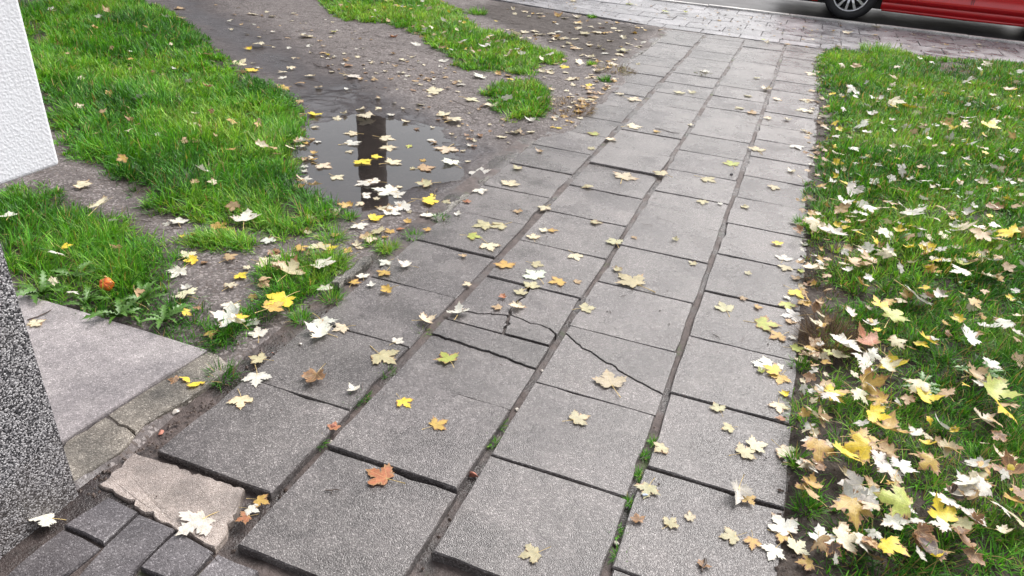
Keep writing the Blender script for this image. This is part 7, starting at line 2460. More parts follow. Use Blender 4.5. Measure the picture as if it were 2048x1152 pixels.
# ------------------------------------------------------------------ low block added out of view across the street to dim the wet track's reflection
fl = tag(link('added_house_block', None, loc=(-27, 31, 0)), 'unseen grey-brown low house block added across the street to dim the muddy track', 'building')
mb = MB(); mb.box((-19, -6, -.1), (17, 6, 5.6)); mb.build('wall', plain('grey_render', (.2, .185, .18), .85, 0, 3, .2), fl)
fm = MB(); fm.box((-.75, -.03, 0), (.75, .03, 1.4)); wn = mk('window', fm.v, fm.f, MAT['winglass'])
fm = MB(); fm.box((-.85, -.05, -.1), (.85, .0, 0.)); sn = mk('sill', fm.v, fm.f, MAT['kerb'])
for st_ in range(2):
    for k in range(11):
        w_ = link('window', wn, fl, loc=(-17.2+k*3.2, -6.0, 1.1+st_*2.5))
        link('sill', sn, w_, loc=(0, -.04, -.004))
mb = MB(); mb.box((-19.3, -6.3, 5.602), (17.3, 6.3, 5.9)); mb.build('roof', MAT['black'], fl)

# ------------------------------------------------------------------ maple tree across the track (seen mirrored in the puddle)
tree = tag(link('maple_tree', None, loc=(-5.3, 8.72, 0)), 'dark maple trunk mirrored in the puddle beyond the muddy track', 'tree')
mb = MB(); r2 = random.Random(3)
mb.tube([(0, 0, -.1), (0, 0, .3), (.02, .01, 1.2), (.0, .03, 2.4), (.05, .02, 3.6), (.1, 0, 4.6)], [.33, .235, .21, .2, .18, .15], 14)
tr_ = mb.build('trunk', MAT['bark'], tree, smooth=True)
mb = MB(); ends = []
def limb(p, d, L, r, depth):
    pts = [Vector(p)]; dd = Vector(d).normalized()
    for k in range(5):
        dd = (dd+Vector((r2.gauss(0, .16), r2.gauss(0, .16), r2.gauss(.06, .1)))).normalized(); pts.append(pts[-1]+dd*L/5)
        if depth == 0: ends.append(pts[-1])
    mb.tube(pts, [r*(1-.13*k) for k in range(6)], 6)
    if depth:
        for k in range(5):
            a = r2.uniform(0, 6.28); q = (dd*.8+Vector((math.cos(a), math.sin(a), r2.uniform(.0, .6)))).normalized()
            limb(pts[2+k % 4], q, L*.6, r*.5, depth-1)
for k in range(6):
    a = k*1.05+.3; limb((.06, .02, 3.6+.2*k), (math.cos(a), math.sin(a), .75), 2.6, .11, 2)
mb.build('limbs', MAT['bark'], tree, smooth=True)
cv, cf = [], []
for e in ends:
    for _ in range(2):
        if r2.random() < .35: continue
        c = e+Vector((r2.gauss(0, .15), r2.gauss(0, .15), r2.gauss(0, .15))); a = Vector((r2.gauss(0, 1), r2.gauss(0, 1), r2.gauss(0, .5))).normalized(); b = a.orthogonal().normalized()
        k = len(cv); cv += [c-a*.05, c+b*.035, c+a*.05, c-b*.035]; cf.append((k, k+1, k+2, k+3))
tag(link('crown', mk('crown', cv, cf, plain('crown_leaf', (.5, .38, .08), .5)), tree), kind='stuff')

# ------------------------------------------------------------------ grass
cam_xy = np.array([0., 0.])
LX = np.array([l[0] for l in LEAVES]); LY = np.array([l[1] for l in LEAVES]); LR = np.array([l[2]*.5 for l in LEAVES])
def inframe(x, y, m=.12):
    P = np.stack([x, y, np.zeros_like(x)-CAM['h']], 1)
    z = P@np.array(fw); u = P@np.array(rt)/z*CAM['f']/1024; v_ = P@np.array(up)/z*CAM['f']/576
    return (z > .1) & (abs(u) < 1+m) & (abs(v_) < 1+m)
GREENS = np.array([[.02, .085, .009], [.04, .165, .013], [.075, .26, .016], [.14, .34, .028], [.27, .43, .08]])
def blades(root, L, az, lean, bend, wid, col, cut=None):
    n = len(root); t = np.array([0, .4, .75, 1.])
    dirv = np.stack([np.cos(az), np.sin(az)], 1); side = np.stack([-np.sin(az), np.cos(az)], 1)
    wz = np.array([1, .88, .58, 0.])
    th = lean[:, None] + bend[:, None]*t[None]              # angle from vertical grows along the blade
    dt = np.diff(np.concatenate([[0], t]))
    hx = np.cumsum(np.sin(th)*dt, 1)*L[:, None]; hz = np.cumsum(np.cos(th)*dt, 1)*L[:, None]
    ctr = np.zeros((n, 4, 3)); ctr[..., 0] = root[:, 0, None]+hx*dirv[:, 0, None]; ctr[..., 1] = root[:, 1, None]+hx*dirv[:, 1, None]
    ctr[..., 2] = root[:, 2, None]+hz-.006
    hw = wid[:, None]*wz[None]*.5
    tw = rng.uniform(-.6, .6, n)
    sx = side*np.cos(tw)[:, None]; sz = np.sin(tw)
    off = np.zeros((n, 4, 3)); off[..., 0] = hw*sx[:, 0, None]; off[..., 1] = hw*sx[:, 1, None]; off[..., 2] = hw*sz[:, None]
    V = np.zeros((n, 7, 3)); V[:, 0:6:2] = ctr[:, :3]-off[:, :3]; V[:, 1:6:2] = ctr[:, :3]+off[:, :3]; V[:, 6] = ctr[:, 3]
    F = np.array([[0, 1, 3], [0, 3, 2], [2, 3, 5], [2, 5, 4], [4, 5, 6]])
    T = (np.arange(n)[:, None, None]*7+F[None]).reshape(-1, 3)
    C = np.ones((n, 7, 4)); C[..., :3] = col[:, None, :]
    return V.reshape(-1, 3), T, C.reshape(-1, 4)
def colours(n, x, y, dry=.05, yel=0.):
    g = np.clip(fbm(x*2.2, y*2.2, 71)*1.25-.12+yel + rng.normal(0, .2, n), 0, .999)*(len(GREENS)-1)
    k = g.astype(int); f = (g-k)[:, None]
    c = GREENS[k]*(1-f)+GREENS[np.minimum(k+1, len(GREENS)-1)]*f
    c *= rng.uniform(.75, 1.25, (n, 1))
    d = rng.random(n) < dry
    c[d] = np.array([.33, .25, .1])*rng.uniform(.5, 1.2, (d.sum(), 1))
    return c
def grow(name, polys, dens, Lm, label, dry=.05, nb=16, flop=.38, yel=0., edge=.07):
    Vs, Ts, Cs, base = [], [], [], 0
    for pl in polys:
        P = np.array(pl); lo, hi = np.maximum(P.min(0)-.05, (-6.6, .1)), np.minimum(P.max(0)+.05, (4.4, 9.3))
        A = np.prod(hi-lo); n = int(A*dens)
        c = lo+rng.random((n, 2))*(hi-lo)
        s_ = sdist(c[:, 0], c[:, 1], pl)+1.2*edge*(fbm(c[:, 0]*7, c[:, 1]*7, 51)-.5)
        keep = rng.random(n) < sm(-.03, edge, s_)
        pat = fbm(c[:, 0]*3.1, c[:, 1]*3.1, 61)
        keep &= rng.random(n) < .55+.45*sm(.3, .46, pat)
        for pn, pp in PATCH.items():
            ps = sdist(c[:, 0], c[:, 1], pp)+.1*(fbm(c[:, 0]*6, c[:, 1]*6, 91)-.5)
            keep &= rng.random(n) < 1-(.6 if pn not in ('bare3', 'bare6') else .25)*sm(-.03, .06, ps)
        keep &= inframe(c[:, 0], c[:, 1]) | (inframe(c[:, 0], c[:, 1], .55) & (rng.random(n) < .45))
        dd = np.hypot(c[:, 0], c[:, 1]); keep &= rng.random(n) < np.clip(3.6/np.maximum(dd, .5), .5, 1)
        c = c[keep]; s_ = s_[keep]; n = len(c)
        k = np.repeat(np.arange(n), rng.poisson(nb, n)); m = len(k)
        a = rng.uniform(0, 2*np.pi, m); rr = np.abs(rng.normal(0, .017, m))
        x = c[k, 0]+rr*np.cos(a); y = c[k, 1]+rr*np.sin(a)
        z = height(x, y); ok = z > -.03
        fl = 2*np.pi*fbm(x*1.6, y*1.6, 81)*2
        vx = np.cos(a)*.7+np.cos(fl)*flop+rng.normal(0, .45, m); vy = np.sin(a)*.7+np.sin(fl)*flop+rng.normal(0, .45, m)
        az = np.arctan2(vy, vx)
        hgt = Lm*(.55+.75*fbm(x*2.4, y*2.4, 66))*(.45+.55*sm(0, .16 if edge > .05 else .03, s_[k]))
        L = hgt*rng.uniform(.55, 1.25, m)
        lean = np.clip(np.abs(rng.normal(.42, .3, m)), 0, 1.3); bend = np.abs(rng.normal(.75, .5, m))
        d = np.hypot(x, y)
        wid = rng.uniform(.0024, .0048, m)*np.clip(d/2.8, .85, 2.)
        under = np.zeros(m, bool)
        for lx, ly, lr in zip(LX, LY, LR): under |= (np.hypot(x-lx, y-ly) < lr*.55)
        L = np.where(under, np.minimum(L, .032), L)
        col = colours(m, x, y, dry, yel)*rng.uniform(.55, 1.35, n)[k][:, None]
        sel = ok
        V, T, C = blades(np.stack([x, y, z], 1)[sel], L[sel], az[sel], lean[sel], bend[sel], wid[sel], col[sel])
        Vs.append(V); Ts.append(T+base); Cs.append(C); base += len(V)
    V = np.concatenate(Vs); T = np.concatenate(Ts); C = np.concatenate(Cs)
    print(name, len(T))
    return tag(link(name, np_mesh(name, V, T, MAT['grass'], {'col': ('FLOAT_COLOR', 'POINT', C)})), label, 'grass', kind='stuff')
grow('lawn_grass', [GRASS['left_lawn'], GRASS['wall_lawn']], 1050, .1, 'lush green lawn between the white building and the muddy track', dry=.05)
grow('lawn_grass', [GRASS['right_lawn']], 1150, .078, 'leaf-strewn green lawn beyond the path', dry=.13)
grow('lawn_grass', [GRASS['middle_lawn'], GRASS['island']], 1100, .068, 'yellowish green grass strip between the track and the dark soil', dry=.08, yel=.12, edge=.035)
grow('lawn_grass', [GRASS['low_strip'], GRASS['kerb_strip']], 2200, .075, 'short grass strips along the mossy edging stones', dry=.05, yel=.04, edge=.025)

def clump(name, x, y, R, n, Lm, label, cat, cols=None, lean=.5, wid=(.002, .004), group=None, z=None):
    a = rng.uniform(0, 2*np.pi, n); r = R*np.sqrt(rng.random(n))*.75
    X, Y = r*np.cos(a), r*np.sin(a); zz_ = height(X+x, Y+y, False)-H1(x, y)
    L = Lm*rng.uniform(.5, 1.2, n); az = a+rng.normal(0, .7, n)
    c = colours(n, X+x, Y+y, .05) if cols is None else np.array(cols)[rng.integers(0, len(cols), n)]*rng.uniform(.6, 1.3, (n, 1))
    V, T, C = blades(np.stack([X, Y, zz_], 1), L, az, np.abs(rng.normal(lean, .25, n)), np.abs(rng.normal(.6, .4, n)), rng.uniform(*wid, n)*np.clip(math.hypot(x, y)/2.8, .85, 2.), c)
    return tag(link(name, np_mesh(name, V, T, MAT['grass'], {'col': ('FLOAT_COLOR', 'POINT', C)}), loc=(x, y, H1(x, y) if z is None else z)), label, cat, group)
TL = ['dense grass tuft at the tip of the concrete pad', 'small grass tuft against the outer edging stone', 'grass tuft just before the outer edging stone', 'low grass tuft by the bare soil near the puddle',
      'grass tuft at the street end of the middle strip', 'tiny grass tuft where soil covers the slab edge', 'withered clod of grass lying on the far slabs', 'small green tuft standing alone by the damp soil',
      'dark upright grass tuft at the puddle rim', 'tall grass tuft at the street edge of the lawn', 'long floppy grass clump in the leafy lawn', 'small grass patch on the soil beyond the middle strip',
      'bright grass clump behind the dry brown weed', 'thin grass blades beside the path-side kerb', 'mossy tuft between edging stone and slab', 'low green tuft on the border of the first slab',
      'grass tuft among the leaves at the slab edge', 'short tuft at the foot of the edging stone', 'small tuft in the soil near the dark patch', 'tiny tuft under the pavement edge',
      'bright round tuft creeping over the slab edge in front of the leaf heap', 'small sprig of grass at the slab edge beside the leaf heap', 'low tuft under pale leaves at the front of the slab edge', 'tuft at the slab edge just in front of the dry brown weed', 'green tuft at the slab edge midway up the lawn']
for (x, y, R), lb in zip(TUFTS, TL):
    far = math.hypot(x, y)
    if 'withered' in lb: clump('grass_tuft', x, y, R*.6, 120, .05, lb, 'grass tuft', [(.1, .09, .03), (.08, .12, .03), (.2, .16, .07)], lean=1.2, z=.002)
    else: clump('grass_tuft', x, y, R, int(60+R*1500), .05 if R < .06 else (.11 if 'long' in lb or 'tall' in lb else .085), lb, 'grass tuft')
ML = ['largest moss tuft in the widest joint, by the broken-edged slab', 'moss tuft in the widest joint halfway to the wet stretch', 'moss tuft at the dark wet end of the widest joint', 'moss tuft at a slab corner in the second long joint', 'thin moss strand just before that corner in the second long joint',
      'moss by the wet slab corner of the first long joint', 'frontmost moss tuft in the brown gritty joint', 'second moss tuft from the front in the brown gritty joint', 'farthest moss tuft in the brown gritty joint'.replace('farthest', 'outermost'), 'small moss tuft below the outermost one in the gritty joint', 'moss tuft midway along the brown gritty joint', 'moss tuft beside the widest joint wall', 'moss tuft next to the bluish glass bit']
for kx, (x, y, R) in enumerate(MOSS):
    clump('moss_tuft', x, y, R, 70, .024, ML[kx], 'grass tuft', group='moss tufts in the slab joints', lean=.7, wid=(.0015, .003), z=-.008)
BR = [(.1, .06, .035), (.16, .1, .055), (.07, .04, .025), (.2, .14, .07)]
clump('dry_weed', DRYWEED[0], DRYWEED[1], .12, 1300, .1, 'dry brown twiggy weed clump at the lawn edge of the path', 'weed', BR, lean=.6, wid=(.001, .002))
tag(clump('dead_grass', -1.36, 4.66, .27, 1500, .05, 'dead brown grass mat beside the path edge', 'grass', BR+[(.3, .22, .1)], lean=1.0, wid=(.0012, .0022)), kind='stuff')
tag(clump('dead_grass', -1.32, 5.95, .2, 700, .05, 'dry yellowish grass on the soil by the far edging stone', 'grass', BR+[(.25, .22, .06), (.12, .13, .03)], lean=1.0, wid=(.0012, .0022)), kind='stuff')
tag(clump('dead_grass', 1.35, 7.95, .3, 900, .05, 'matted straw at the street end of the lawn', 'grass', BR+[(.3, .22, .1)], lean=1.1, wid=(.0012, .0022)), kind='stuff')
tag(clump('dead_grass', .33, 2.85, .13, 500, .05, 'brown dead stems at the path edge before the leaf heap', 'grass', BR, lean=.8, wid=(.001, .002)), kind='stuff')

# clover
n = 900; P = np.array(CLOVER); c = P.min(0)+rng.random((n*3, 2))*(P.max(0)-P.min(0)); c = c[sdist(c[:, 0], c[:, 1], CLOVER) > 0][:n]
cl2 = np.stack([rng.uniform(.35, 2.2, 5200), rng.uniform(1.2, 6.5, 5200)], 1)
cl2 = cl2[(fbm(cl2[:, 0]*2.7, cl2[:, 1]*2.7, 113) > .54) & (sdist(cl2[:, 0], cl2[:, 1], GRASS['right_lawn']) > .04)]
cl3 = np.stack([rng.uniform(-5.5, -1.6, 5200), rng.uniform(1.5, 6., 5200)], 1)
cl3 = cl3[(fbm(cl3[:, 0]*2.7, cl3[:, 1]*2.7, 117) > .56) & (np.maximum(sdist(cl3[:, 0], cl3[:, 1], GRASS['left_lawn']), sdist(cl3[:, 0], cl3[:, 1], GRASS['wall_lawn'])) > .04)]
c = np.concatenate([c, cl2[np.hypot(cl2[:, 0], cl2[:, 1]) > 2.7], cl3])
c = c[np.min(np.hypot(c[:, :1]-LX[None], c[:, 1:]-LY[None])-LR[None]*1.1, 1) > 0]
cv, cf, cc = [], [], []
for x, y in c:
    z = H1(x, y)+rnd.uniform(.022, .055); r = rnd.uniform(.004, .008); k = len(cv); tx, ty = rnd.gauss(0, .3), rnd.gauss(0, .3)
    for j in range(6):
        a = j*math.pi/3; dx, dy = r*math.cos(a), r*math.sin(a); cv.append((x+dx, y+dy, z+dx*tx+dy*ty))
    cf.append((k, k+1, k+2)); cf += [(k, k+2, k+3), (k, k+3, k+4), (k, k+4, k+5)]
    cc += [(*(np.array([.045, .15, .012])*rnd.uniform(.7, 1.5)), 1)]*6
tag(link('clover', np_mesh('clover', np.array(cv), np.array(cf), MAT['grass'], {'col': ('FLOAT_COLOR', 'POINT', np.array(cc))}, smooth=False)), 'low round-leaved clover growing among the lawn grass', 'clover', kind='stuff')

# broad-leaved weeds: rosettes of toothed leaves
def weed_leaf():
    v, f = [], []
    N = 13
    for k in range(N+1):
        t = k/N; wd = (.14*math.sin(math.pi*min(1, t*.9+.08))**.8)*(1 if k % 2 else .38) if k < N else .0
        z = .55*t-.62*t*t; v += [(-wd, t, z+wd*.4), (0, t, z), (wd, t, z+wd*.4)]
    for k in range(N):
        a = k*3; f += [(a, a+1, a+4, a+3), (a+1, a+2, a+5, a+4)]
    return mk('weed_leaf', v, f, MAT['weed'], True)
wl_ = weed_leaf()
WLAB = ['dandelion rosette against the building plinth', 'dandelion rosette at the pad rim near the plinth', 'dandelion plant just before the orange fruit', 'broad-leaved weed overhanging the middle of the pad rim', 'dandelion plant set back in the grass by the plinth',
        'small dandelion beside the orange fruit', 'dark toothed weed in the leafy lawn', 'broad weed at the far margin of the leafy lawn', 'small weed rosette by the long floppy grass']
for (x, y, r), lb in zip(WEEDS, WLAB):
    o = tag(link('dandelion_plant', None, loc=(x, y, H1(x, y)+.012)), lb, 'plant')
    for k in range(12):
        link('leaf', wl_, o, rot=(rnd.uniform(.05, .75), rnd.gauss(0, .35), k*.53+rnd.gauss(0, .2)), scale=r*rnd.uniform(1.0, 1.7))

# ------------------------------------------------------------------ maple leaves
half = [(.0, .0), (.07, -.06), (.2, -.12), (.34, -.12), (.33, -.04), (.39, .0), (.29, .07), (.42, .07), (.44, .15), (.59, .16), (.56, .25), (.68, .45), (.53, .43), (.52, .54), (.4, .46), (.36, .55), (.25, .45), (.155, .4), (.19, .5), (.29, .6), (.19, .65), (.22, .77), (.1, .83), (0, 1.03)]
def leaf_geo(seed, wave, cup, fold, crump, droop):
    r = random.Random(seed)
    mir = [(-x, y) for x, y in half[1:-1]][::-1]
    o = [(x*r.uniform(.88, 1.12)+r.gauss(0, .012), y+r.gauss(0, .014)) for x, y in half+mir]
    if r.random() < .4: k = r.uniform(-.15, .15); o = [(x+k*y*y, y) for x, y in o]
    n = len(o)
    inner = []
    for _ in range(400):
        p = (r.uniform(-.5, .5), r.uniform(-.05, .9))
        if sdist(np.array([p[0]]), np.array([p[1]]), o)[0] > .055 and all(math.dist(p, q) > .11 for q in inner): inner.append(p)
    co, ed, fa, *_ = delaunay_2d_cdt([Vector(p) for p in o+inner], [(k, (k+1) % n) for k in range(n)], [], 1, 1e-4)
    A = np.array([tuple(c) for c in co]); 
    tr = [tuple(t) for t in fa]
    # orient
    T = []
    for a, b, c_ in tr:
        area = (A[b][0]-A[a][0])*(A[c_][1]-A[a][1])-(A[c_][0]-A[a][0])*(A[b][1]-A[a][1])
        T.append((a, b, c_) if area > 0 else (a, c_, b))
    x, y = A[:, 0], A[:, 1]
    rim = np.clip(sdist(x, y, o)/.12, 0, 1)
    R2 = x**2+(y-.3)**2
    s1 = seed*1.7
    z = wave*(fbm(x*2.2+s1+9, y*2.2+s1, seed)-.5)*2 + crump*(fbm(x*5+s1+9, y*5+9, seed+5)-.5)*2 + cup*R2 + .05*np.abs(x)
    th = np.arctan2(x, y-.05); lob = np.cos(th*3.2)
    z = z + droop*(R2**.75)*(.4+.6*lob)
    X, Y, Zc = x.copy(), y-.36, z
    if fold:                     # one half swings up over the midrib
        s_ = np.where(x > 0, fold, fold*.35); a = np.abs(x)
        X = np.sign(x)*a*np.cos(s_); Zc = z + a*np.sin(s_)
    if cup > .3:
        ang = (y-.36)*cup*1.6; rad = 1/(cup*1.6)
        Y = rad*np.sin(ang); Zc = Zc*.5+rad*(1-np.cos(ang))*.9
    Zc = Zc-Zc.min()
    return A, np.stack([X, Y, Zc], 1), np.array(T), rim
def leaf_mesh(name, g):
    A, V, T, rim = g
    me = np_mesh(name, V, T, MAT['leaf'], {'rim': ('FLOAT', 'POINT', rim)})
    uv = me.uv_layers.new(name='UVMap'); idx = T.ravel()
    uv.data.foreach_set('uv', np.ascontiguousarray(A[idx], np.float32).ravel())
    return me
SPEC = {'flat': [(s, .025, .0, 0, .01, -.03) for s in range(1, 9)],
        'wavy': [(s+20, .09, .06, 0, .03, .12) for s in range(4)]+[(s+30, .1, -.1, 0, .03, -.18) for s in range(4)],
        'curled': [(s+40, .1, .55, 0, .06, .3) for s in range(4)],
        'folded': [(s+50, .06, .1, 1.15, .03, .05) for s in range(3)],
        'crumpled': [(s+60, .16, .45, .3, .12, .35) for s in range(4)]}
GEO = {k: [leaf_geo(*a) for a in v] for k, v in SPEC.items()}
LM = {k: [leaf_mesh('maple_leaf', g) for g in v] for k, v in GEO.items()}
def stalk_mesh(k):
    r = random.Random(k); b = MB(); y0 = -.36
    bx = r.uniform(-.18, .18)
    b.tube([(0, y0+.08, .012), (bx*.2, y0-.15, .03), (bx*.6, y0-.4, .03), (bx*1.2, y0-.6-.15*r.random(), .014)], [.016, .013, .012, .02], 5)
    return mk('stalk', b.v, b.f, MAT['stalk'], True)
SM_ = [stalk_mesh(k) for k in range(5)]
LC = dict(w=((.66, .64, .57), .24), c=((.66, .59, .42), .36), p=((.47, .43, .26), .34), y=((.78, .6, .05), .42), g=((.42, .48, .1), .48), o=((.55, .36, .09), .6),
          t=((.48, .34, .19), .5), b=((.24, .135, .07), .75), r=((.42, .16, .08), .6), k=((.1, .07, .06), .6), e=((.7, .76, .6), .15), l=((.48, .41, .28), .4))
PADZ, OVER = .012, []
def leaf_z(x, y, surf, R):
    if surf in ('slab', 'walk'):
        z = .003
        for x0, x1, y0, y1, lo, eu in TOPS:
            if x0-R*.7 < x < x1+R*.7 and y0-R*.7 < y < y1+R*.7: z = max(z, lo.z+.002+eu.x*(min(max(y, y0), y1)-lo.y)-eu.y*(min(max(x, x0), x1)-lo.x))
    elif surf == 'water': z = WATER_Z+.002
    elif surf == 'pad': z = PADZ+.002
    elif surf == 'grass': z = H1(x, y)+rnd.uniform(.032, .058)
    else: z = max(H1(x, y), WATER_Z)+.004
    hit = [oz for ox, oy, orad, oz in OVER if math.dist((x, y), (ox, oy)) < (orad+R)*.62]
    if hit: z = max(z, max(hit)+.007)
    OVER.append((x, y, R, z)); return z
for x, y, size, c, st, surf, lab in LEAVES:
    z = leaf_z(x, y, surf, size*.45)
    if st == 'u': kind = 'crumpled' if c in 'bkr' else 'curled'
    elif st == 'd': kind = 'folded'
    elif surf in ('slab', 'water', 'pad') and c in 'pglectoyrw': kind = 'flat'
    elif surf == 'water': kind = 'flat'
    elif c in 'bk': kind = 'crumpled'
    else: kind = rnd.choice(['wavy', 'wavy', 'flat'] if surf != 'grass' else ['wavy', 'wavy', 'wavy', 'curled'])
    tl = {'grass': .3, 'soil': .1}.get(surf, .025)
    if kind in ('curled', 'crumpled', 'folded'): tl = max(tl, .12)
    rot = (rnd.gauss(0, tl), rnd.gauss(0, tl), rnd.uniform(0, 6.283))
    if 'plinth foot' in lab: rot, z = (.55, .1, 2.6), .012
    if 'large front leaf' in lab: rot = (.1, -.1, 2.9)
    o = link('maple_leaf', rnd.choice(LM[kind]), loc=(x, y, z + (.004 if tl > .05 else 0)), rot=rot, scale=size/1.12)
    tag(o, lab, 'leaf', 'fallen maple leaves')
    col, br = LC[c]; k = rnd.uniform(.88, 1.1)
    o.color = (*[min(.86, v*k*rnd.uniform(.96, 1.04)) for v in col], min(.95, br+rnd.uniform(-.15, .2)))
    if rnd.random() < .85: link('stalk', rnd.choice(SM_), o)
# the small fry as one mass
Vs, Ts, Cs, Rs, Us, base = [], [], [], [], [], 0
for x, y, size, c, surf in LITTER:
    z = leaf_z(x, y, surf, size*.3)
    kind = rnd.choice(['flat', 'wavy', 'wavy', 'crumpled'] if surf != 'water' else ['flat']); A, V, T, rim = rnd.choice(GEO[kind])
    tl = {'grass': .35, 'soil': .14}.get(surf, .05)
    R_ = np.array(Matrix.Rotation(rnd.uniform(0, 6.283), 3, 'Z') @ Matrix.Rotation(rnd.gauss(0, tl), 3, 'X') @ Matrix.Rotation(rnd.gauss(0, tl), 3, 'Y'))
    s_ = size/1.12; W3 = (V*s_*np.array([rnd.uniform(.6, 1), 1, 1]))@R_.T+np.array([x, y, z])
    col, br = LC[c]; k = rnd.uniform(.75, 1.1)
    Vs.append(W3); Ts.append(T+base); base += len(V); Rs.append(rim); Us.append(A[T.ravel()]+rnd.uniform(0, 9))
    C = np.ones((len(V), 4)); C[:, :3] = np.array(col)*k; C[:, 3] = min(.95, br+rnd.uniform(-.1, .25)); Cs.append(C)
me = np_mesh('leaf_litter', np.concatenate(Vs), np.concatenate(Ts), MAT['litter'], {'col': ('FLOAT_COLOR', 'POINT', np.concatenate(Cs)), 'rim': ('FLOAT', 'POINT', np.concatenate(Rs))})
uv = me.uv_layers.new(name='UVMap'); uv.data.foreach_set('uv', np.ascontiguousarray(np.concatenate(Us), np.float32).ravel())
tag(link('leaf_litter', me), 'small bits of fallen leaves strewn over soil, grass and pavement', 'leaf litter', kind='stuff')

# ------------------------------------------------------------------ small things on the ground
FR = (FRUIT[0], FRUIT[1], H1(*FRUIT)+.03)
fruit = tag(link('fallen_fruit', None, loc=FR), 'wrinkled orange-red fruit lying in the grass by the pad', 'fruit')
v, f = [], []
for a in range(13):
    ph = math.pi*a/12
    for b in range(24):
        th = 2*math.pi*b/24; r = .024*(1-.16*abs(math.cos(th*2.5))**6)*(1-.22*math.exp(-((ph)/.5)**2))
        v.append((r*math.sin(ph)*math.cos(th)*1.12, r*math.sin(ph)*math.sin(th), r*math.cos(ph)*.82+.018))
for a in range(12):
    for b in range(24): f.append((a*24+b, (a+1)*24+b, (a+1)*24+(b+1) % 24, a*24+(b+1) % 24))
link('skin', mk('skin', v, f, MAT['fruit'], True), fruit, rot=(.7, .2, 0))
mb = MB(); mb.tube([(0, 0, .03), (.004, -.01, .045), (.012, -.02, .05)], [.003, .002, .0015], 5); mb.build('stem', MAT['stalk'], fruit)
TWL = ['dark straight twig lying on the pale pad by the plinth', 'long thin dark twig on the muddy track', 'bent twig on the mud beyond the puddle', 'thick short dark stick in the grass by the edging', 'short dark twig stub at the puddle rim',
       'thin twig on the soil under the middle strip', 'small twig beside the middle strip', 'little twig near the soil path', 'thin forked twig lying on the largest front slab', 'twig on the upper muddy track', 'twig across the upper left track end'.replace('left ', ''),
       'twig crossing the pale soil', 'long twig on soil near the grass island', 'twig touching the grass island', 'short brown twig on the front lawn-side slab', 'twig at the dark mud', 'tiny curved twig on the lawn-side slab', 'twig on the mud far up the track', 'thin twig on the middle slabs', 'short twig by the puddle inflow']
for (x1, y1, x2, y2, wd), lb in zip(TWIGS, TWL):
    onslab = x1 > -1.29 or lb.find('pad') > 0
    z = (.004 if x1 > -1.29 else PADZ+.004) if onslab else max(H1(x1, y1), WATER_Z)+.006
    a, b = Vector((x1, y1, z)), Vector((x2, y2, z)); L = b-a; sd_ = Vector((-L.y, L.x, 0))
    b_ = MB(); k1, k2 = rnd.uniform(-.1, .1), rnd.uniform(-.1, .1)
    b_.tube([(0, 0, 0), L*.35+sd_*k1, L*.7+sd_*k2, L], [wd*.55, wd*.5, wd*.45, wd*.3], 6)
    if 'forked' in lb: b_.tube([L*.4+sd_*k1, L*.5-sd_*.3], [wd*.35, wd*.2], 5)
    tag(b_.build('twig', MAT['twig'], loc=a), lb, 'twig', 'twigs on the ground')
BLAB = ['red brick chip wedged in the joint by the large front slab', 'brick chip in the wet joint before the mossy stretch', 'pebble in the joint far along', 'pale pebble in the brown gritty joint', 'pale shell-like stone in the wet joint', 'bluish glass bit in the brown gritty joint',
        'white pebble beside the crack-crossed slab', 'stone in the gap beside the pad border', 'stone chip lower in the pad gap', 'brick chip in the pad gap near the broken slab', 'stone by the first edging stone', 'brick chip by the edging stones', 'black clod on the lawn-side slab', 'tiny dark speck of dirt on a middle slab']
for (x, y, r, c), lb in zip(BITS, BLAB):
    P3 = [Vector((rnd.gauss(0, 1), rnd.gauss(0, 1), rnd.gauss(0, 1))).normalized() for _ in range(14)]
    import bmesh
    bm = bmesh.new()
    for p_ in P3: bm.verts.new((p_.x*r*1.1, p_.y*r*.8, p_.z*r*.55))
    bmesh.ops.convex_hull(bm, input=bm.verts)
    me = bpy.data.meshes.new('bit'); bm.to_mesh(me); bm.free(); me.materials.append(MAT[c])
    jn = any(COLS[k][1] < x < COLS[k+1][0] for k in range(3)) or x < -1.29
    tag(link({'brick': 'brick_chip', 'stone': 'pebble', 'glass': 'glass_bit', 'dark': 'dirt_clod'}[c], me, loc=(x, y, (-.012 if jn else r*.4)), rot=(0, 0, rnd.uniform(0, 6))), lb, {'brick': 'brick chip', 'stone': 'pebble', 'glass': 'glass', 'dark': 'clod'}[c])
# crumbs of dirt and thin stalks on soil, pavement and slabs
cv, cf = [], []
def crumb(x, y, z, r):
    k = len(cv); a0 = rnd.uniform(0, 6.28)
    for j in range(4): cv.append((x+r*rnd.uniform(.6, 1.2)*math.cos(a0+j*1.57), y+r*rnd.uniform(.6, 1.2)*math.sin(a0+j*1.57), z))
    cv.append((x, y, z+r*.7))
    for j in range(4): cf.append((k+j, k+(j+1) % 4, k+4))
def needle(x, y, z, L, wd):
    k = len(cv); a = rnd.uniform(0, 6.28); dx, dy = math.cos(a), math.sin(a); c_ = rnd.gauss(0, .15)
    for t, ww in ((-.5, .4), (0, 1), (.5, .5)):
        ox, oy = -dy*c_*L*(t*t), dx*c_*L*(t*t)
        for s_ in (-1, 1): cv.append((x+dx*L*t+ox-dy*wd*ww*s_, y+dy*L*t+oy+dx*wd*ww*s_, z+(.0 if s_ < 0 else wd*1.2)))
    cf.append((k, k+2, k+3, k+1)); cf.append((k+2, k+4, k+5, k+3))
for _ in range(2600):
    x, y = rnd.uniform(-5, -1.3), rnd.uniform(1.5, 8.5)
    z = float(H1(x, y))
    if y > edge_y(x) or z < WATER_Z+.004: continue
    if rnd.random() < .5: crumb(x, y, z, rnd.uniform(.002, .008))
    else: needle(x, y, z+.003, rnd.uniform(.03, .11), .0014)
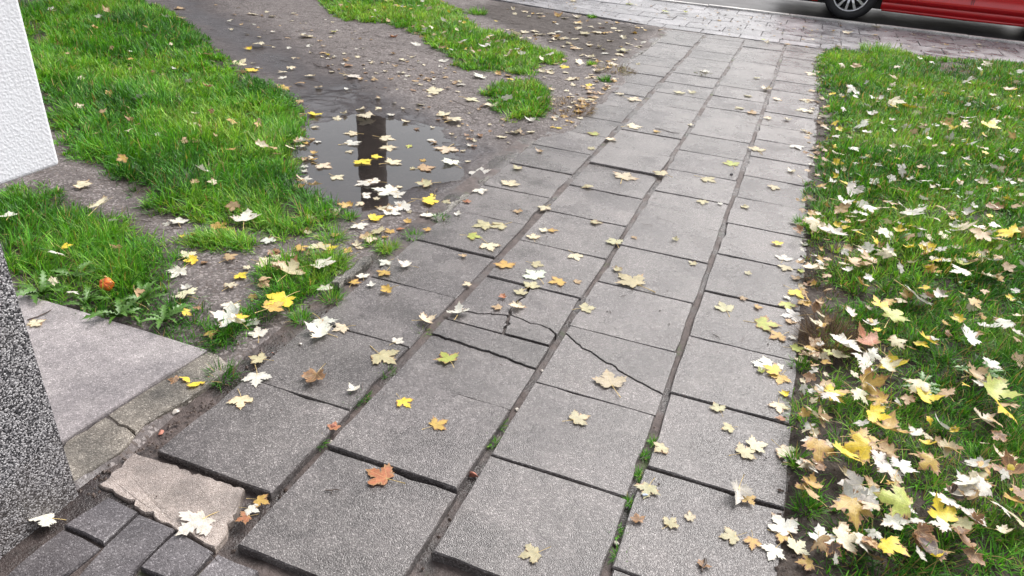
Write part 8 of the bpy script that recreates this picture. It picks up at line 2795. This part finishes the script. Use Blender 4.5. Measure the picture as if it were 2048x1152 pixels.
for _ in range(260):
    x, y = rnd.uniform(-3.5, 3), rnd.uniform(8.3, 10.2)
    if y < edge_y(x)+.05: continue
    needle(x, y, .004, rnd.uniform(.04, .14), .0022) if rnd.random() < .6 else crumb(x, y, .003, rnd.uniform(.006, .016))
for _ in range(220):
    x, y = rnd.uniform(-1.28, .24), rnd.uniform(.7, 8.1)
    needle(x, y, .004, rnd.uniform(.01, .05), .0009) if rnd.random() < .35 else crumb(x, y, .003, rnd.uniform(.0012, .005))
for _ in range(420):
    y = rnd.uniform(.7, 8.1); x = rnd.choice([COLS[0][1]+.018, COLS[1][1]+.018, COLS[2][1]+.018])+rnd.gauss(0, .008)
    crumb(x, y, -.02, rnd.uniform(.003, .007))
for _ in range(260):
    y = rnd.uniform(.86, 1.9); crumb(-1.31+rnd.gauss(0, .02)-.03*(y < 1.05), y, -.009, rnd.uniform(.002, .007))
for _ in range(500):
    x, y = .24+abs(rnd.gauss(0, .06))-.03, rnd.uniform(.8, 8)
    crumb(x, y, max(.002, H1(x, y)), rnd.uniform(.003, .008))
tag(link('ground_crumbs', mk('ground_crumbs', cv, cf, MAT['twig'])), 'crumbs of dirt and thin stalks strewn over soil and slabs', 'debris', kind='stuff')

# ------------------------------------------------------------------ red car parked on the street
car = tag(link('parked_car', None, loc=(0, 0, -.02)), 'red car with multi-spoke alloy wheel parked beyond the kerb', 'car')
WX, WR, TW = WHEEL[0], .315, .2
YN = WHEEL[1]-.02; CW_ = 1.74; YC = YN+CW_/2; XF = WX-.8; XR = XF+3.95; WX2 = WX+2.5
def taper(x):
    u = (x-(XF+XR)/2)/((XR-XF)/2); return CW_/2*(1-.16*abs(u)**5)
def bottom(x):
    z = .17+.06*sm(.0, 1, (abs(x-(XF+XR)/2)-1.6)/.4)
    for wx in (WX, WX2):
        d = abs(x-wx); R = WR+.055
        if d < R: z = max(z, WR+math.sqrt(R*R-d*d))
    return z
xs = sorted(set([XF+(XR-XF)*k/60 for k in range(61)]+[wx+s_*(WR+.055)*math.cos(a*math.pi/24) for wx in (WX, WX2) for a in range(13) for s_ in (-1, 1)]+[wx+s_*(WR+.0551) for wx in (WX, WX2) for s_ in (-1, 1)]))
def belt(x): return .93+.06*((x-XF)/(XR-XF)) - .3*sm(.9, 0, x-XF)*.8
PROF = [(0., .1), (.04, .075), (.10, .045), (.105, .055), (.11, .043), (.165, .006), (.18, .002), (.21, .008), (.3, .018), (.5, .006), (.62, .0), (.68, .012), (.8, .018), (1., .05)]   # height share, inset
def side(s_):
    v, f = [], []; n_ = len(PROF)
    for x in xs:
        b_, t_ = bottom(x), belt(x)
        for h, ins in PROF:
            z = .17+(t_-.17)*h; z = max(z, b_)
            v.append((x, YC+s_*(taper(x)-ins), z))
    for a in range(len(xs)-1):
        for k in range(n_-1):
            q = (a*n_+k, (a+1)*n_+k, (a+1)*n_+k+1, a*n_+k+1); f.append(q if s_ < 0 else q[::-1])
    return v, f
mb = MB()
for s_ in (-1, 1): mb.add(*side(s_))
n_ = len(PROF)
for x, flip in ((XF, False), (XR, True)):          # nose and tail
    v = []
    for k in range(9):
        y = -1+k/4; bulge = (.1 if not flip else -.06)*(1-y*y)
        for h, ins in PROF:
            v.append((x-bulge*(1-.5*h), YC+y*(taper(x)-ins), .23+(belt(x)-.23)*h))
    f = []
    for k in range(8):
        for j in range(n_-1):
            q = (k*n_+j, k*n_+j+1, (k+1)*n_+j+1, (k+1)*n_+j); f.append(q if not flip else q[::-1])
    mb.add(v, f)
v = []                                              # bonnet, shoulder and roof skin
for x in xs: v += [(x, YC-taper(x)+.05, belt(x)), (x, YC-.3, belt(x)+.035), (x, YC+.3, belt(x)+.035), (x, YC+taper(x)-.05, belt(x))]
f = [(a*4+k, (a+1)*4+k, (a+1)*4+k+1, a*4+k+1) for a in range(len(xs)-1) for k in range(3)]
mb.add(v, f)
body = mb.build('body', MAT['paint'], car, smooth=True)
cab = [(XF+.85, belt(XF+.85)), (XF+1.65, 1.44), (XF+2.3, 1.49), (XF+3.3, 1.43), (XR-.12, 1.0)]
mb = MB(); v = []
for x, z in cab:
    k = .18*(z-.9)/.55; v += [(x, YC-taper(x)+.06+k, z), (x, YC, z+.03), (x, YC+taper(x)-.06-k, z)]
f = [(a*3+k, (a+1)*3+k, (a+1)*3+k+1, a*3+k+1) for a in range(1, 3) for k in range(2)]
mb.add(v, f); mb.build('roof', MAT['paint'], car, smooth=True)
def pane(name, pts, mat=MAT['winglass']): return link(name, mk(name, pts, [tuple(range(len(pts)))], mat), car)
yo = lambda x, z, s_: YC+s_*(taper(x)-.06-.18*(z-.9)/.55)
pane('windscreen', [(cab[0][0], yo(cab[0][0], cab[0][1], -1), cab[0][1]), (cab[0][0], yo(cab[0][0], cab[0][1], 1), cab[0][1]), (cab[1][0], yo(cab[1][0], 1.44, 1), 1.44), (cab[1][0], yo(cab[1][0], 1.44, -1), 1.44)])
pane('rear_window', [(cab[4][0], yo(cab[4][0], 1., -1), 1.), (cab[4][0], yo(cab[4][0], 1., 1), 1.), (cab[3][0], yo(cab[3][0], 1.43, 1), 1.43), (cab[3][0], yo(cab[3][0], 1.43, -1), 1.43)])
for s_ in (-1, 1):
    for a, b, c_, d_ in ((XF+.95, XF+2.1, XF+1.68, XF+2.12), (XF+2.18, XF+3.55, XF+2.18, XF+3.25)):
        pts = [(a, yo(a, belt(a), s_), belt(a)), (b, yo(b, belt(b), s_), belt(b)), (d_, yo(d_, 1.42, s_), 1.42), (c_, yo(c_, 1.42, s_), 1.42)]
        pane('side_window', pts)
    mb = MB(); y_ = YC+s_*(CW_/2-.03)
    x0, x1 = WX+WR+.075, WX2-WR-.075
    mb.tube([(x0, YC+s_*(taper(x0)-.115), .165), ((x0+x1)/2, YC+s_*(taper(1.8)-.112), .16), (x1, YC+s_*(taper(x1)-.115), .165)], [.02]*3, 8)
    mb.build('sill', MAT['paint'], car, smooth=True)
    for a, b in ((XF+1.02, XF+2.12), (XF+2.14, XF+3.0)):       # door seams as thin dark gaps and a handle
        mb = MB()
        for x in (a, b): mb.tube([(x, YC+s_*(taper(x)-.011), .31), (x, YC+s_*(taper(x)+.005), .55), (x, YC+s_*(taper(x)-.012), .8)], [.004]*3, 5)
        d_ = mb.build('door', MAT['black'], car)
        mb = MB(); mb.tube([(b-.28, YC+s_*(taper(b)+.008), .82), (b-.1, YC+s_*(taper(b)+.008), .83)], [.014, .014], 6); mb.build('handle', MAT['paint'], d_)
    mb = MB(); mb.box((XF+1.05, YC+s_*CW_/2-(.0 if s_ > 0 else .16), .98), (XF+1.2, YC+s_*CW_/2+(.16 if s_ > 0 else .0), 1.1)); mb.build('mirror', MAT['paint'], car)
    mb = MB(); mb.tube([(XF-.01, YC+s_*.5, .66), (XF+.12, YC+s_*.69, .7)], [.07, .06], 8); mb.build('headlight', MAT['lamp'], car, smooth=True)
    mb = MB(); mb.tube([(XR-.02, YC+s_*.64, .78), (XR-.03, YC+s_*.66, .98)], [.06, .05], 8); mb.build('rear_light', MAT['redlamp'], car, smooth=True)
mb = MB(); mb.box((XF+.2, YC-.66, .15), (XR-.2, YC+.66, .42)); mb.box((WX+.42, YC-.72, .175), (WX2-.42, YC+.78, .3)); mb.box((WX+.45, YC-.36, .108), (WX2-.45, YC+.76, .2)); mb.build('underbody_with_shade_boxes', MAT['black'], car)  # car floor, plus two lower boxes added to deepen the shade beneath
for wx in (WX, WX2):
    for s_ in (-1, 1):
        mb = MB(); v, f = [], []; n_ = 20
        for k in range(n_+1):
            a = math.pi*k/n_
            for y in (.0, -.3): v.append((wx+(WR+.06)*math.cos(a), YC+s_*(CW_/2-.05+y), WR+(WR+.06)*math.sin(a)))
        for k in range(n_): f.append((2*k, 2*k+1, 2*k+3, 2*k+2))
        mb.add(v, f); mb.build('wheel_arch', MAT['black'], car)
def lathe(prof, n_=48):
    v = [(r*math.cos(2*math.pi*k/n_), y, r*math.sin(2*math.pi*k/n_)) for r, y in prof for k in range(n_)]
    f = [(a*n_+k, a*n_+(k+1) % n_, (a+1)*n_+(k+1) % n_, (a+1)*n_+k) for a in range(len(prof)-1) for k in range(n_)]
    return v, f
tyre_me = mk('tyre', *lathe([(.212, -.085), (.222, -.1), (.26, -.108), (.295, -.1), (.31, -.085), (.315, -.06), (.311, -.04), (.315, -.02), (.315, .06), (.305, .095), (.26, .105), (.21, .09)]), MAT['rubber'], True)
rim_me = mk('rim', *lathe([(.2, -.075), (.213, -.094), (.216, -.088), (.212, -.07), (.195, -.05), (.19, .08)]), MAT['alloy'], True)
disc_me = mk('brake_disc', *lathe([(.0, -.02), (.15, -.02), (.187, .0), (.187, .02)]), MAT['black'], True)
hub_me = mk('hub', *lathe([(.0, -.075), (.03, -.075), (.045, -.068), (.05, -.04)]), MAT['alloy'], True)
b_ = MB()
b_.add([(-.017, -.066, .035), (.017, -.066, .035), (.012, -.084, .12), (-.012, -.084, .12), (-.016, -.082, .203), (.016, -.082, .203),
        (-.017, -.04, .035), (.017, -.04, .035), (.014, -.055, .12), (-.014, -.055, .12), (-.019, -.055, .203), (.019, -.055, .203)],
       [(0, 1, 2, 3), (3, 2, 5, 4), (6, 9, 8, 7), (9, 10, 11, 8), (1, 7, 8, 2), (2, 8, 11, 5), (0, 3, 9, 6), (3, 4, 10, 9)])
spoke_me = mk('spoke', b_.v, b_.f, MAT['alloy'])
for wx in (WX, WX2):
    for s_ in (-1, 1):
        yc = YC+s_*(CW_/2-.04-TW/2)
        wh = link('wheel', tyre_me, car, loc=(wx, yc, WR), rot=(0, .1, 0 if s_ < 0 else math.pi))
        link('rim', rim_me, wh); link('brake_disc', disc_me, wh); link('hub', hub_me, wh)
        for k in range(12): link('spoke', spoke_me, wh, rot=(0, k*math.pi/6, 0))
print('objects', len(bpy.data.objects))
